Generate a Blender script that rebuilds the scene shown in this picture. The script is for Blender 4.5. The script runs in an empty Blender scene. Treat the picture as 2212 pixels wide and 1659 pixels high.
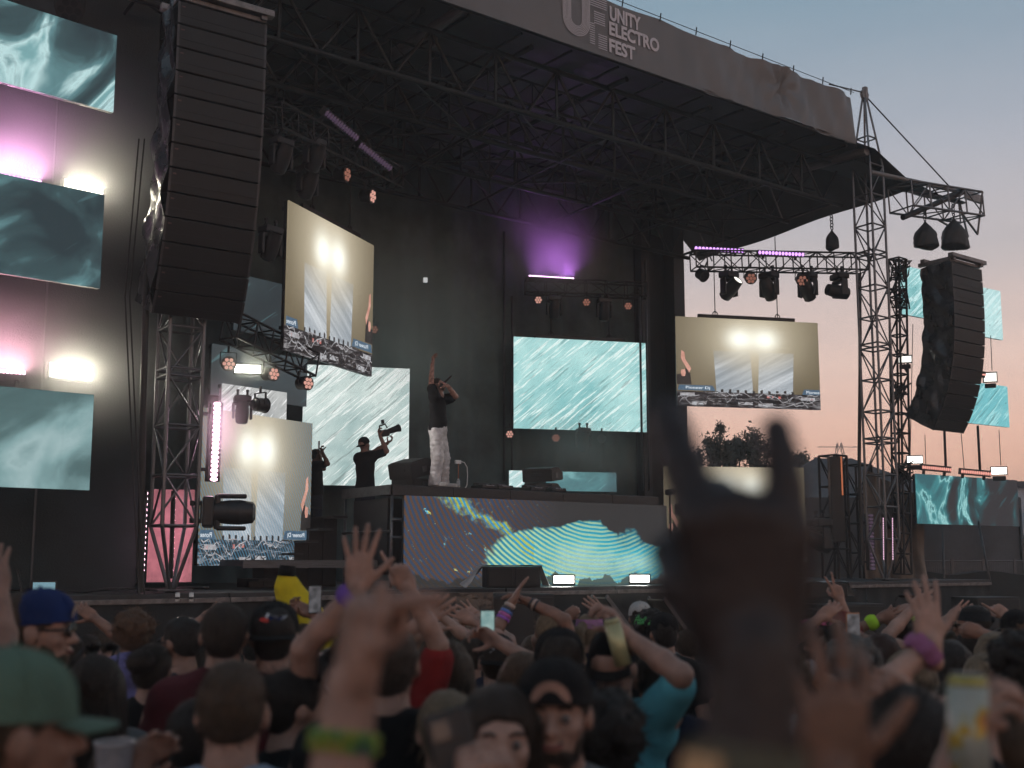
import bpy, bmesh, math, random
import numpy as np
from mathutils import Vector, Matrix, Euler
R = math.radians
sc = bpy.context.scene
col = sc.collection
rng = random.Random(7)

# ------------------------------------------------------------------ camera
FPX, PY, PITCH, CAMZ = 2400.0, 896.0, R(7.5), 2.1
cam = bpy.data.cameras.new('camera')
camo = bpy.data.objects.new('camera', cam)
col.objects.link(camo)
camo.location = (0, 0, CAMZ)
camo.rotation_euler = (R(90) + PITCH, 0, 0)
cam.sensor_width = 36
cam.lens = 36 * FPX / 2212
cam.shift_y = (PY - 829.5) / 2212
cam.clip_start = 0.05
cam.clip_end = 3000
cam.dof.use_dof = True
cam.dof.focus_distance = 19.5
cam.dof.aperture_fstop = 2.15
sc.camera = camo

# ------------------------------------------------------------------ sky and sun (dusk, the sun just gone)
world = bpy.data.worlds.new('World')
sc.world = world
world.use_nodes = True
wn = world.node_tree
bg = wn.nodes['Background']
bg.inputs[1].default_value = 1.0
sky = wn.nodes.new('ShaderNodeTexSky')
sky.sky_type = 'NISHITA'
sky.sun_disc = False
sky.sun_elevation = R(1.5)
sky.sun_rotation = R(150)
tc = wn.nodes.new('ShaderNodeTexCoord')
sx = wn.nodes.new('ShaderNodeSeparateXYZ')
wn.links.new(tc.outputs['Generated'], sx.inputs[0])
ramp = wn.nodes.new('ShaderNodeValToRGB')
wn.links.new(sx.outputs['Z'], ramp.inputs[0])
stops = [(0.0, (1.28, .66, .43)), (.09, (1.18, .68, .51)), (.17, (.90, .66, .58)), (.25, (.62, .55, .55)),
         (.34, (.44, .465, .53)), (.46, (.23, .34, .43)), (.62, (.19, .26, .32)), (1.0, (.10, .15, .20))]
cr = ramp.color_ramp
while len(cr.elements) < len(stops):
    cr.elements.new(0.5)
for e, (p, c) in zip(cr.elements, stops):
    e.position = p
    e.color = (*c, 1)
mixs = wn.nodes.new('ShaderNodeMix')
mixs.data_type = 'RGBA'
mixs.blend_type = 'ADD'
mixs.inputs[0].default_value = 0.03
wn.links.new(ramp.outputs[0], mixs.inputs[6])
wn.links.new(sky.outputs[0], mixs.inputs[7])
smp = wn.nodes.new('ShaderNodeMapping')
smp.inputs['Scale'].default_value = (2.2, 2.2, 14)
wn.links.new(tc.outputs['Generated'], smp.inputs[0])
snz = wn.nodes.new('ShaderNodeTexNoise')
snz.inputs['Scale'].default_value = 1.4
snz.inputs['Detail'].default_value = 4.0
wn.links.new(smp.outputs[0], snz.inputs['Vector'])
sra = wn.nodes.new('ShaderNodeValToRGB')
sra.color_ramp.elements[0].position, sra.color_ramp.elements[0].color = .35, (.95, .96, .98, 1)
sra.color_ramp.elements[1].position, sra.color_ramp.elements[1].color = .70, (1.06, 1.03, 1.02, 1)
wn.links.new(snz.outputs[0], sra.inputs[0])
smx = wn.nodes.new('ShaderNodeMix')
smx.data_type = 'RGBA'
smx.blend_type = 'MULTIPLY'
smx.inputs[0].default_value = 1.0
wn.links.new(mixs.outputs[2], smx.inputs[6])
wn.links.new(sra.outputs[0], smx.inputs[7])
wn.links.new(smx.outputs[2], bg.inputs[0])
sl = bpy.data.lights.new('sun', 'SUN')
sl.energy = 0.08
sl.angle = R(14)
sl.color = (1.0, .62, .42)
so = bpy.data.objects.new('sun', sl)
col.objects.link(so)
so.rotation_euler = Vector((-.62, .76, -.10)).to_track_quat('-Z', 'Y').to_euler()
sc.view_settings.view_transform = 'Standard'
sc.view_settings.look = 'None'
sc.view_settings.exposure = 0.0
sc.view_settings.gamma = 1.0
sc.cycles.use_denoising = True
sc.cycles.use_adaptive_sampling = True
sc.cycles.adaptive_threshold = 0.035
sc.cycles.adaptive_min_samples = 20
sc.cycles.max_bounces = 4
sc.cycles.volume_bounces = 0
sc.cycles.sample_clamp_indirect = 4.0

# ------------------------------------------------------------------ geometry of the view (photo pixels of a 2212 x 1659 copy)
CP, SP = math.cos(PITCH), math.sin(PITCH)
def at(px, py, Y):
    dx, dy = (px - 1106) / FPX, (PY - py) / FPX
    d = Vector((dx, CP - dy * SP, SP + dy * CP))
    return Vector((0, 0, CAMZ)) + d * (Y / d.y)
YAW = R(36)
U = Vector((math.cos(YAW), math.sin(YAW), 0))
V = Vector((-math.sin(YAW), math.cos(YAW), 0))
Z = Vector((0, 0, 1))
O = Vector((-4.9, 16.0, 0))
FLOOR = 1.65
def S(u, v, z):
    return O + U * u + V * v + Z * z
def hit(px, py, v):
    """stage coordinates (u, z) where the ray of a pixel meets the plane at depth v"""
    p = at(px, py, 10) - Vector((0, 0, CAMZ))
    t = (O - Vector((0, 0, 0))).dot(V) + v
    t = t / p.dot(V)
    w = Vector((0, 0, CAMZ)) + p * t
    return (w - O).dot(U), w.z
def frame(origin, x, y, z):
    m = Matrix.Identity(4)
    for i, a in enumerate((x, y, z)):
        m[0][i], m[1][i], m[2][i] = a
    m.translation = origin
    return m
def SF(u, v, z, yaw=0.0):
    """matrix at a stage point, x along the front, y to the back"""
    return Matrix.Translation(S(u, v, z)) @ Matrix.Rotation(YAW + yaw, 4, 'Z')
def LF(loc, yaw=0.0, pitch=0.0, roll=0.0):
    return Matrix.Translation(loc) @ Matrix.Rotation(yaw, 4, 'Z') @ Matrix.Rotation(pitch, 4, 'X') @ Matrix.Rotation(roll, 4, 'Y')

# ------------------------------------------------------------------ materials
def node(nt, kind, **kw):
    n = nt.nodes.new(kind)
    for k, v in kw.items():
        if k.startswith('_'):
            setattr(n, k[1:], v)
            continue
        s = n.inputs[int(k[1:])] if k[0] == 'i' and k[1:].isdigit() else n.inputs[k]
        if isinstance(v, bpy.types.NodeSocket):
            nt.links.new(v, s)
        else:
            s.default_value = v
    return n
def math_(nt, op, a, b=0.0, c=None, clamp=False):
    n = nt.nodes.new('ShaderNodeMath')
    n.operation = op
    n.use_clamp = clamp
    for i, x in enumerate((a, b, c)):
        if x is None:
            continue
        if isinstance(x, bpy.types.NodeSocket):
            nt.links.new(x, n.inputs[i])
        else:
            n.inputs[i].default_value = x
    return n.outputs[0]
def mixc(nt, f, a, b, blend='MIX'):
    n = nt.nodes.new('ShaderNodeMix')
    n.data_type = 'RGBA'
    n.blend_type = blend
    for i, x in ((0, f), (6, a), (7, b)):
        if isinstance(x, bpy.types.NodeSocket):
            nt.links.new(x, n.inputs[i])
        else:
            n.inputs[i].default_value = x if i == 0 else (*x, 1) if len(x) == 3 else x
    return n.outputs[2]
def ramp_(nt, f, stops, interp='LINEAR'):
    n = nt.nodes.new('ShaderNodeValToRGB')
    n.color_ramp.interpolation = interp
    e = n.color_ramp.elements
    while len(e) < len(stops):
        e.new(.5)
    for x, (p, c) in zip(e, stops):
        x.position = p
        x.color = (*c, 1) if not isinstance(c, float) else (c, c, c, 1)
    nt.links.new(f, n.inputs[0])
    return n.outputs[0]
MATS = {}
def mat(name, c, rough=.6, metal=0.0, var=.25, scale=6.0, bump=0.0, bscale=40.0, spec=.5, stretch=(1, 1, 1), sheen=0.0, sss=0.0, c2=None):
    if name in MATS:
        return MATS[name]
    m = bpy.data.materials.new(name)
    m.use_nodes = True
    nt = m.node_tree
    b = nt.nodes['Principled BSDF']
    t = node(nt, 'ShaderNodeTexCoord')
    mp = node(nt, 'ShaderNodeMapping', Vector=t.outputs['Object'], Scale=stretch)
    nz = node(nt, 'ShaderNodeTexNoise', Vector=mp.outputs[0], Scale=scale, Detail=3.0, Roughness=.6)
    lo = tuple(x * (1 - var) for x in c)
    hi = c2 or tuple(min(1, x * (1 + var)) for x in c)
    cc = ramp_(nt, nz.outputs[0], [(.3, lo), (.7, hi)])
    nt.links.new(cc, b.inputs['Base Color'])
    nt.links.new(math_(nt, 'MULTIPLY_ADD', nz.outputs[0], .3, rough - .15, True), b.inputs['Roughness'])
    b.inputs['Metallic'].default_value = metal
    b.inputs['Specular IOR Level'].default_value = spec
    if sheen:
        b.inputs['Sheen Weight'].default_value = sheen
    if sss:
        b.inputs['Subsurface Weight'].default_value = sss
        b.inputs['Subsurface Radius'].default_value = (.02, .008, .005)
    if bump:
        n2 = node(nt, 'ShaderNodeTexNoise', Vector=mp.outputs[0], Scale=bscale, Detail=2.0)
        bm = node(nt, 'ShaderNodeBump', Strength=bump, Distance=.02, Height=n2.outputs[0])
        nt.links.new(bm.outputs[0], b.inputs['Normal'])
    MATS[name] = m
    return m
def emit(name, c, s, c2=None, scale=30.0):
    if name in MATS:
        return MATS[name]
    m = bpy.data.materials.new(name)
    m.use_nodes = True
    nt = m.node_tree
    b = nt.nodes['Principled BSDF']
    b.inputs['Base Color'].default_value = (.05, .05, .05, 1)
    t = node(nt, 'ShaderNodeTexCoord')
    nz = node(nt, 'ShaderNodeTexNoise', Vector=t.outputs['Object'], Scale=scale)
    cc = ramp_(nt, nz.outputs[0], [(.35, c), (.65, c2 or c)])
    nt.links.new(cc, b.inputs['Emission Color'])
    b.inputs['Emission Strength'].default_value = s
    MATS[name] = m
    return m

ALU = mat('truss_aluminium', (.15, .155, .165), .42, .85, .3, 9)
ALU_D = mat('dark_truss_aluminium', (.10, .105, .11), .5, .7, .3, 9)
STEEL = mat('black_steel', (.022, .022, .024), .5, .3, .3, 12)
PLAST = mat('black_plastic', (.018, .018, .02), .45, 0, .3, 14, .15, 60)
GALV = mat('grey_painted_steel', (.20, .19, .19), .5, .4, .35, 7)
FAB = mat('black_drape', (.020, .021, .022), .9, 0, .35, 2.5, .3, 50)
DRAPE = mat('charcoal_drape', (.078, .112, .112), .9, 0, .35, 1.5, .3, 40)
ROOF = mat('roof_skin', (.07, .082, .084), .55, 0, .4, 1.2, .5, 3)
VINYL = mat('banner_vinyl', (.150, .147, .150), .5, 0, .2, .8, .5, 2.6, stretch=(1, 1, .35))
PRINT = mat('white_print', (.60, .58, .62), .6, 0, .06, 3)
DECK = mat('stage_plywood', (.03, .03, .032), .6, 0, .5, 4, .3, 20)
TRIM = mat('scuffed_edge_trim', (.16, .145, .14), .5, .5, .5, 8)
GRILLE = mat('speaker_grille', (.015, .015, .0155), .55, .3, .25, 300)
CAB = mat('speaker_cabinet_paint', (.016, .0155, .016), .6, 0, .3, 20, .2, 120)
TARP = mat('black_tarp', (.02, .024, .027), .28, 0, .4, 3, .9, 7)
GTARP = mat('silver_tarp', (.35, .36, .38), .4, .1, .3, 6, .9, 14)
WHITE = mat('white_paint', (.75, .75, .74), .5, 0, .1, 8)
RUBBER = mat('cable_rubber', (.015, .015, .016), .5)
GLASSY = mat('lens_glass', (.03, .03, .035), .12, 0, .1, 5, spec=.8)

# ------------------------------------------------------------------ meshes
def me(name, verts, faces, m=None, smooth=False):
    d = bpy.data.meshes.new(name)
    d.from_pydata([tuple(v) for v in verts], [], faces)
    if m:
        d.materials.append(m)
    if smooth:
        d.polygons.foreach_set('use_smooth', [True] * len(d.polygons))
    d.update()
    return d
class MB:
    """collects shapes into one mesh"""
    def __init__(s):
        s.v, s.f, s.mi, s.sm = [], [], [], []
    def raw(s, vs, fs, mi=0, sm=False):
        n = len(s.v)
        s.v += [Vector(v) for v in vs]
        s.f += [tuple(i + n for i in f) for f in fs]
        s.mi += [mi] * len(fs)
        s.sm += [sm] * len(fs)
        return s
    def box(s, c, d, M=None, mi=0, bev=0.0):
        hx, hy, hz = d[0] / 2, d[1] / 2, d[2] / 2
        c = Vector(c)
        if bev:
            bm = bmesh.new()
            bmesh.ops.create_cube(bm, size=1)
            bmesh.ops.scale(bm, vec=d, verts=bm.verts)
            bmesh.ops.bevel(bm, geom=bm.edges[:], offset=bev, segments=2, affect='EDGES', profile=.5)
            bm.verts.ensure_lookup_table()
            vs = [v.co + c for v in bm.verts]
            fs = [[v.index for v in f.verts] for f in bm.faces]
            bm.free()
        else:
            vs = [c + Vector((x * hx, y * hy, z * hz)) for x in (-1, 1) for y in (-1, 1) for z in (-1, 1)]
            fs = [(0, 1, 3, 2), (4, 6, 7, 5), (0, 4, 5, 1), (2, 3, 7, 6), (0, 2, 6, 4), (1, 5, 7, 3)]
        if M:
            vs = [M @ v for v in vs]
        return s.raw(vs, fs, mi)
    def cyl(s, a, b, r, r2=None, n=8, cap=True, mi=0, sm=True):
        a, b = Vector(a), Vector(b)
        r2 = r if r2 is None else r2
        d = (b - a).normalized()
        x = d.orthogonal().normalized()
        y = d.cross(x)
        vs = []
        for p, rr in ((a, r), (b, r2)):
            for i in range(n):
                t = 2 * math.pi * i / n
                vs.append(p + x * math.cos(t) * rr + y * math.sin(t) * rr)
        fs = [(i, (i + 1) % n, n + (i + 1) % n, n + i) for i in range(n)]
        s.raw(vs, fs, mi, sm)
        if cap:
            k = len(s.v) - 2 * n
            s.f += [tuple(k + i for i in reversed(range(n))), tuple(k + n + i for i in range(n))]
            s.mi += [mi, mi]
            s.sm += [False, False]
        return s
    def path(s, pts, r, n=6, mi=0):
        pts = [Vector(p) for p in pts]
        rings = []
        x = None
        for i, p in enumerate(pts):
            d = (pts[min(i + 1, len(pts) - 1)] - pts[max(i - 1, 0)]).normalized()
            x = d.orthogonal().normalized() if x is None else (x - d * x.dot(d)).normalized()
            y = d.cross(x)
            rings.append([p + (x * math.cos(2 * math.pi * k / n) + y * math.sin(2 * math.pi * k / n)) * r for k in range(n)])
        vs = [v for rg in rings for v in rg]
        fs = [(i * n + k, i * n + (k + 1) % n, (i + 1) * n + (k + 1) % n, (i + 1) * n + k) for i in range(len(pts) - 1) for k in range(n)]
        return s.raw(vs, fs, mi, True)
    def ball(s, c, r, nu=12, nv=8, M=None, mi=0):
        c = Vector(c)
        r = (r, r, r) if isinstance(r, (int, float)) else r
        vs, fs = [], []
        for j in range(nv + 1):
            ph = math.pi * j / nv
            for i in range(nu):
                th = 2 * math.pi * i / nu
                vs.append(c + Vector((r[0] * math.sin(ph) * math.cos(th), r[1] * math.sin(ph) * math.sin(th), r[2] * math.cos(ph))))
        if M:
            vs = [M @ v for v in vs]
        for j in range(nv):
            for i in range(nu):
                fs.append((j * nu + i, (j + 1) * nu + i, (j + 1) * nu + (i + 1) % nu, j * nu + (i + 1) % nu))
        return s.raw(vs, fs, mi, True)
    def torus(s, c, Rr, r, M=None, n=20, k=6, mi=0):
        vs, fs = [], []
        for i in range(n):
            a = 2 * math.pi * i / n
            for j in range(k):
                b = 2 * math.pi * j / k
                p = Vector(c) + Vector(((Rr + r * math.cos(b)) * math.cos(a), (Rr + r * math.cos(b)) * math.sin(a), r * math.sin(b)))
                vs.append(M @ p if M else p)
        for i in range(n):
            for j in range(k):
                fs.append((i * k + j, ((i + 1) % n) * k + j, ((i + 1) % n) * k + (j + 1) % k, i * k + (j + 1) % k))
        return s.raw(vs, fs, mi, True)
    def grid(s, fn, nu, nv, mi=0, sm=True):
        vs = [fn(i / nu, j / nv) for j in range(nv + 1) for i in range(nu + 1)]
        fs = [(j * (nu + 1) + i, j * (nu + 1) + i + 1, (j + 1) * (nu + 1) + i + 1, (j + 1) * (nu + 1) + i) for j in range(nv) for i in range(nu)]
        return s.raw(vs, fs, mi, sm)
    def mesh(s, name, *mats):
        d = bpy.data.meshes.new(name)
        d.from_pydata([tuple(v) for v in s.v], [], s.f)
        for m in mats:
            d.materials.append(m)
        d.polygons.foreach_set('material_index', s.mi)
        d.polygons.foreach_set('use_smooth', s.sm)
        d.update()
        return d
CACHE = {}
def cached(key, fn):
    if key not in CACHE:
        CACHE[key] = fn()
    return CACHE[key]
def unit_cyl(m, n=8):
    return cached(('cyl', m.name, n), lambda: MB().cyl((0, 0, 0), (0, 0, 1), 1, n=n).mesh('tube', m))
def unit_box(m):
    return cached(('box', m.name), lambda: MB().box((0, 0, 0), (1, 1, 1)).mesh('block', m))

class T:
    """a thing: an Empty at its base with its parts under it"""
    def __init__(s, name, M, label, cat, group=None, kind=None):
        s.o = bpy.data.objects.new(name, None)
        s.o.empty_display_size = .2
        col.objects.link(s.o)
        if not isinstance(M, Matrix):
            M = Matrix.Translation(M)
        s.M = M
        s.Mi = M.inverted()
        s.o.matrix_basis = M
        tag(s.o, label, cat, group, kind)
    def add(s, name, mesh, M=None, parent=None, label=None):
        o = bpy.data.objects.new(name, mesh)
        col.objects.link(o)
        o.parent = parent or s.o
        if M is not None:
            o.matrix_basis = M
        if label:
            o['label'] = label
        return o
    def w(s, name, mesh, M=None, label=None):
        """a part given in world coordinates"""
        return s.add(name, mesh, s.Mi @ M if M is not None else s.Mi, None, label)
    def tube(s, name, a, b, r, m, n=8):
        a, b = Vector(a), Vector(b)
        d = b - a
        L = d.length
        z = d / L
        x = z.orthogonal().normalized()
        y = z.cross(x)
        return s.w(name, unit_cyl(m, n), frame(a, x * r, y * r, z * L))
    def block(s, name, c, d, m, M=None):
        """box part in the thing's own frame (or M)"""
        return s.add(name, unit_box(m), (M or Matrix.Identity(4)) @ Matrix.Translation(c) @ Matrix.Diagonal((*d, 1)))
def tag(o, label=None, cat=None, group=None, kind=None):
    for k, v in (('label', label), ('category', cat), ('group', group), ('kind', kind)):
        if v:
            o[k] = v
    return o
def solo(name, mesh, M, label=None, cat=None, group=None, kind=None):
    o = bpy.data.objects.new(name, mesh)
    col.objects.link(o)
    if M is not None:
        o.matrix_basis = M if isinstance(M, Matrix) else Matrix.Translation(M)
    return tag(o, label, cat, group, kind)

# ================================================================== SETTING
GROUND = mat('trodden_ground', (.05, .048, .042), .9, 0, .4, .6, .5, 6)
solo('ground', MB().grid(lambda a, b: Vector((-300 + 600 * a, -150 + 600 * b, 0)), 8, 8).mesh('ground', GROUND), None, kind='structure')

# ---- stage platform
st = T('stage_platform', S(8, 0, 0), 'raised black festival stage floor with scuffed metal front edge', 'stage')
for i in range(12):
    u0 = -9 + i * 2.44
    st.w('deck_panel', MB().box((0, 0, 0), (2.42, 9.6, .14), bev=.01).mesh('deck_panel', DECK), SF(u0 + 1.22, 4.4, FLOOR - .07))
    st.w('edge_trim', MB().box((0, 0, 0), (2.43, .05, .07), bev=.008).mesh('edge_trim', TRIM), SF(u0 + 1.22, -.43, FLOOR - .10))
def skirt(u0, u1):
    r = random.Random(int(u0 * 10))
    ph = [r.uniform(0, 6) for _ in range(4)]
    def f(a, b):
        u = u0 + (u1 - u0) * a
        k = .04 * math.sin(u * 5 + ph[0]) + .025 * math.sin(u * 11 + ph[1] + b) + .03 * math.sin(u * 2 + b * 4 + ph[2])
        return S(u, -.40 + k * (1 - .6 * b), (FLOOR - .14) * b)
    return MB().grid(f, 60, 6).mesh('skirt', FAB)
for i in range(6):
    st.w('skirt', skirt(-9 + i * 4.88, -9 + i * 4.88 + 4.9))

# ---- curtains
def curtain(name, u0, u1, v0, v1, z0, z1, m, label, amp=.05, n=90):
    r = random.Random(len(name) + int(u0 * 3))
    ph = [r.uniform(0, 6) for _ in range(4)]
    L = math.hypot(u1 - u0, v1 - v0)
    nx, ny = -(v1 - v0) / L, (u1 - u0) / L
    def f(a, b):
        s_ = a * L
        k = amp * (math.sin(s_ * 4.3 + ph[0]) + .6 * math.sin(s_ * 9.1 + ph[1]) + .5 * math.sin(s_ * 1.7 + 2 * b + ph[2]))
        return S(u0 + (u1 - u0) * a + nx * k, v0 + (v1 - v0) * a + ny * k, z0 + (z1 - z0) * b)
    M0 = Matrix.Translation(S((u0 + u1) / 2, (v0 + v1) / 2, z0))
    mb = MB().grid(f, n, 6)
    Mi = M0.inverted()
    mb.v = [Mi @ v for v in mb.v]
    return solo(name, mb.mesh(name, m), M0, label, 'curtain')
curtain('backdrop_curtain', -1.5, 16.7, 6.7, 6.7, FLOOR, 12.28, DRAPE, 'tall dark curtain closing the back of the stage', .085, 260)
curtain('side_curtain', -1.3, -1.3, 1.4, 6.8, FLOOR, 12.2, FAB, 'black curtain on the left side of the stage running front to back')
WINGF = mat('wing_fabric', (.019, .027, .028), .9, 0, .35, 1.5, .3, 40)
lw = T('wing_wall', S(-5, 1.3, FLOOR), 'dark panelled fabric wall of the left wing behind three video screens', 'wall')
for i in range(7):
    u0 = -.05 - i * 1.5
    def f(a, b, u0=u0, i=i):
        return S(u0 - 1.49 * a, 1.3 + .03 * math.sin(a * 3.14) + .015 * math.sin(b * 9 + i) * math.sin(a * 3.14), FLOOR + 9.6 * b)
    lw.w('panel', MB().grid(f, 8, 12).mesh('panel', WINGF))
    lw.tube('seam_batten', S(u0 - 1.495, 1.29, FLOOR), S(u0 - 1.495, 1.29, FLOOR + 9.6), .018, ALU_D)

# ---- roof
BV = -.35
bu1, bz0 = hit(1849, 311, BV)
_, bz1 = hit(1849, 206, BV)
rf = T('stage_roof', S(8, 3, 11.4), 'dark flat stage roof on steel trusses above the performers', 'roof')
def roofz(u, v):
    q = max(0, min(1, (v + .37) / 1.9))
    return bz0 + .03 + (12.42 - bz0) * (1 - (1 - q) ** 2) - .02 * v
def roof_panel(u0, u1):
    def f(a, b):
        u, v = u0 + (u1 - u0) * a, BV + .03 + 7.7 * b
        sag = .07 * math.sin(a * math.pi) * math.sin(b * 9) ** 2
        return S(u, v, roofz(u, v) - sag)
    mb = MB().grid(f, 10, 24)
    return mb.mesh('roof_sheet', ROOF)
for i in range(7):
    rf.w('roof_sheet', roof_panel(-1.6 + i * 2.6, -1.6 + i * 2.6 + 2.61))
# sloping eave sheet on the right side, reaching over the corner tower
def eave(a, b):
    u, v = 16.55 + 1.6 * a, -.30 + 7.4 * b
    return S(u, v, roofz(u, v) * (1 - a) + min(11.25, roofz(u, v) - .1) * a - .03 * math.sin(b * 12) * a - .25 * b * a)
rf.w('eave_sheet', MB().grid(eave, 6, 20).mesh('eave_sheet', ROOF))
def wing(a, b):
    u = 16.0 + 4.6 * a
    return S(u, -.12 + .06 * math.sin(u * 3) + (1.1 - .9 * a) * b, 11.50 - .15 * a + .12 * b * (1 - a))
rf.w('wing_sheet', MB().grid(wing, 16, 3).mesh('wing_sheet', ROOF))
def flat_truss(t, p0, p1, h, bays, r=.035, m=STEEL, double=False):
    p0, p1 = Vector(p0), Vector(p1)
    t.tube('top_chord', p0 + Z * h, p1 + Z * h, r * 1.3, m)
    t.tube('bottom_chord', p0, p1, r * 1.3, m)
    for i in range(bays):
        a, b = p0.lerp(p1, i / bays), p0.lerp(p1, (i + 1) / bays)
        t.tube('post', a, a + Z * h, r * .8, m, 6)
        mid = a.lerp(b, .5)
        t.tube('brace', a + Z * h, mid, r * .7, m, 6)
        t.tube('brace', mid, b + Z * h, r * .7, m, 6)
STEEL_R = mat('roof_steel', (.022, .026, .027), .4, .6, .3, 8)
for v, zb in ((.75, 10.75), (2.4, 10.75), (4.2, 10.7), (6.0, 10.6)):
    flat_truss(rf, S(-1.2, v, zb), S(16.6, v, zb), 1.05, 12, .042, STEEL_R)
for i in range(8):
    u = -.6 + i * 2.42
    rf.tube('purlin', S(u, .2, 11.75 + .06), S(u, 6.6, 12.05), .06, STEEL_R)
    rf.tube('tie', S(u, .75, 10.78), S(u, 6.0, 10.65), .035, STEEL_R)
    if i < 7:
        rf.tube('wind_brace', S(u, .75, 10.8), S(u + 2.42, 2.4, 10.8), .022, STEEL_R, 6)
        rf.tube('wind_brace', S(u + 2.42, 2.4, 10.8), S(u, 4.2, 10.75), .022, STEEL_R, 6)
for v, zb in ((1.55, 11.35), (3.3, 11.3), (5.1, 11.25)):
    flat_truss(rf, S(-1.2, v, zb), S(16.6, v, zb), .5, 16, .022, STEEL_R)
for i in range(14):
    u = .3 + i * 1.21
    rf.tube('rib', S(u, .1, 11.95), S(u, 6.6, 12.2), .03, STEEL_R, 6)
for i in range(7):
    u = .6 + i * 2.42
    rf.tube('wind_brace', S(u, 4.2, 10.75), S(u + 2.42, 6.0, 10.68), .022, STEEL_R, 6)
    rf.tube('hanger', S(u, 3.3, 10.0 + .3 * (i % 3)), S(u, 3.3, 11.3), .018, STEEL_R, 6)
# the two fat telescopic tubes with lifting lugs
for u, n in ((5.15, 1), (16.15, 2)):
    a, b, c = S(u, -.35, 11.62 if n == 1 else 11.25), S(u, 3.2, 11.3 if n == 1 else 11.25), S(u, 6.5, 11.1 if n == 1 else 11.2)
    if n == 1:
        a, b, c = at(1025, 3, 18.9), at(838, 125, 21.0), at(640, 235, 23.5)
    else:
        a, b, c = at(1872, 326, 25.5), at(1560, 412, 28.6), at(1275, 480, 31.2)
    rf.tube('telescopic_tube', a, b, .11, GALV, 16)
    rf.tube('inner_tube', b, c, .085, STEEL_R, 16)
    p = a.lerp(b, .45)
    lug = MB().box((0, 0, -.12), (.06, .22, .3), bev=.02).cyl((-.035, 0, -.26), (.035, 0, -.26), .11, n=14).mesh('lifting_lug', GALV)
    rf.w('lifting_lug', lug, LF(p, YAW))
# back right corner post and rear leg of the roof
rf.w('corner_post', MB().box((0, 0, 0), (.42, .42, 9.9), bev=.02).mesh('corner_post', STEEL), SF(16.35, 6.35, FLOOR + 4.95))
rf.w('corner_post', MB().box((0, 0, 0), (.3, .3, 9.9), bev=.02).mesh('corner_post', STEEL), SF(15.2, 6.45, FLOOR + 4.95))
rf.w('corner_post', MB().box((0, 0, 0), (.4, .4, 9.9), bev=.02).mesh('corner_post', STEEL), SF(-.9, 6.3, FLOOR + 4.95))
rf.w('rear_sheet', MB().grid(lambda a, b: S(15.0 + 2.0 * a, 6.55 + .04 * math.sin(a * 14), FLOOR + 9.6 * b), 12, 6).mesh('rear_sheet', FAB))

# ---- banner on the roof edge
BV = -.35
bu1, bz0 = hit(1849, 311, BV)
_, bz1 = hit(1849, 206, BV)
ban = T('roof_banner', S(8, BV, bz0), 'grey vinyl fascia banner along the roof edge with festival lettering', 'banner')
def banwave(u, b):
    k = .06 * math.sin(u * 1.3) + .045 * math.sin(u * 3.1 + 2 * b) + .025 * math.sin(u * 7 + 5 * b) + .018 * math.sin(u * 13 - 7 * b) * math.sin(u * 1.7)
    # gathered fold near the right end
    d = math.hypot((u - 13.2) * 1.0, (b - .62) * 1.2)
    k += .14 * math.exp(-d * d * 5) * (1 + .5 * math.cos(8 * math.atan2(b - .62, u - 13.2)))
    d = max(0, abs(u - 7.4) - 3.1)
    return k * min(1, .08 + d)
def banz(u, b):
    sag = .05 * abs(math.sin(u * math.pi / 1.9))
    return bz0 + (bz1 - bz0) * b - (sag * b) + .02 * (u - bu1) * 0
for i in range(6):
    w_ = (bu1 + 1.6) / 6
    u0 = -1.6 + i * w_
    ban.w('vinyl_sheet', MB().grid(lambda a, b: S(u0 + w_ * a, BV + banwave(u0 + w_ * a, b), banz(u0 + w_ * a, b)), 50, 14).mesh('vinyl_sheet', VINYL))
ban.w('top_cable', MB().path([S(-1.6 + (bu1 + 1.6) * k / 60, BV, bz1 + .05) for k in range(61)], .008, 5).mesh('top_cable', STEEL))
ban.w('bottom_cable', MB().path([S(-1.6 + (bu1 + 1.6) * k / 60, BV - .02, bz0 - .02) for k in range(61)], .012, 5).mesh('bottom_cable', ALU_D))
for k in range(12):
    u = bu1 - .15 - k * 1.02
    ban.tube('hook', S(u, BV - .02, bz1 - .05), S(u + .03, BV - .02, bz1 + .12), .015, STEEL, 6)
    if k % 2 == 0:
        ban.w('roof_stub', MB().box((0, 0, 0), (.11, .11, .34), bev=.01).mesh('roof_stub', STEEL), SF(u - .5, .25, bz1 + .10))
# backing boards behind the banner
for zz in (bz0 + .1, bz1 - .1):
    ban.tube('rail', S(-1.6, BV + .2, zz), S(bu1, BV + .2, zz), .04, STEEL_R)
# lettering
def text_mesh(s_, size, m, offset=0.0, extrude=.002, shear=0.0, spacing=1.0, align='LEFT'):
    c = bpy.data.curves.new('lettering', 'FONT')
    c.body = s_
    c.size = size
    c.offset = offset
    c.extrude = extrude
    c.shear = shear
    c.space_character = spacing
    c.align_x = align
    c.resolution_u = 3
    o = bpy.data.objects.new('lettering', c)
    col.objects.link(o)
    dg = bpy.context.evaluated_depsgraph_get()
    d = bpy.data.meshes.new_from_object(o.evaluated_get(dg))
    d.materials.clear()
    d.materials.append(m)
    bpy.data.objects.remove(o)
    bpy.data.curves.remove(c)
    return d
def fit_text(d, w_, h_):
    n = len(d.vertices)
    a = np.empty(n * 3, 'f')
    d.vertices.foreach_get('co', a)
    a = a.reshape(-1, 3)
    lo, hi = a[:, :2].min(0), a[:, :2].max(0)
    a[:, :2] = (a[:, :2] - lo) / (hi - lo) * np.array([w_, h_])
    d.vertices.foreach_set('co', a.ravel())
    d.update()
    return d
LV = BV - .028
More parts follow.
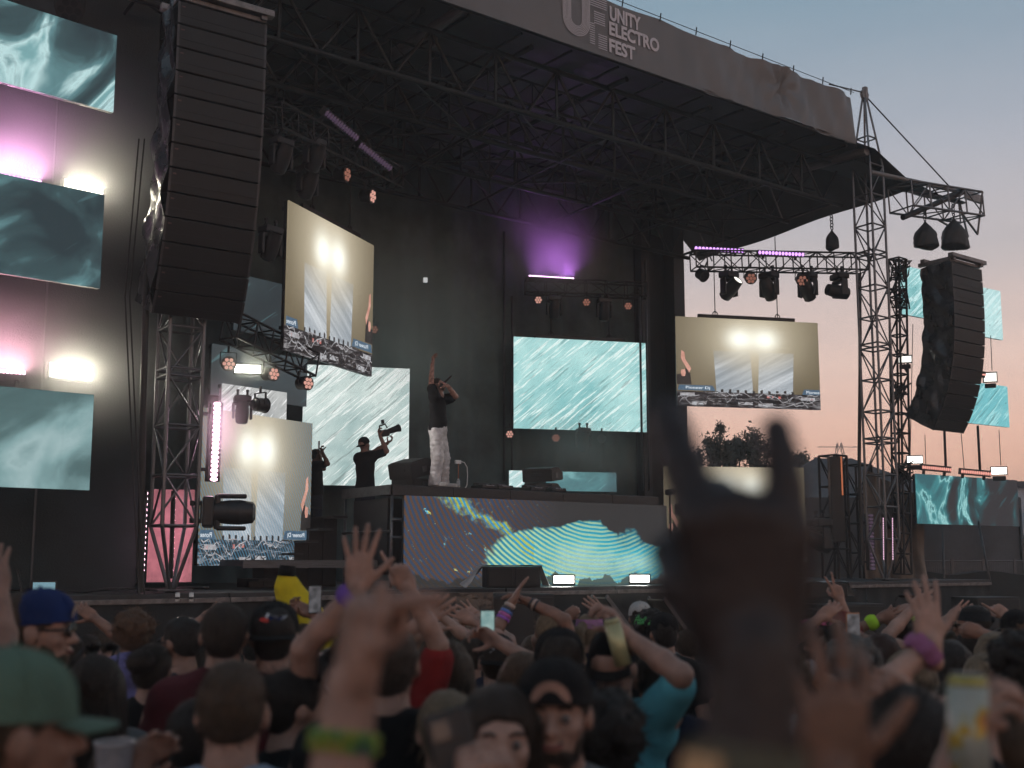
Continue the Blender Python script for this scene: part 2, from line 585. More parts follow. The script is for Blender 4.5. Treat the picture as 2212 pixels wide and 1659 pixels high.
lines = [('UNITY', (1317, 12), (1317, 43), (1384, 42)), ('ELECTRO', (1316, 45), (1316, 75), (1424, 96)), ('FEST', (1316, 82), (1316, 112), (1372, 104))]
for s_, tl, bl, tr in lines:
    u0, zt = hit(*tl, LV)
    _, zb = hit(*bl, LV)
    u1, _ = hit(*tr, LV)
    d = fit_text(text_mesh(s_, 1.0, PRINT, .035, .0006), u1 - u0, zt - zb)
    ban.w('lettering', d, frame(S(u0, LV, zb), U, Z, -V))
# striped monogram: nested U and a striped E
lu0, lz0 = hit(1217, 72, LV)
lu1, _ = hit(1311, 60, LV)
lw_ = lu1 - lu0
mono = MB()
def strip(p, q, wd=.016):
    p, q = Vector((p[0], p[1], 0)), Vector((q[0], q[1], 0))
    d = (q - p).normalized()
    n = Vector((-d.y, d.x, 0)) * wd / 2
    mono.raw([p - n, q - n, q + n, p + n], [(0, 1, 2, 3)])
top = bz1 - lz0 - .02
ow = lw_ * .60
for k in range(7):
    r_ = ow / 2 - k * ow * .047
    cx, cy = ow / 2, ow / 2 + .06
    if r_ <= .05:
        break
    strip((cx - r_, top), (cx - r_, cy))
    strip((cx + r_, top), (cx + r_, cy))
    pr = None
    for j in range(17):
        a = math.pi + math.pi * j / 16
        q = (cx + r_ * math.cos(a), cy + r_ * math.sin(a))
        if pr:
            strip(pr, q)
        pr = q
for z0_, n_, x0_, x1_ in ((top - .02, 6, .60, 1.0), (top - .36, 6, .70, .96), (top - .62, 10, .60, .72), (top - .80, 7, .80, 1.0)):
    for k in range(n_):
        zz = z0_ - k * .045
        strip((lw_ * x0_, zz), (lw_ * x1_, zz), .017)
mono.v = [v for v in mono.v]
ban.w('monogram', mono.mesh('monogram', PRINT), frame(S(lu0, LV, lz0), U, Z, -V))

# ================================================================== TOWERS AND RIGGING
def box_truss(t, p0, p1, up, w, h, bay, r, m, double=0, names=('chord', 'brace', 'ring')):
    """square truss between two points, chords plus diagonal braces, each a part"""
    p0, p1, up = Vector(p0), Vector(p1), Vector(up).normalized()
    d = (p1 - p0).normalized()
    s_ = d.cross(up).normalized()
    up = s_.cross(d)
    L = (p1 - p0).length
    c = [s_ * x * w / 2 + up * y * h / 2 for x, y in ((-1, -1), (1, -1), (1, 1), (-1, 1))]
    for k in c:
        t.tube(names[0], p0 + k, p1 + k, r, m)
    n = max(1, round(L / bay))
    for i in range(n + 1):
        q = p0 + d * (L * i / n)
        for k in range(4):
            t.tube(names[2], q + c[k], q + c[(k + 1) % 4], r * .7, m, 6)
            if double and i % double == 0 and 0 < i < n:
                q2 = q + d * .11
                t.tube(names[2], q2 + c[k], q2 + c[(k + 1) % 4], r * .7, m, 6)
        if i < n:
            q1 = p0 + d * (L * (i + 1) / n)
            for k in range(4):
                a, b = (q, q1) if (i + k) % 2 else (q1, q)
                t.tube(names[1], a + c[k], b + c[(k + 1) % 4], r * .55, m, 6)
    return c
def tower(px, Y, ztop, label, cone):
    b = at(px, 1262, Y)
    x, y = b.x, b.y
    t = T('truss_tower', (x, y, 0), label, 'truss tower', 'roof corner towers')
    P = lambda z: Vector((x, y, z))
    t.w('foot_post', MB().cyl((0, 0, 0), (0, 0, FLOOR + .02), .09, n=12).mesh('foot_post', STEEL), Matrix.Translation(P(0)))
    t.w('base_plate', MB().box((0, 0, 0), (.5, .36, .03), bev=.008).mesh('base_plate', ALU_D), LF(P(FLOOR + .04), YAW))
    z1 = FLOOR + .95
    c = box_truss(t, P(z1), P(ztop), U, .5, .5, .74, .030, ALU, 3)
    for k in c:
        t.tube('foot_strut', P(z1) + k, P(FLOOR + .05) + k * .12, .028, ALU)
    if cone:
        for k in c:
            t.tube('peak_strut', P(ztop) + k, P(ztop + 1.75) + k * .14, .026, ALU)
        for f, h in ((.62, .72),):
            for k in range(4):
                t.tube('ring', P(ztop + h) + c[k] * (1 - .86 * h / 1.75), P(ztop + h) + c[(k + 1) % 4] * (1 - .86 * h / 1.75), .02, ALU, 6)
        sh = MB().cyl((0, -.035, 0), (0, .035, 0), .13, n=18).box((.03, 0, .02), (.11, .10, .36), bev=.01).mesh('sheave_block', GALV)
        t.w('sheave_block', sh, LF(P(ztop + 1.85), YAW))
    return t, P
tl_, PL = tower(370, 16.0, 11.2, 'near square truss tower below the left speaker array', False)
tr_, PR = tower(1913, 25.9, 11.55, 'far square truss tower at the right roof corner with peaked top', True)
# cables over the peak
for a, b, nm, lb in ((PR(13.45), S(bu1 - .9, BV, bz1 + .02), 'guy_wire', 'black guy wire from the banner end to the tower peak'),
                     (PR(13.4), at(2050, 402, 27.3), 'guy_wire', 'black guy wire running down from the tower peak to the right wing truss')):
    mid = a.lerp(b, .5)
    solo(nm, MB().cyl(a - mid, b - mid, .018, n=6).mesh('wire', RUBBER), mid, lb, 'wire')
# wing truss that carries the right speaker array
wt = T('wing_truss', at(1960, 420, 26.2), 'grey cantilever truss carrying the right speaker array', 'truss')
wa, wb = at(1945, 425, 26.2), at(2098, 448, 27.6)
box_truss(wt, wa, wb, Z, .7, .62, .62, .03, ALU)
tip = wb + (wb - wa).normalized() * .12
for k in (-.35, .35):
    sd = (wb - wa).normalized().cross(Z)
    wt.tube('nose_strut', wb + sd * k + Z * .31, wb + sd * k * .4 - Z * .75, .028, ALU)
    wt.tube('nose_strut', wb + sd * k * .4 - Z * .75, wb - (wb - wa).normalized() * .9 + sd * k - Z * .31, .028, ALU)
wt.w('end_plate', MB().box((0, 0, 0), (.75, .08, .22), bev=.01).mesh('end_plate', GALV), LF(tip + Z * .28, YAW))
wt.tube('front_beam', at(1950, 470, 26.0), at(2080, 415, 27.2), .07, STEEL, 10)
wt.tube('front_beam', at(1880, 372, 25.6), at(2105, 420, 27.7), .06, GALV, 10)

# ================================================================== SPEAKER ARRAYS
def line_array(name, top, n, h, w_, dp, splay, M_yaw, label, tarp=True, cover_side=-1):
    """cabinets hang one below the other and curve back; local x is width, -y the front"""
    t = T(name, LF(top, M_yaw), label, 'speaker', 'hanging line array speakers')
    bw = MB().box((0, 0, 0), (w_ - .02, dp, h - .012), bev=.012)
    cab = bw.mesh('cabinet', CAB)
    gr = MB().box((0, 0, 0), (w_ - .07, .012, h - .03), bev=.004).mesh('grille', GRILLE)
    wv = MB().box((0, 0, 0), (.035, .02, h - .02), bev=.004).mesh('rigging_strap', mat('strap_steel', (.07, .068, .07), .5, .5))
    bd = MB().box((0, 0, 0), (.05, .006, .022), bev=.002).mesh('badge', mat('badge_red', (.10, .05, .045), .5))
    mw = MB().box((0, 0, 0), (w_ - .07, .008, .012)).mesh('grille_rib', STEEL)
    ang = R(-1.0)
    p = Vector((0, -dp / 2, 0))
    prof = []
    for i in range(n):
        ang += R(splay[i] if i < len(splay) else splay[-1])
        m = Matrix.Translation(p) @ Matrix.Rotation(ang, 4, 'X') @ Matrix.Translation((0, dp / 2, -h / 2))
        c = t.add('cabinet', cab, m)
        t.add('grille', gr, Matrix.Translation((0, -dp / 2 - .008, 0)), c)
        t.add('badge', bd, Matrix.Translation((-w_ * .44, -dp / 2 - .018, h * .25)), c)
        t.add('grille_rib', mw, Matrix.Translation((0, -dp / 2 - .016, -h * .12)), c)
        for sx_ in (-1, 1):
            t.add('rigging_strap', wv, Matrix.Translation((sx_ * (w_ / 2 - .02), -dp / 2 - .006, 0)), c)
        b = Matrix.Rotation(ang, 4, 'X')
        prof.append((p.copy(), b.copy()))
        p = p + b @ Vector((0, 0, -h))
    prof.append((p.copy(), b.copy()))
    # flying frame on top
    fb = MB()
    for x in (-w_ / 2 + .06, w_ / 2 - .06):
        fb.box((x, .05, .09), (.09, dp * 1.35, .10), bev=.01)
    fb.box((0, -dp * .56, .15), (w_ * 1.12, .14, .10), bev=.012).box((0, dp * .5, .15), (w_ * 1.1, .12, .1), bev=.012)
    fb.box((0, -dp * .42, .06), (w_ * 1.0, .10, .07), bev=.012)
    t.add('flying_frame', fb.mesh('flying_frame', GALV))
    if tarp:
        r = random.Random(n)
        def f(a, b):
            k = b * n
            i = min(int(k), n - 1)
            q, rt = prof[i]
            q2 = q.lerp(prof[i + 1][0], k - i)
            s_ = a
            # wraps the side and back of the cabinets
            if s_ < .55:
                loc = Vector((cover_side * (w_ / 2 + .03), -.02 + (dp + .12) * s_ / .55, 0))
            else:
                loc = Vector((cover_side * (w_ / 2 + .03) * (1 - 2 * (s_ - .55) / .45), dp + .10, 0))
            wv_ = .03 * math.sin(b * 23 + a * 7) + .025 * math.sin(b * 41 + a * 15 + 1) + .02 * math.sin(a * 21 + b * 4)
            loc.x += cover_side * wv_ * (1 if s_ < .55 else 0)
            loc.y += abs(wv_) * (1 if s_ >= .55 else 0)
            return q2 + rt @ loc
        t.add('rain_cover', MB().grid(f, 26, 90).mesh('rain_cover', TARP))
    return t
splay = [.3, .5, .8, 1, 1.3, 1.6, 2, 2.3, 2.6, 3, 3.4, 3.8, 4]
topL = at(467, 46, 15.4)
line_array('line_array_speaker', topL, 13, .345, 1.32, .62, splay, YAW - R(2), 'big dark line array speaker hanging at the left of the stage')
topR = at(2058, 580, 27.1)
line_array('line_array_speaker', topR, 13, .325, 1.32, .74, [0, 0, .8, 1, 1.6, 2, 2.6, 3, 3.6, 4, 4.4, 4.6, 4.6], YAW, 'brown-fronted line array speaker hanging at the right against the sky')
# motors under black bags above the right array
BAG = mat('bag_cloth', (.012, .015, .018), .6, 0, .4, 4, .8, 9)
def bag(px, py, Y, w_, h_, label, seed):
    p = at(px, py, Y)
    r = random.Random(seed)
    ph = [r.uniform(0, 6) for _ in range(5)]
    def f(a, b):
        th = a * 2 * math.pi
        prof = [(0, .02), (.1, .16), (.30, .66), (.42, .88), (.55, .97), (.93, 1.0), (.97, .8), (1, .02)]
        for (b0, r0), (b1, r1) in zip(prof, prof[1:]):
            if b <= b1:
                rr = r0 + (r1 - r0) * (b - b0) / (b1 - b0)
                break
        rr *= 1 + .12 * math.sin(2 * th + ph[0] + b * 3) * b + .05 * math.sin(7 * th + ph[1] + b * 9) * b + .03 * math.sin(11 * th + b * 14)
        return Vector((rr * w_ / 2 * math.cos(th), rr * w_ / 2 * .8 * math.sin(th), -b * h_ + .03 * math.sin(2 * th + ph[2])))
    t = T('hoist_bag', LF(p, YAW), label, 'hoist', 'covered chain hoists')
    t.add('cover', MB().grid(f, 36, 26).mesh('cover', BAG))
    mb = MB()
    for k in range(5):
        mb.torus((0, 0, 0), .045, .013, Matrix.Translation((0, 0, .05 + k * .075)) @ Matrix.Rotation(R(90 * (k % 2)), 4, 'Z') @ Matrix.Rotation(R(90), 4, 'X'), 12, 5)
    t.add('chain', mb.mesh('chain', STEEL))
bag(1998, 478, 26.7, .62, .70, 'black bagged chain hoist, left one above the right speaker array', 1)
bag(2060, 468, 27.0, .74, .85, 'larger black bagged chain hoist, right one above the right speaker array', 2)
bag(1797, 497, 26.5, .34, .50, 'small black hoist bag hanging over the right lighting truss', 3)

# ================================================================== VIDEO SCREENS
def gcoord(nt, mirror=False):
    t = node(nt, 'ShaderNodeTexCoord')
    s_ = node(nt, 'ShaderNodeSeparateXYZ', Vector=t.outputs['Generated'])
    x = s_.outputs[0]
    if mirror:
        x = math_(nt, 'SUBTRACT', 1.0, x)
    return t, x, s_.outputs[2]
def scr_base(name):
    m = bpy.data.materials.new(name)
    m.use_nodes = True
    nt = m.node_tree
    b = nt.nodes['Principled BSDF']
    b.inputs['Base Color'].default_value = (.02, .02, .02, 1)
    b.inputs['Roughness'].default_value = .6
    b.inputs['Specular IOR Level'].default_value = .15
    return m, nt, b
def comb(nt, x, z, ax=1.0, az=1.0, rot=0.0, off=0.0):
    c = node(nt, 'ShaderNodeCombineXYZ', X=x, Y=z)
    r = node(nt, 'ShaderNodeMapping', Vector=c.outputs[0], Rotation=(0, 0, rot))
    return node(nt, 'ShaderNodeMapping', Vector=r.outputs[0], Scale=(ax, az, 1), Location=(off, off * .7, off * .3)).outputs[0]
def led_grid(nt, colr, x, z, w_, h_, pitch):
    """faint black-faceted seams of the cabinets a screen is made of"""
    fx = math_(nt, 'FRACT', math_(nt, 'MULTIPLY', x, w_ / pitch))
    fz = math_(nt, 'FRACT', math_(nt, 'MULTIPLY', z, h_ / pitch))
    ex = math_(nt, 'LESS_THAN', fx, .012)
    ez = math_(nt, 'LESS_THAN', fz, .012)
    e = math_(nt, 'MULTIPLY', math_(nt, 'MAXIMUM', ex, ez), .12)
    return mixc(nt, e, colr, (0, 0, 0))
def rain(name, lo, hi, streak, strength, w_, h_, rot, off, dark=.55, drops=0.0):
    m, nt, b = scr_base(name)
    t, x, z = gcoord(nt)
    x = math_(nt, 'MULTIPLY', x, w_)
    z = math_(nt, 'MULTIPLY', z, h_)
    n1 = node(nt, 'ShaderNodeTexNoise', Vector=comb(nt, x, z, .9, .9, 0, off), Scale=1.0, Detail=4.0, Roughness=.55)
    base = ramp_(nt, n1.outputs[0], [(.32, lo), (.66, hi)])
    n2 = node(nt, 'ShaderNodeTexNoise', Vector=comb(nt, x, z, 1.0, 13.0, rot, off + 3), Scale=1.0, Detail=3.0, Roughness=.65, Distortion=.25)
    s1 = ramp_(nt, n2.outputs[0], [(.53, 0.0), (.60, 1.0)])
    c = mixc(nt, math_(nt, 'MULTIPLY', s1, .85), base, streak)
    n3 = node(nt, 'ShaderNodeTexNoise', Vector=comb(nt, x, z, 1.2, 19.0, rot, off + 9), Scale=1.0, Detail=3.0, Distortion=.3)
    s2 = ramp_(nt, n3.outputs[0], [(.60, 0.0), (.66, 1.0)])
    c = mixc(nt, math_(nt, 'MULTIPLY', s2, dark), c, tuple(q * .28 for q in lo))
    if drops:
        vr = node(nt, 'ShaderNodeTexVoronoi', Vector=comb(nt, x, z, 5.0, 5.0, 0, off), Scale=1.0, Randomness=1.0)
        dd = ramp_(nt, vr.outputs['Distance'], [(.08, 1.0), (.13, 0.0)])
        c = mixc(nt, math_(nt, 'MULTIPLY', dd, drops), c, tuple(q * .22 for q in lo))
    c = led_grid(nt, c, math_(nt, 'DIVIDE', x, w_), math_(nt, 'DIVIDE', z, h_), w_, h_, .5)
    nt.links.new(c, b.inputs['Emission Color'])
    b.inputs['Emission Strength'].default_value = strength
    return m
def clouds(name, stops, strength, w_, h_, off, dist=1.2, sc_=1.0, fall=None):
    m, nt, b = scr_base(name)
    t, x0, z0 = gcoord(nt)
    x = math_(nt, 'MULTIPLY', x0, w_)
    z = math_(nt, 'MULTIPLY', z0, h_)
    n1 = node(nt, 'ShaderNodeTexNoise', Vector=comb(nt, x, z, .75 * sc_, .55 * sc_, R(25), off), Scale=1.0, Detail=5.0, Roughness=.5, Distortion=dist)
    f = n1.outputs[0]
    if fall:
        f = math_(nt, 'MULTIPLY_ADD', x0, -fall, math_(nt, 'ADD', f, fall * .5))
    c = ramp_(nt, f, stops)
    n2 = node(nt, 'ShaderNodeTexNoise', Vector=comb(nt, x, z, .8, 9.0, R(-38), off + 3), Scale=1.0, Detail=3.0)
    s1 = ramp_(nt, n2.outputs[0], [(.66, 0.0), (.70, 1.0)])
    c = mixc(nt, math_(nt, 'MULTIPLY', s1, .45), c, stops[-1][1])
    c = led_grid(nt, c, x0, z0, w_, h_, .5)
    nt.links.new(c, b.inputs['Emission Color'])
    b.inputs['Emission Strength'].default_value = strength
    return m
def box_mask(nt, x, z, x0, x1, z0, z1, sl=0.0):
    xs = math_(nt, 'MULTIPLY_ADD', z, sl, x)
    a = math_(nt, 'MULTIPLY', math_(nt, 'GREATER_THAN', xs, x0), math_(nt, 'LESS_THAN', xs, x1))
    return math_(nt, 'MULTIPLY', a, math_(nt, 'MULTIPLY', math_(nt, 'GREATER_THAN', z, z0), math_(nt, 'LESS_THAN', z, z1)))
def blob(nt, x, z, cx, cz, k):
    dx = math_(nt, 'SUBTRACT', x, cx)
    dz = math_(nt, 'MULTIPLY', math_(nt, 'SUBTRACT', z, cz), .74)
    d2 = math_(nt, 'ADD', math_(nt, 'MULTIPLY', dx, dx), math_(nt, 'MULTIPLY', dz, dz))
    return math_(nt, 'EXPONENT', math_(nt, 'MULTIPLY', d2, -k))
def camfeed(name, mirror, strength, moire=0.0):
    """close-up live picture: two glaring lamps in mist, pale drapes, a bench of gear below"""
    m, nt, b = scr_base(name)
    t, x, z = gcoord(nt, mirror)
    n1 = node(nt, 'ShaderNodeTexNoise', Vector=comb(nt, x, z, 3, 1.2, 0, 2), Scale=1.0, Detail=6.0)
    base = mixc(nt, n1.outputs[0], (.080, .062, .030), (.235, .188, .120))
    base = mixc(nt, math_(nt, 'MULTIPLY', math_(nt, 'SUBTRACT', 1.0, x), .35), base, (.16, .13, .09))
    base = mixc(nt, math_(nt, 'MULTIPLY', blob(nt, x, z, .53, .86, 7), .75), base, (.66, .57, .41))
    n2 = node(nt, 'ShaderNodeTexNoise', Vector=comb(nt, x, z, 2.0, 26.0, R(-40), 5), Scale=1.0, Detail=4.0)
    pale = ramp_(nt, n2.outputs[0], [(.35, (.27, .31, .35)), (.68, (.58, .62, .66))])
    k = math_(nt, 'MAXIMUM', box_mask(nt, x, z, .275, .53, .16, .63, .03), box_mask(nt, x, z, .555, .80, .16, .63, -.03))
    fade = ramp_(nt, z, [(.40, 1.0), (.66, .25)])
    c = mixc(nt, math_(nt, 'MULTIPLY', k, fade), base, pale)
    c = mixc(nt, math_(nt, 'MULTIPLY', blob(nt, x, z, .53, .70, 18), .55), c, (.84, .75, .57))
    g = math_(nt, 'ADD', blob(nt, x, z, .44, .77, 130), blob(nt, x, z, .62, .77, 130), None, True)
    c = mixc(nt, g, c, (1.25, 1.25, 1.1))
    # bench of equipment with tangled leads
    low = math_(nt, 'LESS_THAN', z, .165)
    n3 = node(nt, 'ShaderNodeTexNoise', Vector=comb(nt, x, z, 9, 40, R(4), 1), Scale=1.0, Detail=4.0, Distortion=1.5)
    gear = ramp_(nt, n3.outputs[0], [(.42, (.015, .013, .014)), (.56, (.05, .042, .045)), (.62, (.34, .33, .34)), (.66, (.03, .028, .03))])
    c = mixc(nt, low, c, gear)
    if moire:
        wv = node(nt, 'ShaderNodeTexWave', Vector=comb(nt, x, z, 1, .75, R(28), 0), Scale=15.0, Distortion=3.5, Detail=1.0, **{'Detail Scale': .5})
        c = mixc(nt, math_(nt, 'MULTIPLY', ramp_(nt, wv.outputs['Fac'], [(.35, 0.0), (.65, 1.0)]), math_(nt, 'MULTIPLY', math_(nt, 'SUBTRACT', 1.0, blob(nt, x, z, .53, .80, 9)), moire)), c, (.10, .28, .42))
    nt.links.new(c, b.inputs['Emission Color'])
    b.inputs['Emission Strength'].default_value = strength
    return m
def vrect(xl, yt, yb, xr, Y, yaw):
    bl = at(xl, yb, Y)
    h_ = at(xl, yt, Y).z - bl.z
    d = Vector((math.cos(yaw), math.sin(yaw), 0))
    k = (xr - 1106) / FPX
    dz = bl.z - CAMZ
    w_ = (k * (bl.y * CP + dz * SP) - bl.x) / (d.x - k * d.y * CP)
    return bl, w_, h_
def screen(label, xl, yt, yb, xr, Y, yaw, matfn, group='video screens', hang=0.0, tiles=True):
    bl, w_, h_ = vrect(xl, yt, yb, xr, Y, yaw)
    t = T('led_screen', LF(bl, yaw), label, 'video screen', group)
    t.w_, t.h_ = w_, h_
    m = matfn(w_, h_)
    t.add('display_face', MB().box((w_ / 2, .012, h_ / 2), (w_, .024, h_)).mesh('display_face', m))
    nx, nz = max(1, round(w_ / .5)), max(1, round(h_ / .5))
    cab = MB().box((0, 0, 0), (w_ / nx - .006, .07, h_ / nz - .006), bev=.006).mesh('cabinet', PLAST)
    for i in range(nx):
        for j in range(nz):
            t.add('cabinet', cab, Matrix.Translation(((i + .5) * w_ / nx, .062, (j + .5) * h_ / nz)))
    t.block('frame_bar', (w_ / 2, .13, h_ * .95), (w_ * .98, .05, .06), STEEL)
    t.block('frame_bar', (w_ / 2, .13, h_ * .15), (w_ * .98, .05, .06), STEEL)
    if hang:
        t.block('header_bar', (w_ * .5, .06, h_ + .05), (w_ * .68, .07, .09), STEEL)
        for f in (.28, .72):
            mb = MB().cyl((0, 0, .08), (0, 0, hang), .012, n=6).torus((0, 0, .12), .06, .014, Matrix.Translation((0, 0, .0)) @ Matrix.Translation((0, 0, .12)) @ Matrix.Rotation(R(90), 4, 'X') @ Matrix.Translation((0, 0, -.12)), 14, 5)
            t.add('hanging_cable', mb.mesh('hanging_cable', STEEL), Matrix.Translation((w_ * f, .06, h_)))
    return t
# camera picture details printed flat on the display: gear boxes with lettering, arm of the singer
E_BOX = emit('picture_blue_box', (.05, .10, .16), 1.0, (.07, .14, .21), 8)
E_TXT = emit('picture_white', (.75, .8, .85), 1.0)
E_SKIN = emit('picture_skin', (.55, .25, .19), 1.0, (.72, .38, .30), 6)
E_DARK = emit('picture_dark', (.012, .011, .011), 1.0, (.03, .026, .024), 9)
E_PALE = emit('picture_pale', (.5, .52, .55), 1.0, (.28, .26, .27), 12)
E_RED = emit('picture_red', (.6, .12, .10), 1.0, (.4, .22, .2), 20)
def feed_print(t, mirror, mats=None):
    w_, h_ = t.w_, t.h_
    def P(x, z, y=-.004):
        return Vector(((1 - x if mirror else x) * w_, y, z * h_))
    def poly(name, pts, m, y=-.004):
        vs = [P(a, b, y) for a, b in pts]
        f = tuple(range(len(vs)))
        t.add(name, me(name, vs, [f if not mirror else tuple(reversed(f))], m))
    poly('picture_box', [(.005, .175), (.265, .175), (.245, .235), (.015, .235)], E_BOX)
    poly('picture_box', [(.87, .165), (.998, .165), (.998, .225), (.885, .225)], E_BOX)
    for tx, x0, x1, z0, z1 in (('Pioneer Dj', .06, .225, .183, .222), ('Pionee', .90, .995, .178, .21)):
        d = fit_text(text_mesh(tx, 1.0, E_TXT, .01, 0.0), (x1 - x0) * w_, (z1 - z0) * h_)
        if mirror:
            Mx = frame(P(x0, z0, -.008), Vector((-1, 0, 0)), Vector((0, 0, 1)), Vector((0, 1, 0)))
        else:
            Mx = frame(P(x0, z0, -.008), Vector((1, 0, 0)), Vector((0, 0, 1)), Vector((0, -1, 0)))
        t.add('picture_lettering', d, Mx)
    poly('picture_figure', [(.0, .24), (.10, .24), (.09, .40), (.06, .42), (.04, .36), (.0, .35)], E_DARK)
    poly('picture_arm', [(.035, .62), (.055, .60), (.06, .52), (.10, .42), (.085, .37), (.065, .43), (.03, .53)], E_SKIN, -.006)
    poly('picture_head', [(.03, .40), (.055, .41), (.062, .37), (.055, .33), (.035, .33), (.028, .36)], E_SKIN, -.007)
    r = random.Random(5)
    mb = MB()
    for k in range(26):
        x, z = r.uniform(0, .9), r.uniform(.015, .15)
        dx, a = r.uniform(.08, .28), r.uniform(-.05, .05)
        n = 7
        pts = [(x + dx * i / n, max(.01, min(.165, z + a * math.sin(i * .9) + .015 * math.sin(i * 2.1 + k)))) for i in range(n + 1)]
        pts = [(min(.995, p), q) for p, q in pts]
        for (xa, za), (xb, zb) in zip(pts, pts[1:]):
            if xb - xa > .004:
                mb.raw([P(xa, za, -.005), P(xb, zb, -.005), P(xb, zb + .008, -.005), P(xa, za + .008, -.005)], [(0, 1, 2, 3)], k % 2)
    t.add('picture_leads', mb.mesh('picture_leads', E_PALE, E_DARK))
    for k in range(10):
        x = .3 + .055 * k
        poly('picture_knob', [(x, .165), (x + .018, .165), (x + .018, .165 + r.uniform(.02, .045)), (x, .195)], E_DARK)
    for x, z, s_ in ((.62, .115, .02), (.70, .11, .02), (.655, .12, .012), (.93, .10, .018)):
        poly('picture_socket', [(x, z), (x + s_, z), (x + s_, z + s_ * 1.3), (x, z + s_ * 1.3)], E_RED)
    for x, z in ((.02, .115), (.86, .10), (.42, .03), (.56, .02), (.10, .02)):
        poly('picture_label', [(x, z), (x + .10, z), (x + .10, z + .035), (x, z + .03)], E_PALE)

W14 = R(14)
sA = screen('pale rain screen upstage behind the crew with cameras', 650, 787, 1047, 882, 23.4, W14, lambda w_, h_: rain('rain_pale', (.36, .50, .49), (.74, .84, .80), (.95, 1.0, .97), 1.0, w_, h_, R(-42), 2.0, .5))
sB = screen('turquoise rain screen in the middle of the back wall', 1110, 727, 925, 1399, 27.0, W14, lambda w_, h_: rain('rain_turquoise', (.24, .55, .56), (.50, .80, .78), (.85, 1.0, .97), 1.0, w_, h_, R(-40), 7.0, .45), hang=1.2)
sC = screen('right live camera screen hung under the lighting truss', 1463, 683, 876, 1773, 26.8, R(12), lambda w_, h_: camfeed('camera_feed', False, 1.0), hang=2.2)
sC.o.location.z -= .0
feed_print(sC, False)
sD = screen('left live camera screen seen at a steep angle with mirrored lettering', 615, 432, 755, 803, 18.6, R(68), lambda w_, h_: camfeed('camera_feed_mirrored', True, 1.05), hang=1.6)
feed_print(sD, True)
sE = screen('low left live camera screen behind the truss tower', 428, 880, 1222, 668, 18.0, R(57), lambda w_, h_: camfeed('camera_feed_low_left', True, 1.05, .5))
feed_print(sE, True)
sF = screen('low right live camera screen half hidden by a dark raised hand', 1437, 1007, 1216, 1743, 26.6, R(8), lambda w_, h_: camfeed('camera_feed_low_right', False, .95))
feed_print(sF, False)
CL = [(.34, (.025, .042, .050)), (.46, (.045, .085, .095)), (.53, (.12, .25, .27)), (.575, (.52, .74, .75)), (.62, (.20, .40, .42)), (.76, (.10, .20, .22))]
screen('topmost of the three cloud screens on the left wing', -150, -48, 134, 245, 13.1, R(42), lambda w_, h_: clouds('cloud_film_top', CL, 1.0, w_, h_, 3.2, 1.6))
screen('middle of the three cloud screens on the left wing', -150, 346, 566, 216, 13.3, R(40), lambda w_, h_: clouds('cloud_film_middle', CL, 1.0, w_, h_, 11.4, 1.6, 1, .25))
screen('lowest of the three cloud screens on the left wing', -150, 822, 1046, 193, 13.4, R(38), lambda w_, h_: clouds('cloud_film_low', [(.32, (.05, .085, .088)), (.46, (.09, .16, .165)), (.56, (.22, .36, .37)), (.64, (.34, .48, .49)), (.75, (.13, .24, .25))], 1.0, w_, h_, 6.0, 1.0, .8))
screen('dim grey-blue screen in shadow behind the left speaker array', 505, 590, 712, 660, 20.0, R(50), lambda w_, h_: clouds('cloud_film_dim', [(.4, (.045, .055, .062)), (.62, (.06, .08, .088)), (.74, (.16, .30, .33))], .8, w_, h_, 21.0), hang=0)
screen('lower dim screen behind the left lighting truss', 455, 742, 852, 662, 20.3, R(48), lambda w_, h_: clouds('cloud_film_dimmer', [(.4, (.055, .065, .07)), (.62, (.07, .09, .10)), (.72, (.14, .30, .32))], .9, w_, h_, 31.0))
screen('narrow white rain screen above the low left camera screen', 478, 828, 905, 618, 19.4, R(50), lambda w_, h_: rain('rain_white', (.38, .40, .40), (.80, .80, .78), (1, 1, 1), .95, w_, h_, R(-46), 15.0, .8))
screen('small bright corner screen low on the back wall', 1100, 1016, 1052, 1133, 27.2, W14, lambda w_, h_: rain('rain_small', (.40, .62, .62), (.62, .85, .84), (.9, 1, 1), 1.0, w_, h_, R(-40), 4.0, .2))
screen('long low cloud screen on the back wall beside the stacked monitors', 1180, 1018, 1060, 1332, 27.2, W14, lambda w_, h_: clouds('cloud_film_strip', [(.38, (.06, .10, .115)), (.55, (.10, .24, .26)), (.68, (.26, .55, .57))], 1.0, w_, h_, 14.0))
screen('upper right wing screen left of the hanging array', 1950, 572, 678, 2012, 28.6, R(33), lambda w_, h_: rain('rain_wing_a', (.16, .45, .47), (.42, .76, .76), (.7, .95, .95), 1.0, w_, h_, R(-38), 1.0, .5, .7))
screen('upper right wing screen right of the hanging array', 2098, 614, 722, 2167, 28.9, R(33), lambda w_, h_: rain('rain_wing_b', (.45, .70, .71), (.55, .82, .82), (.75, .95, .95), 1.0, w_, h_, R(-38), 17.0, .35, .8))
screen('middle right wing turquoise screen behind the array', 2060, 818, 910, 2181, 28.8, R(33), lambda w_, h_: rain('rain_wing_c', (.16, .50, .55), (.22, .60, .64), (.45, .80, .82), 1.0, w_, h_, R(-38), 27.0, .5, .8))
screen('lowest right wing screen with teal breaking waves', 1983, 1023, 1131, 2203, 27.6, R(33), lambda w_, h_: clouds('wave_film', [(.40, (.035, .032, .036)), (.50, (.03, .07, .08)), (.57, (.05, .22, .24)), (.60, (.34, .66, .66)), (.64, (.06, .26, .28)), (.75, (.04, .13, .15))], 1.0, w_, h_, 41.0, 2.2, 1.0, .35))

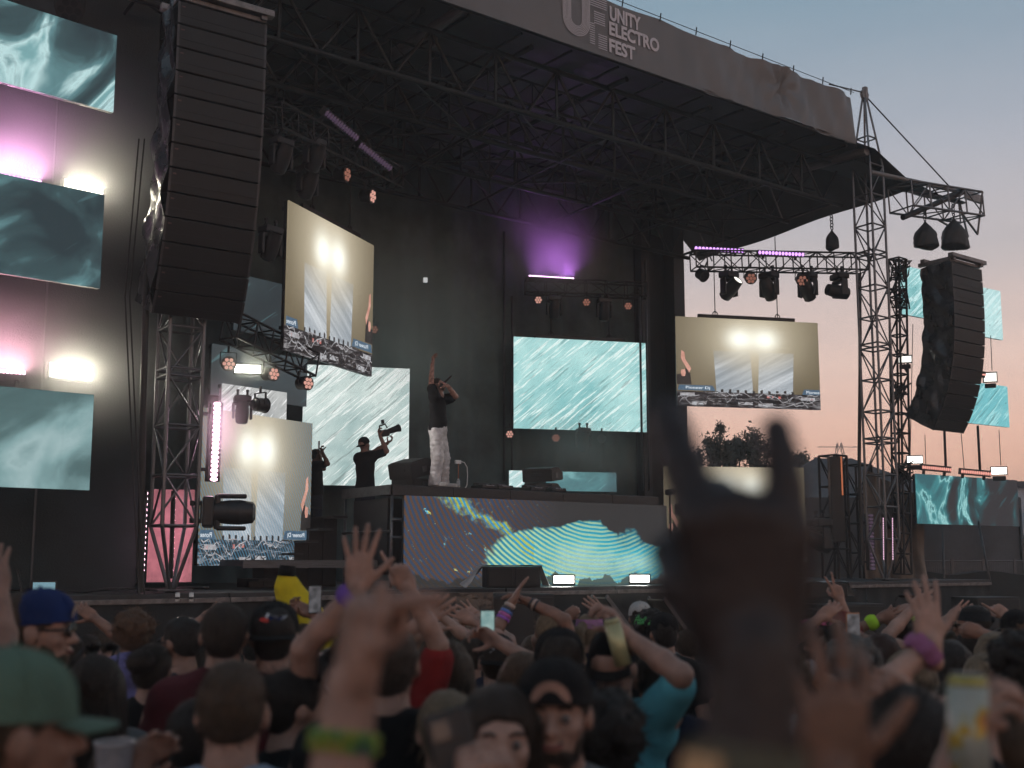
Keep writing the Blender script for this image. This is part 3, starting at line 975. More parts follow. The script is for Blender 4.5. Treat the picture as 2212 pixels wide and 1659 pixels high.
# ================================================================== DJ RISER
RV = .62
ru0, rz = hit(846, 1046, RV)
ru1, _ = hit(1420, 1082, RV)
RZ = rz
rs = T('dj_riser', SF(ru0, RV, FLOOR), 'tall black dj riser on metal legs carrying the singer', 'riser')
rs.o['category'] = 'riser'
RW, RD, RH = ru1 - ru0, 1.75, RZ - FLOOR
for i in range(5):
    rs.add('deck_board', MB().box((0, 0, 0), (RW / 5 - .006, RD, .09), bev=.008).mesh('deck_board', DECK), Matrix.Translation(((i + .5) * RW / 5, RD / 2, RH - .045)))
    rs.add('fascia', MB().box((0, 0, 0), (RW / 5 - .004, .03, .17), bev=.006).mesh('fascia', PLAST), Matrix.Translation(((i + .5) * RW / 5, -.02, RH - .10)))
rs.add('side_rail', MB().box((0, 0, 0), (.04, RD, .17), bev=.006).mesh('side_rail', ALU_D), Matrix.Translation((-.02, RD / 2, RH - .09)))
for x in (.02, RW * .35, RW * .68, RW - .05):
    for y in (.02, RD - .05):
        rs.add('leg', MB().cyl((0, 0, 0), (0, 0, RH - .18), .028, n=10).mesh('leg', ALU), Matrix.Translation((x, y, 0)))
for zz in (.35, .95):
    rs.tube('ledger', S(ru0, RV, FLOOR + zz), S(ru0, RV + RD, FLOOR + zz), .024, ALU_D)
    rs.tube('clamp', S(ru0, RV - .02, RZ - .42 - zz * .5), S(ru0 + .28, RV - .02, RZ - .42 - zz * .5), .03, ALU)
rs.block('skirting_panel', (.3, RD * .55, RH * .5), (.35, RD * .7, RH * .75), PLAST)
rs.block('side_platform', (-1.3, .9, .42), (2.4, 1.2, .10), DECK)
rs.block('side_platform_edge', (-1.3, .28, .40), (2.4, .04, .12), ALU_D)
# big screen on its front with moire bands
def front_film(w_, h_):
    m, nt, b = scr_base('front_film')
    t, x, z = gcoord(nt)
    xs = math_(nt, 'MULTIPLY', x, w_)
    zs = math_(nt, 'MULTIPLY', z, h_)
    n1 = node(nt, 'ShaderNodeTexNoise', Vector=comb(nt, xs, zs, 1.1, 1.5, 0, 5), Scale=1.0, Detail=5.0, Roughness=.55, Distortion=.4)
    # billowing cloud, centre right and low
    m1 = blob(nt, x, z, .62, .30, 6.6)
    m2 = blob(nt, x, z, .85, .28, 20)
    f = math_(nt, 'ADD', math_(nt, 'MAXIMUM', m1, m2), math_(nt, 'MULTIPLY', math_(nt, 'SUBTRACT', n1.outputs[0], .5), .65))
    cl = ramp_(nt, f, [(.46, (.032, .030, .031)), (.50, (.02, .16, .22)), (.62, (.02, .32, .46)), (.80, (.05, .46, .58)), (1.0, (.45, .80, .78))])
    # dark tree line at the foot
    n4 = node(nt, 'ShaderNodeTexNoise', Vector=comb(nt, xs, zs, 2.6, .2, 0, 3), Scale=1.0, Detail=5.0)
    tr = math_(nt, 'LESS_THAN', z, math_(nt, 'MULTIPLY_ADD', n4.outputs[0], .55, -.19))
    # curved interference bands, strongest on the left
    wv = node(nt, 'ShaderNodeTexWave', _wave_type='RINGS', _rings_direction='SPHERICAL', Vector=node(nt, 'ShaderNodeMapping', Vector=node(nt, 'ShaderNodeCombineXYZ', X=xs, Y=zs).outputs[0], Location=(-4.3, -3.2, 0), Scale=(1, 1.3, 1)).outputs[0], Scale=3.1, Distortion=1.4, Detail=1.0)
    st_ = ramp_(nt, wv.outputs['Fac'], [(.38, 0.0), (.62, 1.0)])
    dark = mixc(nt, st_, (.105, .052, .028), (.022, .055, .115))
    left = ramp_(nt, x, [(.30, 1.0), (.55, 0.0)])
    c = mixc(nt, left, cl, dark)
    inC = ramp_(nt, f, [(.47, 0.0), (.52, 1.0)])
    cyan = mixc(nt, st_, mixc(nt, .5, cl, (.0, .26, .42)), (.42, .60, .34))
    c = mixc(nt, math_(nt, 'MULTIPLY', inC, ramp_(nt, x, [(.45, 1.0), (.95, .45)])), c, cyan)
    # bright torn edge sweeping down from the upper left
    e = math_(nt, 'SUBTRACT', z, math_(nt, 'MULTIPLY_ADD', x, -1.9, 1.28))
    n5 = node(nt, 'ShaderNodeTexNoise', Vector=comb(nt, xs, zs, 2.2, 2.6, 0, 9), Scale=1.0, Detail=6.0, Roughness=.7)
    e = math_(nt, 'ABSOLUTE', math_(nt, 'ADD', e, math_(nt, 'MULTIPLY', math_(nt, 'SUBTRACT', n5.outputs[0], .5), .6)))
    eb = math_(nt, 'MULTIPLY', ramp_(nt, e, [(.01, .9), (.10, 0.0)]), math_(nt, 'LESS_THAN', x, .45))
    edge = mixc(nt, st_, (.02, .34, .62), (.46, .48, .05))
    c = mixc(nt, eb, c, edge)
    n6 = node(nt, 'ShaderNodeTexNoise', Vector=comb(nt, xs, zs, 5, 9, R(30), 9), Scale=1.0, Detail=5.0, Roughness=.7)
    sp = math_(nt, 'MULTIPLY', ramp_(nt, n6.outputs[0], [(.64, 0.0), (.68, 1.0)]), left)
    c = mixc(nt, sp, c, mixc(nt, st_, (.10, .55, .75), (.60, .55, .10)))
    c = mixc(nt, math_(nt, 'MULTIPLY', tr, .85), c, (.025, .024, .02))
    c = led_grid(nt, c, x, z, w_, h_, .5)
    nt.links.new(c, b.inputs['Emission Color'])
    b.inputs['Emission Strength'].default_value = 1.05
    return m
fl = hit(872, 1068, RV - .12)
bl_ = S(fl[0], RV - .12, 0)
screen('wide screen on the riser front with curved colour bands and a cyan cloud', 872, 1070, 1272, 1443, bl_.y, YAW, front_film)
# flight of steps and railing behind the riser's left side
stp = T('stairs', SF(ru0 - 1.6, RV + 1.9, FLOOR), 'black steps with a railing climbing to the riser from the left', 'stairs')
for i in range(6):
    stp.block('step', (.28 * i, 0, .13 + .22 * i), (.28, .9, .04), DECK)
    stp.block('riser_board', (.28 * i, .2, (.11 + .22 * i) / 2), (.27, .5, .11 + .22 * i), STEEL)
for i in range(9):
    stp.block('baluster', (-.2 + .2 * i, .62, 1.15), (.02, .02, .55), STEEL)
stp.block('handrail', (.6, .62, 1.44), (1.9, .03, .03), STEEL)

# ---- wedge monitors stacked in pairs
def wedge(M, label, w_=1.05, d_=.62, h_=.34):
    t = T('stage_monitor', M, label, 'speaker', 'stage monitors')
    pr = [(0, 0), (d_, 0), (d_, h_ * .55), (d_ * .62, h_), (0, h_ * .9)]
    vs = [(x, a, b) for x in (-w_ / 2, w_ / 2) for a, b in pr]
    n = len(pr)
    fs = [tuple(range(n)), tuple(reversed(range(n, 2 * n)))] + [(i, n + i, n + (i + 1) % n, (i + 1) % n) for i in range(n)]
    bm = bmesh.new()
    bv = [bm.verts.new(v) for v in vs]
    for f in fs:
        bm.faces.new([bv[i] for i in f])
    bmesh.ops.recalc_face_normals(bm, faces=bm.faces)
    bmesh.ops.bevel(bm, geom=bm.edges[:], offset=.014, segments=2, affect='EDGES')
    d = bpy.data.meshes.new('cabinet')
    bm.to_mesh(d)
    bm.free()
    d.materials.append(CAB)
    t.add('cabinet', d)
    a = math.atan2(h_ * .45, -d_ * .38)
    t.add('grille', MB().box((0, 0, 0), (w_ * .92, d_ * .48, .012), bev=.004).mesh('grille', GRILLE), Matrix.Translation((0, d_ * .31, h_ * .955)) @ Matrix.Rotation(R(3), 4, 'X'))
    t.add('socket_plate', MB().box((0, 0, 0), (.01, .12, .10), bev=.003).mesh('socket_plate', ALU_D), Matrix.Translation((w_ / 2 + .005, d_ * .45, h_ * .4)))
    t.add('handle', MB().box((0, 0, 0), (.24, .012, .06), bev=.004).mesh('handle', STEEL), Matrix.Translation((0, -.004, h_ * .5)))
    return t
def wedge_at(px, py, Y, yaw, tilt, label):
    p = at(px, py, Y)
    return wedge(LF(p, yaw, tilt), label)
mz = RZ
def on_deck(px, v):
    u, _ = hit(px, 1045, v)
    return S(u, v, RZ)
wedge(LF(on_deck(868, RV + .55), R(-34), 0), 'lower stage monitor lying under a tilted one beside the singer', .50, .74, .16)
wedge(LF(on_deck(866, RV + .55) + Z * .13, R(-34), R(13)), 'tilted upper stage monitor beside the singer', .54, .80, .31)
wedge(LF(on_deck(1160, RV + .75), R(-24), 0), 'lower monitor of the stacked pair right of the mixing gear', .60, .60, .22)
wedge(LF(on_deck(1160, RV + .75) + Z * .235, R(-24), R(7)), 'upper monitor of the stacked pair right of the mixing gear', .62, .62, .27)
# players and mixer laid on the deck
for k, (px, lb) in enumerate(((1046, 'left media player on the riser front edge'), (1080, 'middle low mixer on the riser front edge'), (1150, 'right media player on the riser front edge'), (1195, 'small media player at the foot of the stacked monitors'))):
    t = T('media_player', LF(on_deck(px, RV + .25), YAW), lb, 'player', 'dj players')
    t.add('body', MB().box((0, 0, .045), (.34, .38, .07), bev=.012).mesh('body', PLAST))
    t.add('jog_wheel', MB().cyl((0, 0, .08), (0, 0, .105), .10, .095, 20).mesh('jog_wheel', ALU_D))
    t.add('screen_hump', MB().box((0, .14, .10), (.26, .07, .06), bev=.01).mesh('screen_hump', PLAST))
    t.add('lettering', fit_text(text_mesh('Pioneer Dj', 1, PRINT), .16, .02), frame(Vector((-.08, -.196, .055)), Vector((1, 0, 0)), Vector((0, 0, 1)), Vector((0, -1, 0))))
# bottle with a little clip lamp on the deck
t = T('clip_lamp', LF(on_deck(990, RV + .4), YAW), 'small clip lamp with a white head and curled cable on the riser', 'lamp')
t.add('bottle', MB().cyl((0, 0, 0), (0, 0, .14), .035, n=12).cyl((0, 0, .14), (0, 0, .19), .035, .014, 12).mesh('bottle', mat('clear_plastic', (.4, .42, .43), .2)))
t.add('stem', MB().cyl((0, 0, .18), (0, 0, .46), .010, n=8).mesh('stem', mat('orange_stem', (.35, .12, .05), .5)))
t.add('head', MB().box((-.01, 0, .49), (.12, .05, .07), bev=.01).mesh('head', WHITE))
t.add('cable', MB().path([(.06, 0, .5), (.13, 0, .49), (.19, 0, .40), (.20, 0, .25), (.19, 0, .08), (.14, 0, .01)], .008).mesh('cable', WHITE))
# microphone stand etc at the right end of the riser
t = T('camera_mast', LF(S(ru1 + .35, RV, FLOOR), YAW), 'thin black mast with a small camera at the right end of the riser', 'mast')
t.add('pole', MB().cyl((0, 0, 0), (0, 0, RH + .12), .02, n=8).mesh('pole', STEEL))
t.add('camera', MB().box((0, 0, RH + .10), (.12, .18, .12), bev=.02).cyl((0, -.09, RH + .1), (0, -.15, RH + .1), .04, n=12).mesh('camera', PLAST))
t.add('clamp', MB().box((.25, 0, RH - .25), (.16, .1, .24), bev=.02).mesh('clamp', ALU_D))

# ================================================================== LIGHT FIXTURES
L_WARM = emit('blinder_white', (1.0, .95, .78), 14.0)
L_STRB = emit('strobe_white', (1.0, .98, .90), 7.0)
L_STRB_D = emit('strobe_dim', (1.0, .97, .88), 1.6)
L_PURP = emit('led_purple', (.62, .30, .85), 2.2)
L_PURPB = emit('led_purple_bright', (1.0, .55, 1.0), 7.0)
L_PURPD = emit('led_purple_dim', (.42, .24, .46), .13)
L_PINK = emit('led_pink', (1.0, .58, .74), 12.0)
L_RED = emit('led_red_cells', (1.0, .42, .34), 1.0)
L_AMB = emit('par_amber', (1.0, .40, .28), .28)
L_AMBB = emit('par_amber_bright', (1.0, .50, .40), .7)
L_OFF = GLASSY
def aim(p, q, up=Z):
    """matrix at p whose -y axis looks at q"""
    y = -(Vector(q) - Vector(p)).normalized()
    x = y.cross(Vector(up))
    x = x.normalized() if x.length > 1e-4 else Vector((1, 0, 0))
    z = x.cross(y)
    return frame(Vector(p), x, y, z)
def spot(t, M, energy, colr, size=R(70), radius=.08, blend=.6):
    l = bpy.data.lights.new('beam', 'SPOT')
    l.energy = energy
    l.color = colr
    l.spot_size = size
    l.spot_blend = blend
    l.shadow_soft_size = radius
    o = bpy.data.objects.new('beam', l)
    col.objects.link(o)
    o.parent = t.o
    o.matrix_basis = M
    return o
def par(p, look, label, em=None, r=.11, up=True, group='small par lamps'):
    """round can with a ring of led lenses in a U bracket"""
    em = em or L_AMB
    M = aim(p, look)
    t = T('par_lamp', M, label, 'stage light', group)
    t.add('can', cached(('parcan', r), lambda: MB().cyl((0, .26, 0), (0, .20, 0), r * .55, r * .85, 16).cyl((0, .20, 0), (0, -.02, 0), r * .95, r * 1.0, 18, False).cyl((0, -.02, 0), (0, .0, 0), r * 1.08, r * 1.08, 18).mesh('can', PLAST)))
    def lens():
        mb = MB()
        for k in range(7):
            a = 2 * math.pi * k / 6
            c = (0, -.025, 0) if k == 6 else (.62 * r * math.cos(a), -.025, .62 * r * math.sin(a))
            mb.cyl(c, (c[0], -.034, c[2]), r * .27, n=10)
        return mb.mesh('lens', em)
    t.add('lens', cached(('parlens', em.name, r), lens))
    def yoke():
        mb = MB()
        for s_ in (-1, 1):
            mb.box((s_ * r * 1.12, .1, r * .8), (.014, .035, r * 1.7))
        mb.box((0, .1, r * 1.65), (r * 2.26, .035, .014))
        mb.cyl((0, .1, r * 1.6), (0, .1, r * 2.6), .022, n=8)
        return mb.mesh('bracket', STEEL)
    t.add('bracket', cached(('paryoke', r), yoke))
    return t
def moving_head(p, yaw, tilt, label, em=None, s_=1.0, roll=0.0):
    M = LF(p, yaw, 0, roll) @ Matrix.Scale(s_, 4)
    t = T('moving_head_light', M, label, 'stage light', 'moving head lights')
    t.add('base', cached('mhb', lambda: MB().box((0, 0, -.07), (.36, .28, .13), bev=.03).mesh('base', PLAST)))
    t.add('clamp', cached('mhc', lambda: MB().box((0, 0, .01), (.26, .05, .02)).cyl((-.1, 0, 0), (-.1, 0, .10), .025, n=8).cyl((.1, 0, 0), (.1, 0, .10), .025, n=8).box((-.1, 0, .11), (.06, .05, .05), bev=.01).box((.1, 0, .11), (.06, .05, .05), bev=.01).mesh('clamp', STEEL)))
    def yk():
        mb = MB().box((0, 0, -.17), (.40, .15, .07), bev=.025)
        for s in (-1, 1):
            mb.box((s * .185, 0, -.33), (.05, .15, .34), bev=.02)
        return mb.mesh('yoke', PLAST)
    t.add('yoke', cached('mhy', yk))
    def hd():
        mb = MB()
        prof = [(-.20, .08), (-.17, .125), (-.02, .145), (.10, .140), (.24, .122), (.30, .118), (.305, .10)]
        for (a, r0), (b, r1) in zip(prof, prof[1:]):
            mb.cyl((0, -a, 0), (0, -b, 0), r0, r1, 18, False)
        mb.cyl((0, .20, 0), (0, .199, 0), .08, n=18)
        mb.box((0, .05, .12), (.14, .16, .04), bev=.01)
        return mb.mesh('head', PLAST)
    h = t.add('head', cached('mhh', hd), Matrix.Translation((0, 0, -.40)) @ Matrix.Rotation(tilt, 4, 'X'))
    e = em or L_OFF
    t.add('lens', cached(('mhl', e.name), lambda: MB().cyl((0, -.290, 0), (0, -.296, 0), .10, n=20).mesh('lens', e)), None, h)
    return t
def led_bar(a, b, face, label, em, n=14, housing=.11, depth=.13, light=None):
    """batten from a to b, its row of lenses looking along face"""
    a, b, face = Vector(a), Vector(b), Vector(face).normalized()
    d = b - a
    L = d.length
    x = d / L
    y = -(face - x * face.dot(x)).normalized()
    z = x.cross(y)
    M = frame(a, x, y, z)
    t = T('led_bar', M, label, 'led bar', 'led battens')
    t.add('housing', MB().box((L / 2, depth / 2 + .012, 0), (L, depth, housing), bev=.012).mesh('housing', PLAST))
    mb = MB()
    for k in range(n):
        c = (k + .5) * L / n
        mb.ball((c, .004, 0), (L / n * .42, .018, min(housing * .36, L / n * .8)), 10, 6)
    t.add('lenses', mb.mesh('lenses', em))
    for s in (.15, .85):
        t.add('bracket', cached(('ledbr', round(housing, 2)), lambda: MB().box((0, .10, -housing * .75), (.05, .08, housing * .6), bev=.008).mesh('bracket', STEEL)), Matrix.Translation((L * s, .03, 0)))
    if light:
        e, c, size = light
        l = bpy.data.lights.new('glow', 'AREA')
        l.shape = 'RECTANGLE'
        l.size, l.size_y = L, .08
        l.energy = e
        l.color = c
        l.spread = size
        o = bpy.data.objects.new('glow', l)
        col.objects.link(o)
        o.parent = t.o
        # area lights shine along -z: map -z to -y
        o.matrix_basis = Matrix.Translation((L / 2, -.03, 0)) @ Matrix.Rotation(R(-90), 4, 'X')
    return t
def strobe(p, look, w_, h_, label, em, light=None, yoke=True):
    M = aim(p, look)
    t = T('strobe_light', M, label, 'strobe light', 'white strobe panels')
    t.add('housing', MB().box((0, .07, 0), (w_ + .05, .12, h_ + .06), bev=.015).mesh('housing', PLAST))
    t.add('glass', MB().box((0, .0, 0), (w_, .014, h_), bev=.004).mesh('glass', em))
    if yoke:
        t.add('foot', MB().box((0, .08, -h_ * .5 - .11), (w_ * .9, .16, .12), bev=.02).mesh('foot', PLAST))
    if light:
        l = bpy.data.lights.new('glow', 'AREA')
        l.shape = 'RECTANGLE'
        l.size, l.size_y = w_, h_
        l.energy = light[0]
        l.color = light[1]
        o = bpy.data.objects.new('glow', l)
        col.objects.link(o)
        o.parent = t.o
        o.matrix_basis = Matrix.Translation((0, -.02, 0)) @ Matrix.Rotation(R(-90), 4, 'X')
    return t
CAMP = Vector((0, 0, CAMZ))
F_OUT = (-V)          # out to the audience

# ---- right lighting truss with its lamps
rt = T('lighting_truss', at(1495, 565, 26.6), 'dark lighting truss holding lamps over the right camera screen', 'truss', 'lighting trusses')
ra, rb = at(1497, 563, 26.4), at(1866, 569, 27.2)
box_truss(rt, ra, rb, Z, .42, .42, .45, .024, STEEL)
for i, (px, yaw, tilt, em, lb) in enumerate(((1570, R(40), R(-38), L_STRB_D, 'moving head on the right truss, its pale lens aimed down left'), (1655, R(-50), R(-60), None, 'moving head on the right truss, second from the left, aimed down'), (1738, R(-45), R(-55), None, 'moving head on the right truss, third from the left, aimed down'), (1808, R(-75), R(-8), None, 'moving head at the right end of the right truss, turned sideways'))):
    f = (px - 1497) / (1866 - 1497)
    t = moving_head(ra.lerp(rb, f) - Z * .30 - Vector((0, .1, 0)), yaw, tilt, lb, em, 1.18)
    if em:
        hp = t.M.translation - Z * .47
        sg = S(hit(945, 1040, RV + .38)[0], RV + .38, RZ + 1.1)
        q = (sg - hp).to_track_quat('-Z', 'Y').to_matrix().to_4x4()
        spot(t, t.Mi @ Matrix.Translation(hp + (sg - hp).normalized() * .6) @ q, 300, (1, .95, .88), R(12), .05, .8)
for px, py, lb, em in ((1521, 597, 'dark par lamp at the left end of the right truss', L_OFF), (1622, 601, 'lit amber par lamp on the right truss, left one', L_AMB), (1733, 606, 'lit amber par lamp on the right truss, right one', L_AMB)):
    p = at(px, py, 26.6)
    par(p, p + (CAMP - p) * .5 + Vector((3, 0, -2)) * (1 if em == L_AMB else 4), lb, em, .14)
for x0, y0, x1, y1, lb in ((1500, 536, 1608, 542, 'purple led bar on top of the right truss, left one'), (1638, 545, 1738, 550, 'purple led bar on top of the right truss, right one')):
    led_bar(at(x0, y0, 26.3), at(x1, y1, 26.5), CAMP - at(x0, y0, 26) + Z * 3, lb, L_PURP, 14, .13)
solo('drop_cable', MB().path([at(1857, 590, 27), at(1858, 800, 27.05), at(1856, 1000, 27), at(1862, 1220, 27)], .045, 8).mesh('drop_cable', RUBBER), None, 'thick black cable bundle hanging from the right truss end', 'cable')

# ---- left lighting truss above the steep camera screen, going away
la, lb_ = at(585, 250, 17.5), at(850, 385, 22.0)
lt = T('lighting_truss', la, 'dark lighting truss above the steep left camera screen', 'truss', 'lighting trusses')
box_truss(lt, la, lb_, Z, .42, .42, .55, .024, STEEL)
led_bar(at(704, 243, 18.6), at(774, 301, 19.6), CAMP - at(740, 270, 19) + Vector((3, 0, -2)), 'dim purple led bar on the left truss, upper one', L_PURPD, 14, .16)
led_bar(at(778, 312, 19.7), at(846, 366, 20.8), CAMP - at(800, 340, 20) + Vector((3, 0, -2)), 'dim purple led bar on the left truss, lower one', L_PURPD, 14, .16)
for px, py, Y, r_, em, lb, off in ((748, 377, 20.4, .14, L_AMB, 'glowing par lamp under the left truss, left one', 9), (803, 424, 21.2, .14, L_AMBB, 'glowing par lamp under the left truss, right one', 9)):
    p = at(px, py, Y)
    par(p, p + Vector((off, -3, -1.5)), lb, em, r_)
for px, py, Y, lb in ((608, 330, 18, 'dark moving head under the left truss, leftmost'), (680, 330, 18.8, 'dark moving head under the left truss, middle'), (665, 390, 19.2, 'dark moving head hanging above the steep left screen'), (585, 520, 18.5, 'dark moving head hanging behind the left speaker array')):
    moving_head(at(px, py - 30, Y), R(50), R(-60), lb, None, 1.0)
# ---- lower left truss with strobe and pars
l2a, l2b = at(498, 705, 18.0), at(668, 790, 19.6)
lt2 = T('lighting_truss', l2a, 'dark lighting truss crossing below the left speaker array', 'truss', 'lighting trusses')
box_truss(lt2, l2a, l2b, Z, .40, .42, .42, .024, STEEL)
strobe(at(535, 797, 18.2), at(535, 797, 18.2) + Vector((.8, -5, -.5)), .42, .13, 'lit white strobe under the lower left truss between two pars', L_STRB, (12, (1, .95, .8)), False)
for px, py, Y, off, lb in ((494, 786, 18.0, 1.5, 'amber par lamp left of the strobe under the lower left truss'), (590, 808, 18.4, 5, 'amber par lamp right of the strobe under the lower left truss'), (664, 828, 18.8, 5, 'amber par lamp at the end of the lower left truss')):
    p = at(px, py, Y)
    t = par(p, p + Vector((off, -4, -.6)), lb, L_AMBB, .115)
    if px == 664:  # extra white spot by this par, added to brighten the singer
        sg = S(hit(945, 1040, RV + .38)[0], RV + .38, RZ + .95)
        q = (sg - p).to_track_quat('-Z', 'Y').to_matrix().to_4x4()
        spot(t, t.Mi @ Matrix.Translation(p + (sg - p).normalized() * .2 + Vector((0, -.15, 0))) @ q, 120, (1, .93, .88), R(50), .10, .7)
p = at(572, 876, 18.3)
par(p, p + Vector((3, 4, 0)), 'dark par lamp hanging before the narrow white screen', L_OFF, .12)
moving_head(at(524, 855, 18.6), R(20), R(-80), 'dark moving head before the narrow white screen', None, .8)

# ---- lamps on the back wall
led_bar(at(1142, 595, 27.0), at(1240, 601, 27.2), Vector((0, -.45, 1)), 'bright purple led bar shining up through smoke on the back wall', L_PURPB, 16, .10, .12, (20, (.62, .20, .95), R(110)))
bt = T('lighting_truss', at(1130, 620, 27.3), 'dark truss across the back wall above the turquoise screen', 'truss', 'lighting trusses')
box_truss(bt, at(1135, 618, 27.4), at(1395, 628, 27.7), Z, .35, .35, .5, .02, STEEL)
for px, py, em, lb in ((1163, 648, L_AMBB, 'glowing par lamp on the back truss, left'), (1267, 653, L_AMB, 'glowing par lamp on the back truss, middle'), (1357, 661, L_AMB, 'glowing par lamp on the back truss, right'), (1101, 938, L_AMBB, 'bright par lamp at the lower left corner of the turquoise screen'), (1201, 946, L_AMB, 'dim par lamp under the turquoise screen, left one'), (1300, 948, L_OFF, 'dark par lamp under the turquoise screen, right one'), (808, 712, L_AMB, 'small par lamp glinting in smoke behind the steep left screen')):
    p = at(px, py, 27.0 if px > 900 else 25)
    par(p, p + (CAMP - p), lb, em, .10)
for px, py, lb in ((1197, 640, 'dark moving head on the back truss, left one'), (1305, 645, 'dark moving head on the back truss, right one'), (1260, 925, 'dark moving head below the turquoise screen')):
    moving_head(at(px, py, 27.1), R(10), R(-70), lb, None, .95)
WS = emit('white_square_light', (1, 1, 1), .75)
t = T('window_lamp', at(919, 605, 25.9), 'small square white light high on the back curtain', 'light')
t.add('face', MB().box((0, 0, 0), (.10, .02, .12)).mesh('face', WS))
t.add('case', MB().box((0, .03, 0), (.13, .03, .15), bev=.008).mesh('case', STEEL))
for k, (px, y0, y1) in enumerate(((1089, 500, 1040), (1106, 640, 1020), (1388, 620, 1060), (1402, 560, 1060))):
    solo('scaffold_pipe', MB().cyl((0, 0, 0), (0, 0, at(px, y0, 27.6).z - at(px, y1, 27.6).z), .03, n=8).mesh('pipe', ALU_D), at(px, y1, 27.6), ('thin upright pipe left of the turquoise screen, outer', 'thin upright pipe left of the turquoise screen, inner', 'upright pipe right of the turquoise screen, inner', 'upright pipe right of the turquoise screen, outer')[k], 'pipe')

# ---- left wing lamps
par(at(150, 22, 14.2), CAMP, 'dark round lamp on top of the topmost left screen', L_OFF, .17)
lq = lambda px, py, v=.85: S(*((lambda h: (h[0], v, h[1]))(hit(px, py, v))))
led_bar(lq(-60, 367), lq(90, 392), F_OUT * .8 + Z, 'pink-purple led bar on the left wing between the upper screens', L_PURPB, 16, .11, .12, (42, (.95, .45, .80), R(150)))
led_bar(lq(-70, 796), lq(56, 805), F_OUT * .8 + Z, 'pink led bar on the left wing above the lowest screen', L_PINK, 14, .11, .12, (32, (1, .5, .62), R(150)))
strobe(lq(181, 403), lq(181, 403) + F_OUT * 5 + Vector((.5, 0, .3)), .56, .11, 'glaring white strobe on the left wing, upper one', L_WARM, (20, (1, .93, .74)), False)
strobe(lq(154, 803), lq(154, 803) + F_OUT * 5 + Vector((.3, 0, .2)), .60, .20, 'glaring white strobe on the left wing, lower one', L_WARM, (25, (1, .93, .74)), False)
for k, (x0, x1, lb) in enumerate(((282, 300, 'thin cable left of the near tower, outer'), (292, 312, 'thin cable left of the near tower, inner'))):
    solo('drop_cable', MB().path([at(x1, 300, 15.6), at(x0 - 12 + 0 * k, 640, 15.4), at(x0, 900, 15.4), at(x1, 1285, 15.3)], .012, 6).mesh('drop_cable', RUBBER), None, lb, 'cable')
solo('drop_cable', MB().path([at(318, 560, 15.5), at(308, 900, 15.6), at(303, 1280, 15.7)], .05, 8).mesh('drop_cable', RUBBER), None, 'thick black cable bundle running down the near tower', 'cable')

# ---- lamps at the foot of the near tower
led_bar(at(470, 868, 16.6), at(462, 1040, 16.6), Vector((.55, -.8, 0)), 'tall upright pink led bar right of the near tower', L_PINK, 18, .20, .12, (16, (1, .55, .75), R(140)))
moving_head(at(436, 1106, 16.0), R(14), R(-90), 'dark moving head mounted sideways on the near tower', None, 1.25, R(-90))
L_PK2 = emit('led_pink_soft', (1.0, .48, .55), 1.5)
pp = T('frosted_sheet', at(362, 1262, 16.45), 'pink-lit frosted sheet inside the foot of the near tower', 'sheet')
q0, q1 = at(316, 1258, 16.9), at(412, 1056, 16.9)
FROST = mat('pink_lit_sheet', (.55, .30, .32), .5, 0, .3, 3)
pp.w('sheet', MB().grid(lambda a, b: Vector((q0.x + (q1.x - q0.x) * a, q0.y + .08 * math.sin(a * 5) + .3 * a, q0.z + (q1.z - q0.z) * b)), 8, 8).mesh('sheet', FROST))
for k, (x0, x1) in enumerate(((317, 308), (377, 371))):
    led_bar(at(x0, 1060, 16.35), at(x1, 1250, 16.35), Vector((.2 - .1 * k, .9, 0)), ('upright pink led strip at the left leg of the near tower foot', 'upright pink led strip at the right leg of the near tower foot')[k], L_PINK, 16, .06, .05, (1.6, (1, .45, .55), R(150)))
# ---- right wing lamps
for px, py, Y, w_, h_, lb, em in ((1955, 776, 27.4, .30, .15, 'white strobe beside the far tower at mid height', L_STRB_D), (2139, 815, 28.4, .30, .22, 'white strobe on top of the middle right wing screen', L_STRB_D), (1976, 993, 27.2, .34, .16, 'bright white strobe left on top of the lowest right screen', L_STRB), (2158, 1017, 27.6, .34, .16, 'bright white strobe right on top of the lowest right screen', L_STRB)):
    p = at(px, py, Y)
    strobe(p, p + (CAMP - p) + Vector((2, 0, 0)), w_, h_, lb, em)
for x0, y0, x1, y1, lb in ((1992, 1009, 2056, 1015, 'red-lit led bar on top of the lowest right screen, left one'), (2076, 1018, 2142, 1024, 'red-lit led bar on top of the lowest right screen, right one'), (2096, 805, 2130, 810, 'dim led bar on top of the middle right wing screen')):
    led_bar(at(x0, y0, 27.3), at(x1, y1, 27.4), CAMP - at(x0, y0, 27), lb, L_RED, 14, .16)
for k, (x0, y0, x1, y1, r_) in enumerate(((2040, 930, 2043, 1010, .035), (2112, 920, 2117, 1015, .035))):
    solo('support_pole', MB().cyl(at(x0, y0, 28.5), at(x1, y1, 28.3), r_, n=8).mesh('pole', STEEL), None, ('black support pole under the right array', 'black support pole under the middle right wing screen')[k], 'pole')
for k, (x0, y0, x1, y1) in enumerate(((1998, 940, 2000, 1012), (2075, 920, 2083, 1015), (2158, 930, 2162, 1005), (2140, 725, 2143, 800), (1972, 700, 1966, 990))):
    solo('steel_wire', MB().cyl(at(x0, y0, 28.2), at(x1, y1, 28.0), .010, n=5).mesh('wire', STEEL), None, ('thin steel wire left under the right array', 'thin steel wire below the middle right wing screen, left', 'thin steel wire below the middle right wing screen, right', 'thin steel wire under the upper far right screen', 'thin steel wire beside the far tower')[k], 'wire')
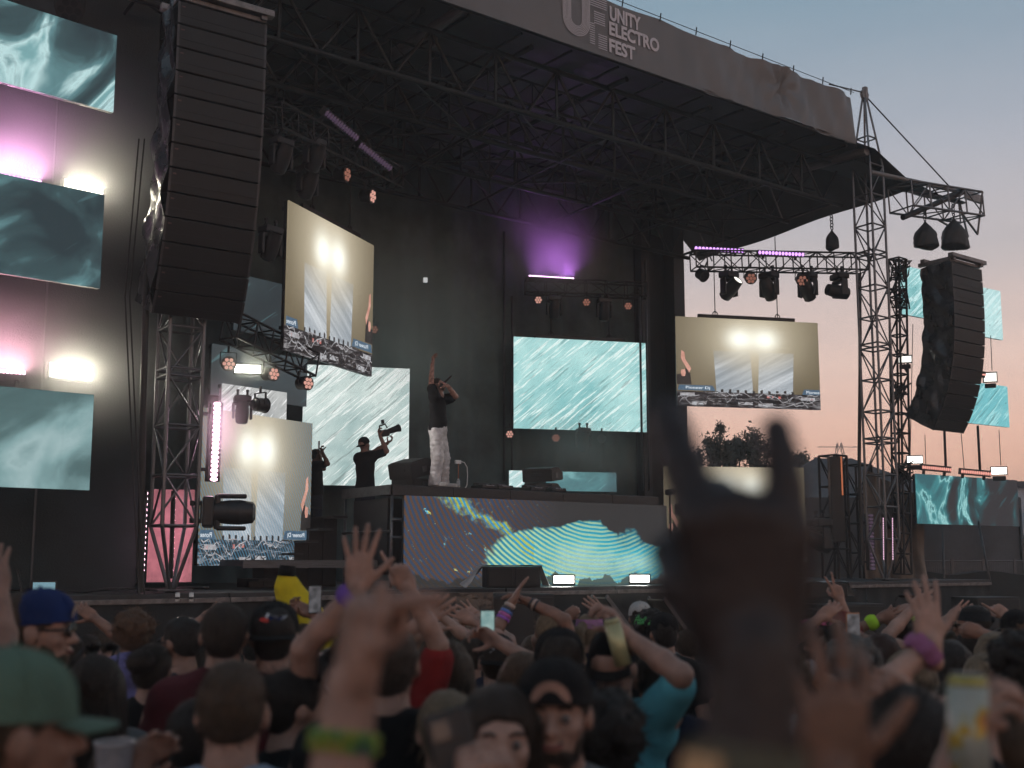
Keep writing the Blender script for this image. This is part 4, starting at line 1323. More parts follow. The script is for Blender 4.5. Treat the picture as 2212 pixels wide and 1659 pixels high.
# dark scaffold column behind the far tower with cable knots
scf = T('scaffold_column', at(1952, 1240, 27.4), 'black scaffold column with knotted cables behind the far tower', 'scaffold')
box_truss(scf, at(1950, 1240, 27.6), at(1938, 560, 27.6), U, .3, .3, .5, .03, STEEL)
r = random.Random(3)
for py in (580, 640, 840, 1020):
    c = at(1945 + r.uniform(-6, 10), py, 27.3)
    mb = MB()
    for k in range(7):
        pts = [c + Vector((r.uniform(-.28, .28), r.uniform(-.15, .15), r.uniform(-.35, .3))) for _ in range(6)]
        mb.path(pts, .022, 5)
    scf.w('cable_knot', mb.mesh('cable_knot', RUBBER))

# ================================================================== FRONT OF STAGE
def front_fill(px, py, Y, w_, h_, d_, label, hood=True, m=GRILLE, split=2):
    p = at(px, py, Y)
    t = T('front_fill_speaker', LF(p, YAW - R(26)), label, 'speaker', 'front fill speakers')
    t.add('cabinet', MB().box((0, d_ / 2, h_ / 2), (w_, d_, h_), bev=.015).mesh('cabinet', CAB))
    for k in range(split):
        t.add('grille', MB().box((0, 0, 0), (w_ / split - .05, .02, h_ - .05), bev=.006).mesh('grille', m), Matrix.Translation((-w_ / 2 + (k + .5) * w_ / split, -.012, h_ / 2)))
    if hood:
        def f(a, b):
            x = -w_ / 2 - .03 - .28 * b * (1 + .2 * math.sin(a * 9)) - .02 * math.sin(a * 14)
            return Vector((x, .02 + d_ * a, h_ + .012 - (h_ * .95) * b ** 1.2 + .03 * math.sin(a * 8 + b * 6)))
        t.add('tarp_side', MB().grid(f, 12, 10).mesh('tarp_side', GTARP))
        t.add('tarp_top', MB().grid(lambda a, b: Vector((-w_ / 2 - .05 + (w_ + .1) * a, -.01 + (d_ + .05) * b, h_ + .015 + .012 * math.sin(a * 11 + b * 7))), 14, 8).mesh('tarp_top', GTARP))
        t.add('tarp_side', MB().grid(lambda a, b: Vector((w_ / 2 + .02 + .12 * b * (1 + .3 * math.sin(a * 7)), .02 + d_ * a, h_ + .012 - h_ * .95 * b)), 10, 8).mesh('tarp_side', mat('white_tarp', (.6, .6, .58), .5, 0, .15, 6, .5, 10)))
    return t
front_fill(1110, 1270, 17.6, .86, .33, .5, 'front fill speaker under a silver tarp before the riser screen')
front_fill(1792, 1291, 22.5, .80, .30, .45, 'front fill speaker with brown grille on the right stage edge', True)
# subwoofers on the ground before the stage
def sub(px, py, Y, w_, h_, label, cover=False):
    p = at(px, py, Y)
    t = T('subwoofer', LF((p.x, p.y, 0), YAW - R(14)), label, 'speaker', 'subwoofers before the stage')
    h_ = p.z
    t.add('cabinet', MB().box((0, .4, h_ / 2), (w_, .8, h_), bev=.02).mesh('cabinet', CAB))
    t.add('grille', MB().box((0, -.01, h_ / 2), (w_ - .08, .02, h_ - .1), bev=.006).mesh('grille', GRILLE))
    if cover:
        t.add('cover', MB().grid(lambda a, b: Vector((-w_ / 2 - .03 + (w_ + .06) * a, -.03 - .05 * b * abs(math.sin(a * 7)) - .02, h_ + .02 - h_ * .6 * b * (1 + .25 * math.sin(a * 5)))), 24, 10).mesh('cover', TARP))
    return t
sub(985, 1283, 16.2, 1.05, 1.5, 'black covered subwoofer left of the tarped front fill', True)
sub(1122, 1284, 16.8, 1.15, 1.5, 'subwoofer with mesh grille below the tarped front fill')
sub(1845, 1305, 22.0, 1.5, 1.3, 'brown-grey subwoofer below the right front fill')
sub(2158, 1290, 24.5, 1.2, 1.5, 'dark boxy subwoofer at the far right in front of the stage')
# floor strobes
for px, py, lb in ((1218, 1252, 'white floor strobe before the riser screen, left one'), (1382, 1250, 'white floor strobe before the riser screen, right one')):
    u, z = hit(px, py, -.15)
    p = S(u, -.15, z)
    strobe(p, p + Vector((-.5, -6, .4)), .36, .13, lb, L_STRB, (14, (1, 1, .92)))
# tilted access ramps to the pit
for px, py, lb, a in ((1318, 1326, 'pale metal access ramp leaning on the stage edge, left', R(38)), (1440, 1330, 'dark metal access ramp leaning on the stage edge, right', R(38))):
    p = at(px, py, 19.0)
    t = T('access_ramp', LF((p.x, p.y, p.z), YAW + R(15), 0, a), lb, 'ramp', 'access ramps')
    t.add('plate', MB().box((0, 0, 0), (.9, .30, .03), bev=.006).mesh('plate', mat('ramp_metal', (.30, .30, .26), .4, .7)))
    for y in (-.15, .15):
        t.add('side_rail', MB().box((0, y, .03), (.9, .03, .09), bev=.006).mesh('side_rail', ALU))
    t.add('prop', MB().cyl((.3, 0, 0), (.3, 0, -.7), .02).mesh('prop', STEEL), Matrix.Rotation(-a, 4, 'Y'))
# monitor laptop at far left on the stage edge
t = T('laptop', LF(at(84, 1276, 15.2), YAW - R(15)), 'open laptop on a dark stand at the far left stage edge', 'laptop')
t.add('lid', MB().box((-.20, 0, .17), (.02, .34, .36), bev=.006).mesh('lid', PLAST), Matrix.Rotation(R(-14), 4, 'Y'))
t.add('stand', MB().box((.06, .1, .02), (.34, .05, .24), bev=.01).mesh('stand', PLAST))
t.add('display', MB().box((.06, .07, .02), (.28, .012, .18)).mesh('display', emit('laptop_glow', (.16, .30, .36), 1.0)))
for k, (px, lb) in enumerate(((383, 'first white drink can on the stage edge by the near tower'), (413, 'second white drink can on the stage edge by the near tower'))):
    t = T('drink_can', at(px, 1299, 15.3), lb, 'can', 'cans on the stage edge')
    t.add('body', MB().cyl((0, 0, 0), (0, 0, .10), .031, n=14).cyl((0, 0, .10), (0, 0, .118), .031, .026, 14).mesh('body', WHITE))
    t.add('stripe', MB().cyl((0, 0, .03), (0, 0, .06), .032, n=14, cap=False).mesh('stripe', PLAST))
r = random.Random(9)
for k in range(3):
    u = -6 + k * 2.1
    pts = [S(u + i * .35, .2 + .25 * math.sin(i * 1.3 + k) + .08 * k, FLOOR + .03 + .04 * abs(math.sin(i * 2.1 + k))) for i in range(8)]
    solo('floor_cable', MB().path(pts, .018, 5).mesh('floor_cable', RUBBER), None, ('black cable on the stage floor at the far left', 'black cable on the stage floor below the lowest left screen', 'black cable on the stage floor beside the near tower')[k], 'cable', 'cables on the left stage floor')

# ================================================================== BEHIND, ON THE RIGHT
# marquee with a peaked roof
TENT = mat('tent_canvas', (.11, .115, .125), .8, 0, .2, 1.5, .3, 8)
TAN = mat('tan_tarpaulin', (.19, .15, .12), .7, 0, .35, 1.3, .6, 4)
tp = at(1800, 990, 36)
t = T('marquee', (tp.x, tp.y, 0), 'dark marquee with a peaked canvas roof behind the far tower', 'tent')
ev = at(1800, 1086, 36).z
ridge = [Vector((-.6, 0, tp.z)), Vector((.6, 0, tp.z))]
cor = [Vector((-4.2, -3, ev)), Vector((4.6, -3, ev)), Vector((4.6, 3, ev)), Vector((-4.2, 3, ev))]
def tent_slope(a, b, c, d, n=10):
    def f(s_, q):
        p = a.lerp(b, s_).lerp(d.lerp(c, s_), q)
        return p - Z * .25 * math.sin(q * math.pi)
    return MB().grid(f, n, n).mesh('roof_slope', TENT)
t.add('roof_slope', tent_slope(ridge[0], ridge[1], cor[1], cor[0]))
t.add('roof_slope', tent_slope(ridge[1], ridge[1], cor[2], cor[1]))
t.add('roof_slope', tent_slope(ridge[1], ridge[0], cor[3], cor[2]))
t.add('roof_slope', tent_slope(ridge[0], ridge[0], cor[0], cor[3]))
for (a, b) in ((0, 1), (1, 2), (3, 0)):
    A, B = cor[a], cor[b]
    t.add('side_wall', MB().grid(lambda s_, q: Vector((A.x + (B.x - A.x) * s_, A.y + (B.y - A.y) * s_ + .12 * math.sin(s_ * 40) * (1 - q), ev * q)), 60, 6).mesh('side_wall', TENT))
t.add('valance', MB().grid(lambda s_, q: Vector((cor[0].x + (cor[1].x - cor[0].x) * s_, -3.05 + .03 * math.sin(s_ * 30), ev - .35 * q)), 40, 2).mesh('valance', TENT))
for c in cor:
    t.add('pole', MB().cyl((c.x, c.y, 0), (c.x, c.y, ev), .05).mesh('pole', ALU_D))
# tarpaulin screen round the far tower's foot
def tarpf(a, b):
    p = at(1868 + 125 * a, 1100, 28.6 + .6 * a)
    zt = at(1900, 1012 + 60 * a, 28.6).z
    k = .10 * math.sin(a * 17 + b * 2) + .06 * math.sin(a * 31 + b * 5) + .12 * math.sin(b * 9 + a * 4) * (1 - b)
    return Vector((p.x, p.y + k, 1.2 + (zt - 1.2) * b))
solo('tarpaulin', MB().grid(tarpf, 60, 24).mesh('tarpaulin', TAN), None, 'creased brown tarpaulin hung behind the foot of the far tower', 'tarpaulin')
# dark technical towers left of the far tower
for k, (px, Y, y0, lb) in enumerate(((1808, 29.0, 985, 'black lighting tower with an orange-lit edge beside the far tower'), (1862, 29.5, 1005, 'black scaffold tower between the tent and the far tower'))):
    a, b = at(px, 1240, Y), at(px - 2, y0, Y)
    t = T('scaffold_tower', (a.x, a.y, 0), lb, 'scaffold')
    box_truss(t, Vector((a.x, a.y, 0)), Vector((a.x, a.y, b.z)), U, .5, .5, .8, .035, STEEL)
    if k == 0:
        t.w('light_column', MB().box((0, 0, 0), (.34, .25, 2.2), bev=.02).mesh('light_column', PLAST), LF(b - Z * 1.15 - Vector((.12, .3, 0)), 0))
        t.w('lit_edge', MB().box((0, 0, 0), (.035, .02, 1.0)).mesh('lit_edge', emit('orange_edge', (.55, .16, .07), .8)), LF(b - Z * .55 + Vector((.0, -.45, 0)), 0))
moving_head(at(1770, 1120, 27.5), R(-70), R(-20), 'dark moving head on a stand beside the low right camera screen', None, 1.5)
moving_head(at(1920, 1080, 28.4), R(30), R(-60), 'dark moving head clamped behind the far tower', None, 1.2)
led_bar(at(1881, 1110, 27.3), at(1886, 1232, 27.3), Vector((.3, -1, 0)), 'dim upright purple led bar at the left of the far tower foot', L_PURPD, 16, .2)
for k, x0 in enumerate((1908, 1928)):
    led_bar(at(x0, 1118, 25.4), at(x0 + 1, 1210, 25.4), Vector((0, -1, 0)), ('thin pink led strip on the left leg of the far tower foot', 'thin pink led strip on the right leg of the far tower foot')[k], emit('led_pink_dim', (1, .6, .8), 1.2), 18, .03, .03)
# pale industrial building with a parapet and a fence before it
BW = mat('pale_cladding', (.46, .49, .54), .7, 0, .15, .7, .1, 12, stretch=(8, 8, .1))
BD = mat('dark_cladding', (.06, .065, .075), .7, 0, .2, 1)
bp = at(2120, 1060, 46)
t = T('warehouse', LF((bp.x, bp.y, 0), R(8)), 'pale low industrial building at the far right behind the fence', 'building')
bt_ = at(2120, 1052, 46).z
for i in range(10):
    t.block('wall_panel', (-2.4 + i * 1.6, 2, bt_ / 2), (1.58, 4, bt_), BW)
t.block('parapet', (5, -.1, bt_ + .12), (17, .3, .24), BD)
t.block('canopy', (5.5, -1.0, at(2100, 1150, 45).z), (16, 1.8, .28), BW)
t.block('door', (-.9, -.12, 1.3), (2.6, .2, 2.4), BD)
t.block('window_band', (5.5, -.10, at(2100, 1178, 46).z - .2), (14, .18, .55), BD)
t.block('air_unit', (2.8, -.5, at(2030, 1128, 45.5).z), (1.3, .8, 1.0), mat('grey_unit', (.25, .25, .26), .6))
t.block('handle', (-.1, -.26, 1.2), (.06, .06, .3), ALU)
fy = 31.0
f0, f1 = at(1990, 1215, fy), at(2260, 1215, fy)
MESHW = mat('fence_wire', (.16, .16, .17), .5, .6)
for k in range(4):
    a, b = f0.lerp(f1, k / 4), f0.lerp(f1, (k + 1) / 4 - .01)
    zt = at(2100, 1212, fy).z
    t = T('mesh_fence', (a.x, a.y, 0), ('wire mesh fence panel at the far right, first from the tarpaulin', 'wire mesh fence panel at the far right, second from the tarpaulin', 'wire mesh fence panel at the far right, third from the tarpaulin', 'wire mesh fence panel at the picture edge')[k], 'fence', 'mesh fence panels')
    for q in (a, b):
        t.tube('post', Vector((q.x, q.y, 0)), Vector((q.x, q.y, zt + .05)), .03, MESHW)
    t.tube('top_rail', Vector((a.x, a.y, zt)), Vector((b.x, b.y, zt)), .022, MESHW)
    mb = MB()
    for i in range(1, 14):
        q = a.lerp(b, i / 14)
        mb.box((q.x - a.x, q.y - a.y, zt / 2), (.012, .012, zt))
    for i in range(1, 12):
        q = (b - a) * .5
        mb.box((q.x, q.y, zt * i / 12), ((b - a).length, .012, .012))
    o = t.add('wire_mesh', mb.mesh('wire_mesh', MESHW))
    o['kind'] = 'stuff'
for k, (px, py, px2) in enumerate(((2036, 1160, 2040), (2112, 1140, 2140))):
    solo('guy_pole', MB().cyl(at(px, py - 20, 29), at(px2, 1262, 28), .03, n=8).mesh('pole', ALU_D), None, ('thin pole under the lowest right screen, left', 'slanting thin pole under the lowest right screen, right')[k], 'pole')
mb = MB()
bush = at(2200, 1235, 29)
solo('earth_bank', MB().grid(lambda a, b: Vector((f0.x - 1 + 12 * a, fy - 1.5 + 1.2 * b, (at(2100, 1238, 29.5).z) * min(1, 2.2 * math.sin(b * math.pi)) * (1 + .03 * math.sin(a * 40)))), 40, 6).mesh('earth_bank', mat('dark_earth', (.03, .028, .026), .95)), None, None, None, None, 'structure')

# pylon and power lines
pb, ptp = at(1815, 1010, 150), at(1816, 957, 150)
t = T('pylon', (pb.x, pb.y, 0), 'distant lattice power pylon standing beyond the tent', 'pylon')
PYL = mat('pylon_steel', (.09, .08, .085), .7)
H = ptp.z
for k in range(4):
    sx_, sy_ = ((-1, -1), (1, -1), (1, 1), (-1, 1))[k]
    b0 = Vector((pb.x + sx_ * 3.0, pb.y + sy_ * 3.0, 0))
    t.tube('leg', b0, Vector((pb.x + sx_ * .25, pb.y + sy_ * .25, H)), .055, PYL, 5)
    s2 = ((-1, -1), (1, -1), (1, 1), (-1, 1))[(k + 1) % 4]
    for j in range(14):
        f0_, f1_ = j / 14, (j + 1) / 14
        A = Vector((pb.x + sx_ * (3.0 - 2.75 * f0_), pb.y + sy_ * (3.0 - 2.75 * f0_), H * f0_))
        B = Vector((pb.x + s2[0] * (3.0 - 2.75 * f1_), pb.y + s2[1] * (3.0 - 2.75 * f1_), H * f1_))
        t.tube('lattice_bar', A, B, .035, PYL, 4)
t.tube('cross_arm', Vector((pb.x - 3, pb.y, H * .97)), Vector((pb.x + 3, pb.y, H * .97)), .05, PYL, 5)
t.tube('cross_arm', Vector((pb.x - 5, pb.y, H * .80)), Vector((pb.x + 5, pb.y, H * .80)), .05, PYL, 5)
q = at(1762, 1000, 60)
t = T('utility_pole', (q.x, q.y, 0), 'wooden utility pole with a crossbar above the tent ridge', 'pole')
t.add('pole', MB().cyl((0, 0, 0), (0, 0, q.z + .3), .14, .10, 8).mesh('pole', PYL))
t.add('crossbar', MB().box((.4, 0, q.z), (3.4, .12, .12)).mesh('crossbar', PYL))
for x in (-1.1, .1, 1.3):
    t.add('insulator', MB().cyl((x, 0, q.z + .06), (x, 0, q.z + .3), .06).mesh('insulator', PYL))

# ---- trees
LEAF = mat('leaf_dark', (.035, .042, .028), .7, 0, .4, 1.5)
LEAF2 = mat('leaf_olive', (.055, .060, .038), .7, 0, .4, 1.5)
BARK = mat('bark', (.04, .034, .03), .9, 0, .3, 5, .6, 20)
def tree(px, ybase, ytop, Y, wpx, label, seed, nleaf=7000):
    r = random.Random(seed)
    b, tp_ = at(px, ybase, Y), at(px, ytop, Y)
    H = tp_.z
    W = wpx * Y / FPX / 2
    t = T('tree', (b.x, b.y, 0), label, 'tree', 'trees behind the stage')
    mb = MB()
    mb.cyl((0, 0, 0), (.1, 0, H * .5), .03 * H, .016 * H, 10)
    mb.cyl((.1, 0, H * .5), (.0, 0, H * .93), .016 * H, .004 * H, 8)
    clumps = []
    for k in range(40):
        z = H * r.uniform(.30, .97)
        wr = W * (1 - ((z / H - .55) / .5) ** 2 * .8) * r.uniform(.35, 1.0)
        a = r.uniform(0, 6.28)
        c = Vector((wr * math.cos(a), wr * math.sin(a), z))
        if k % 2 == 0:
            mb.cyl((.05, 0, z * .72), c, .008 * H, .002 * H, 6)
        clumps.append((c, r.uniform(.22, .48) * W))
    t.add('trunk', mb.mesh('trunk', BARK))
    vs, fs, mi = [], [], []
    ls = .035 * W + .06
    for k in range(nleaf):
        c, cr_ = clumps[r.randrange(len(clumps))]
        d = Vector((r.gauss(0, 1), r.gauss(0, 1), r.gauss(0, 1.15)))
        p = c + d * cr_ * .62
        e1 = Vector((r.gauss(0, 1), r.gauss(0, 1), r.gauss(0, 1))).normalized()
        e2 = e1.orthogonal().normalized()
        s_ = ls * r.uniform(.6, 1.5)
        n = len(vs)
        vs += [p - e1 * s_, p + e2 * s_ * .45, p + e1 * s_, p - e2 * s_ * .45]
        fs.append((n, n + 1, n + 2, n + 3))
        mi.append(0 if r.random() < .6 else 1)
    d = me('crown', vs, fs, LEAF)
    d.materials.append(LEAF2)
    d.polygons.foreach_set('material_index', mi)
    t.add('crown', d)
tree(1552, 1080, 912, 44, 66, 'tall pointed dark tree behind the right camera screens', 1)
tree(1590, 1080, 945, 46, 60, 'shorter dark tree right of the tall pointed one', 2)
tree(1640, 1080, 925, 45, 84, 'broad dark tree partly behind the raised dark hand', 3)
tree(1722, 1085, 968, 43, 64, 'round tree at the right end of the group beside the tent', 4)
tree(1500, 1085, 975, 48, 60, 'dim tree behind the left of the dark hand', 5)
tree(1905, 1100, 1042, 70, 60, 'low far tree behind the tent slope', 6, 1500)
tree(1985, 1100, 1050, 75, 60, 'low far tree behind the far tower', 7, 1500)

# ================================================================== STAGE SMOKE lit by the lamps
def smoke(c, r, dens, colr, seed):
    """a drifting puff: density falls off from its middle and is broken up by noise"""
    m = bpy.data.materials.new('smoke_puff')
    m.use_nodes = True
    nt = m.node_tree
    nt.nodes.remove(nt.nodes['Principled BSDF'])
    tcx = node(nt, 'ShaderNodeTexCoord')
    ln = node(nt, 'ShaderNodeVectorMath', _operation='LENGTH')
    nt.links.new(tcx.outputs['Object'], ln.inputs[0])
    f = math_(nt, 'SUBTRACT', 1.0, ln.outputs['Value'], None, True)
    f = math_(nt, 'MULTIPLY', f, f)
    mp = node(nt, 'ShaderNodeMapping', Vector=tcx.outputs['Object'], Location=(seed, seed, 0))
    nz = node(nt, 'ShaderNodeTexNoise', Vector=mp.outputs[0], Scale=1.6, Detail=1.0)
    d = math_(nt, 'MULTIPLY', f, math_(nt, 'MULTIPLY_ADD', nz.outputs[0], 1.6, -.1, True))
    d = math_(nt, 'MULTIPLY', d, dens)
    pv = node(nt, 'ShaderNodeVolumePrincipled', Color=(*colr, 1), Density=d, Anisotropy=.1)
    nt.links.new(pv.outputs[0], nt.nodes['Material Output'].inputs['Volume'])
    o = solo('smoke', MB().ball((0, 0, 0), 1, 24, 16).mesh('smoke', m), Matrix.Translation(c) @ Matrix.Rotation(YAW, 4, 'Z') @ Matrix.Diagonal((*r, 1)))
    o['kind'] = 'stuff'
    return o
smoke(lq(125, 330, .55), (2.9, .8, 2.1), 2.4, (.9, .9, .9), 0)
smoke(lq(120, 770, .55), (2.7, .8, 1.7), 2.4, (.9, .9, .9), 3)
smoke(at(1200, 520, 26.7), (2.3, .8, 1.9), 3.6, (.9, .9, .9), 5)
smoke(at(880, 690, 22.6), (3.0, .9, 2.6), 1.5, (.85, .98, .92), 11)
smoke(at(1250, 975, 25.6), (2.8, .8, 1.2), 1.3, (.85, .98, .95), 14)
smoke(at(1310, 1240, 17.6), (1.9, .35, .55), 1.2, (.9, .95, .9), 17)
smoke(at(540, 790, 17.8), (.8, .4, .45), 1.4, (.9, .95, .9), 19)
smoke(at(480, 900, 16.4), (.75, .45, 1.1), 1.8, (.9, .9, .9), 8)

# ---- the thin evening air with drifting stage haze
hz = bpy.data.materials.new('air')
hz.use_nodes = True
hz.node_tree.nodes.remove(hz.node_tree.nodes['Principled BSDF'])
pv = node(hz.node_tree, 'ShaderNodeVolumePrincipled', Color=(.85, .88, .90, 1), Density=.0027)
hz.node_tree.links.new(pv.outputs[0], hz.node_tree.nodes['Material Output'].inputs['Volume'])
air = solo('haze', MB().box((0, 0, 0), (640, 640, 24)).mesh('haze', hz), (0, 150, 11))
air['kind'] = 'stuff'

# ================================================================== PEOPLE: smooth-blended surfaces
class SDF:
    """a smooth union of tapered limbs and ellipsoids, meshed by surface nets"""
    def __init__(s, vox):
        s.p, s.vox = [], vox
    def cone(s, a, b, ra, rb=None, k=.02, sub=False):
        s.p.append(('c', np.array(a, float), np.array(b, float), ra, ra if rb is None else rb, k, sub))
        return s
    def ell(s, c, r, k=.02, sub=False, rot=None):
        s.p.append(('e', np.array(c, float), np.array(r, float), None if rot is None else np.array(rot.to_3x3()), 0, k, sub))
        return s
    def xf(s, M, prims):
        """add prims moved by a matrix"""
        R3 = np.array(M.to_3x3())
        t = np.array(M.translation)
        for q in prims:
            if q[0] == 'c':
                s.p.append(('c', R3 @ q[1] + t, R3 @ q[2] + t) + q[3:])
            else:
                rr = R3 if q[3] is None else R3 @ q[3]
                s.p.append(('e', R3 @ q[1] + t, q[2], rr) + q[4:])
        return s
    def build(s, noise=None, clip=None):
        h = s.vox
        lo, hi = np.full(3, 1e9), np.full(3, -1e9)
        bb = []
        for q in s.p:
            if q[0] == 'c':
                r = max(q[3], q[4])
                a, b = np.minimum(q[1], q[2]) - r, np.maximum(q[1], q[2]) + r
            else:
                r = q[2].max()
                a, b = (q[1] - r, q[1] + r) if q[3] is not None else (q[1] - q[2], q[1] + q[2])
            bb.append((a, b))
            if not q[6]:
                lo, hi = np.minimum(lo, a), np.maximum(hi, b)
        pad = 3 * h + .01
        lo, hi = lo - pad, hi + pad
        n = np.ceil((hi - lo) / h).astype(int) + 1
        ax = [lo[i] + h * np.arange(n[i]) for i in range(3)]
        g = np.full(n, 9.0, np.float32)
        for q, (a, b) in zip(s.p, bb):
            m = q[5] + 3 * h
            i0 = np.maximum(0, np.floor((a - m - lo) / h).astype(int))
            i1 = np.minimum(n, np.ceil((b + m - lo) / h).astype(int) + 1)
            if (i1 <= i0).any():
                continue
            sl = tuple(slice(i0[k], i1[k]) for k in range(3))
            X, Y, Zz = np.meshgrid(ax[0][sl[0]], ax[1][sl[1]], ax[2][sl[2]], indexing='ij')
            P = np.stack((X, Y, Zz), -1)
            if q[0] == 'c':
                d = q[2] - q[1]
                L2 = max(d @ d, 1e-9)
                t = np.clip(((P - q[1]) @ d) / L2, 0, 1)
                D = np.linalg.norm(P - q[1] - t[..., None] * d, axis=-1) - (q[3] + t * (q[4] - q[3]))
            else:
                w = P - q[1]
                if q[3] is not None:
                    w = w @ q[3]
                k0 = np.linalg.norm(w / q[2], axis=-1)
                k1 = np.linalg.norm(w / q[2] ** 2, axis=-1) + 1e-9
                D = k0 * (k0 - 1) / k1
            cur, k = g[sl], max(q[5], 1e-4)
            if q[6]:
                D = -D
                hh = np.clip(.5 - .5 * (D - cur) / k, 0, 1)
                g[sl] = D * (1 - hh) + cur * hh + k * hh * (1 - hh)
            else:
                hh = np.clip(.5 + .5 * (D - cur) / k, 0, 1)
                g[sl] = D * (1 - hh) + cur * hh - k * hh * (1 - hh)
        if noise or clip:
            X, Y, Zz = np.meshgrid(*ax, indexing='ij')
            if noise:
                g = g + noise(X, Y, Zz).astype(np.float32)
            if clip:
                g = np.maximum(g, clip(X, Y, Zz)).astype(np.float32)
        g[0], g[-1], g[:, 0], g[:, -1], g[:, :, 0], g[:, :, -1] = 9, 9, 9, 9, 9, 9
        return nets(g, lo, h)
def nets(g, lo, h):
    ins = g < 0
    c = [ins[i:ins.shape[0] - 1 + i, j:ins.shape[1] - 1 + j, k:ins.shape[2] - 1 + k] for i in (0, 1) for j in (0, 1) for k in (0, 1)]
    tot = np.zeros(c[0].shape, np.int8)
    for q in c:
        tot += q
    cells = np.argwhere((tot > 0) & (tot < 8))
    if len(cells) == 0:
        return np.zeros((0, 3)), np.zeros((0, 4), int)
    idx = np.full(c[0].shape, -1, np.int64)
    idx[tuple(cells.T)] = np.arange(len(cells))
    acc, cnt = np.zeros((len(cells), 3)), np.zeros(len(cells))
    for a in range(3):
        for o1 in (0, 1):
            for o2 in (0, 1):
                o = np.zeros(3, int)
                o[(a + 1) % 3], o[(a + 2) % 3] = o1, o2
                e = o.copy()
                e[a] = 1
                v0, v1 = g[tuple((cells + o).T)], g[tuple((cells + e).T)]
                m = (v0 < 0) != (v1 < 0)
                t = v0[m] / (v0[m] - v1[m])
                p = np.tile(o.astype(float), (m.sum(), 1))
                p[:, a] = t
                acc[m] += p
                cnt[m] += 1
    V_ = lo + h * (cells + acc / cnt[:, None])
    Q = []
    for a in range(3):
        b, d = (a + 1) % 3, (a + 2) % 3
        s0 = [slice(None)] * 3
        s1 = [slice(None)] * 3
        s0[a], s1[a] = slice(0, -1), slice(1, None)
        i0, i1 = ins[tuple(s0)], ins[tuple(s1)]
        E_ = np.argwhere(i0 != i1)
        E_ = E_[(E_[:, b] > 0) & (E_[:, d] > 0)]
        flip = i0[tuple(E_.T)]
        def cell(db, dd):
            q = E_.copy()
            q[:, b] -= db
            q[:, d] -= dd
            return idx[tuple(q.T)]
        q = np.stack((cell(1, 1), cell(0, 1), cell(0, 0), cell(1, 0)), 1)
        q[~flip] = q[~flip][:, ::-1]
        Q.append(q)
    return V_, np.concatenate(Q)
def np_mesh(name, parts, mats, sm=True):
    """parts: list of (verts, quads, material index)"""
    vs, qs, mi, o = [], [], [], 0
    for v, q, k in parts:
        vs.append(v)
        qs.append(q + o)
        mi.append(np.full(len(q), k, np.int32))
        o += len(v)
    v, q, k = np.concatenate(vs), np.concatenate(qs), np.concatenate(mi)
    d = bpy.data.meshes.new(name)
    d.vertices.add(len(v))
    d.vertices.foreach_set('co', v.astype(np.float32).ravel())
    d.loops.add(len(q) * 4)
    d.loops.foreach_set('vertex_index', q.astype(np.int32).ravel())
    d.polygons.add(len(q))
    d.polygons.foreach_set('loop_start', np.arange(0, len(q) * 4, 4, dtype=np.int32))
    for m in mats:
        d.materials.append(m)
    d.polygons.foreach_set('material_index', k)
    d.polygons.foreach_set('use_smooth', np.full(len(q), sm))
    d.update(calc_edges=True)
    return d
def V3(*a):
    return Vector(a)
def wnoise(seed, amp, freq, st=(1, 1, 1), n=6):
    r = np.random.RandomState(seed)
    K = r.normal(0, 1, (n, 3)) * np.array(st) * freq
    ph = r.uniform(0, 6.28, n)
    def f(X, Y, Zz):
        o = 0
        for k in range(n):
            o = o + np.sin(K[k, 0] * X + K[k, 1] * Y + K[k, 2] * Zz + ph[k])
        return o * amp / n
    return f
HC = V3(0, 0, 1.635)           # middle of the head above the feet
def head_prims():
    s = SDF(.01)
    s.ell((0, -.014, .03), (.077, .095, .085), .02)
    s.ell((0, .022, -.03), (.063, .070, .085), .03)
    s.ell((0, .040, -.078), (.046, .048, .036), .03)
    s.cone((-.036, .076, .024), (.036, .076, .024), .013, k=.02)
    for x in (-1, 1):
        s.ell((x * .044, .060, -.022), (.020, .024, .02), .02)
        s.ell((x * .031, .096, .004), (.017, .014, .011), .012, True)
        s.ell((x * .031, .080, .003), (.013, .012, .0105), .004)
        s.ell((x * .079, -.006, -.006), (.011, .021, .032), .008)
    s.cone((0, .088, .012), (0, .110, -.026), .008, .0135, .012)
    s.ell((-.011, .098, -.030), (.009, .010, .008), .008)
    s.ell((.011, .098, -.030), (.009, .010, .008), .008)
    s.ell((0, .092, -.054), (.025, .010, .006), .006)
    s.ell((0, .091, -.065), (.022, .010, .007), .006)
    s.ell((0, .074, -.102), (.020, .017, .016), .02)
    s.cone((0, -.018, -.06), (0, -.028, -.17), .054, .058, .03)
    return s.p
HEAD = head_prims()
FING = [(.030, .092, (.043, .026, .021), .0095), (.010, .098, (.047, .029, .022), .0098), (-.010, .093, (.044, .027, .021), .0093), (-.029, .083, (.034, .021, .018), .0082)]
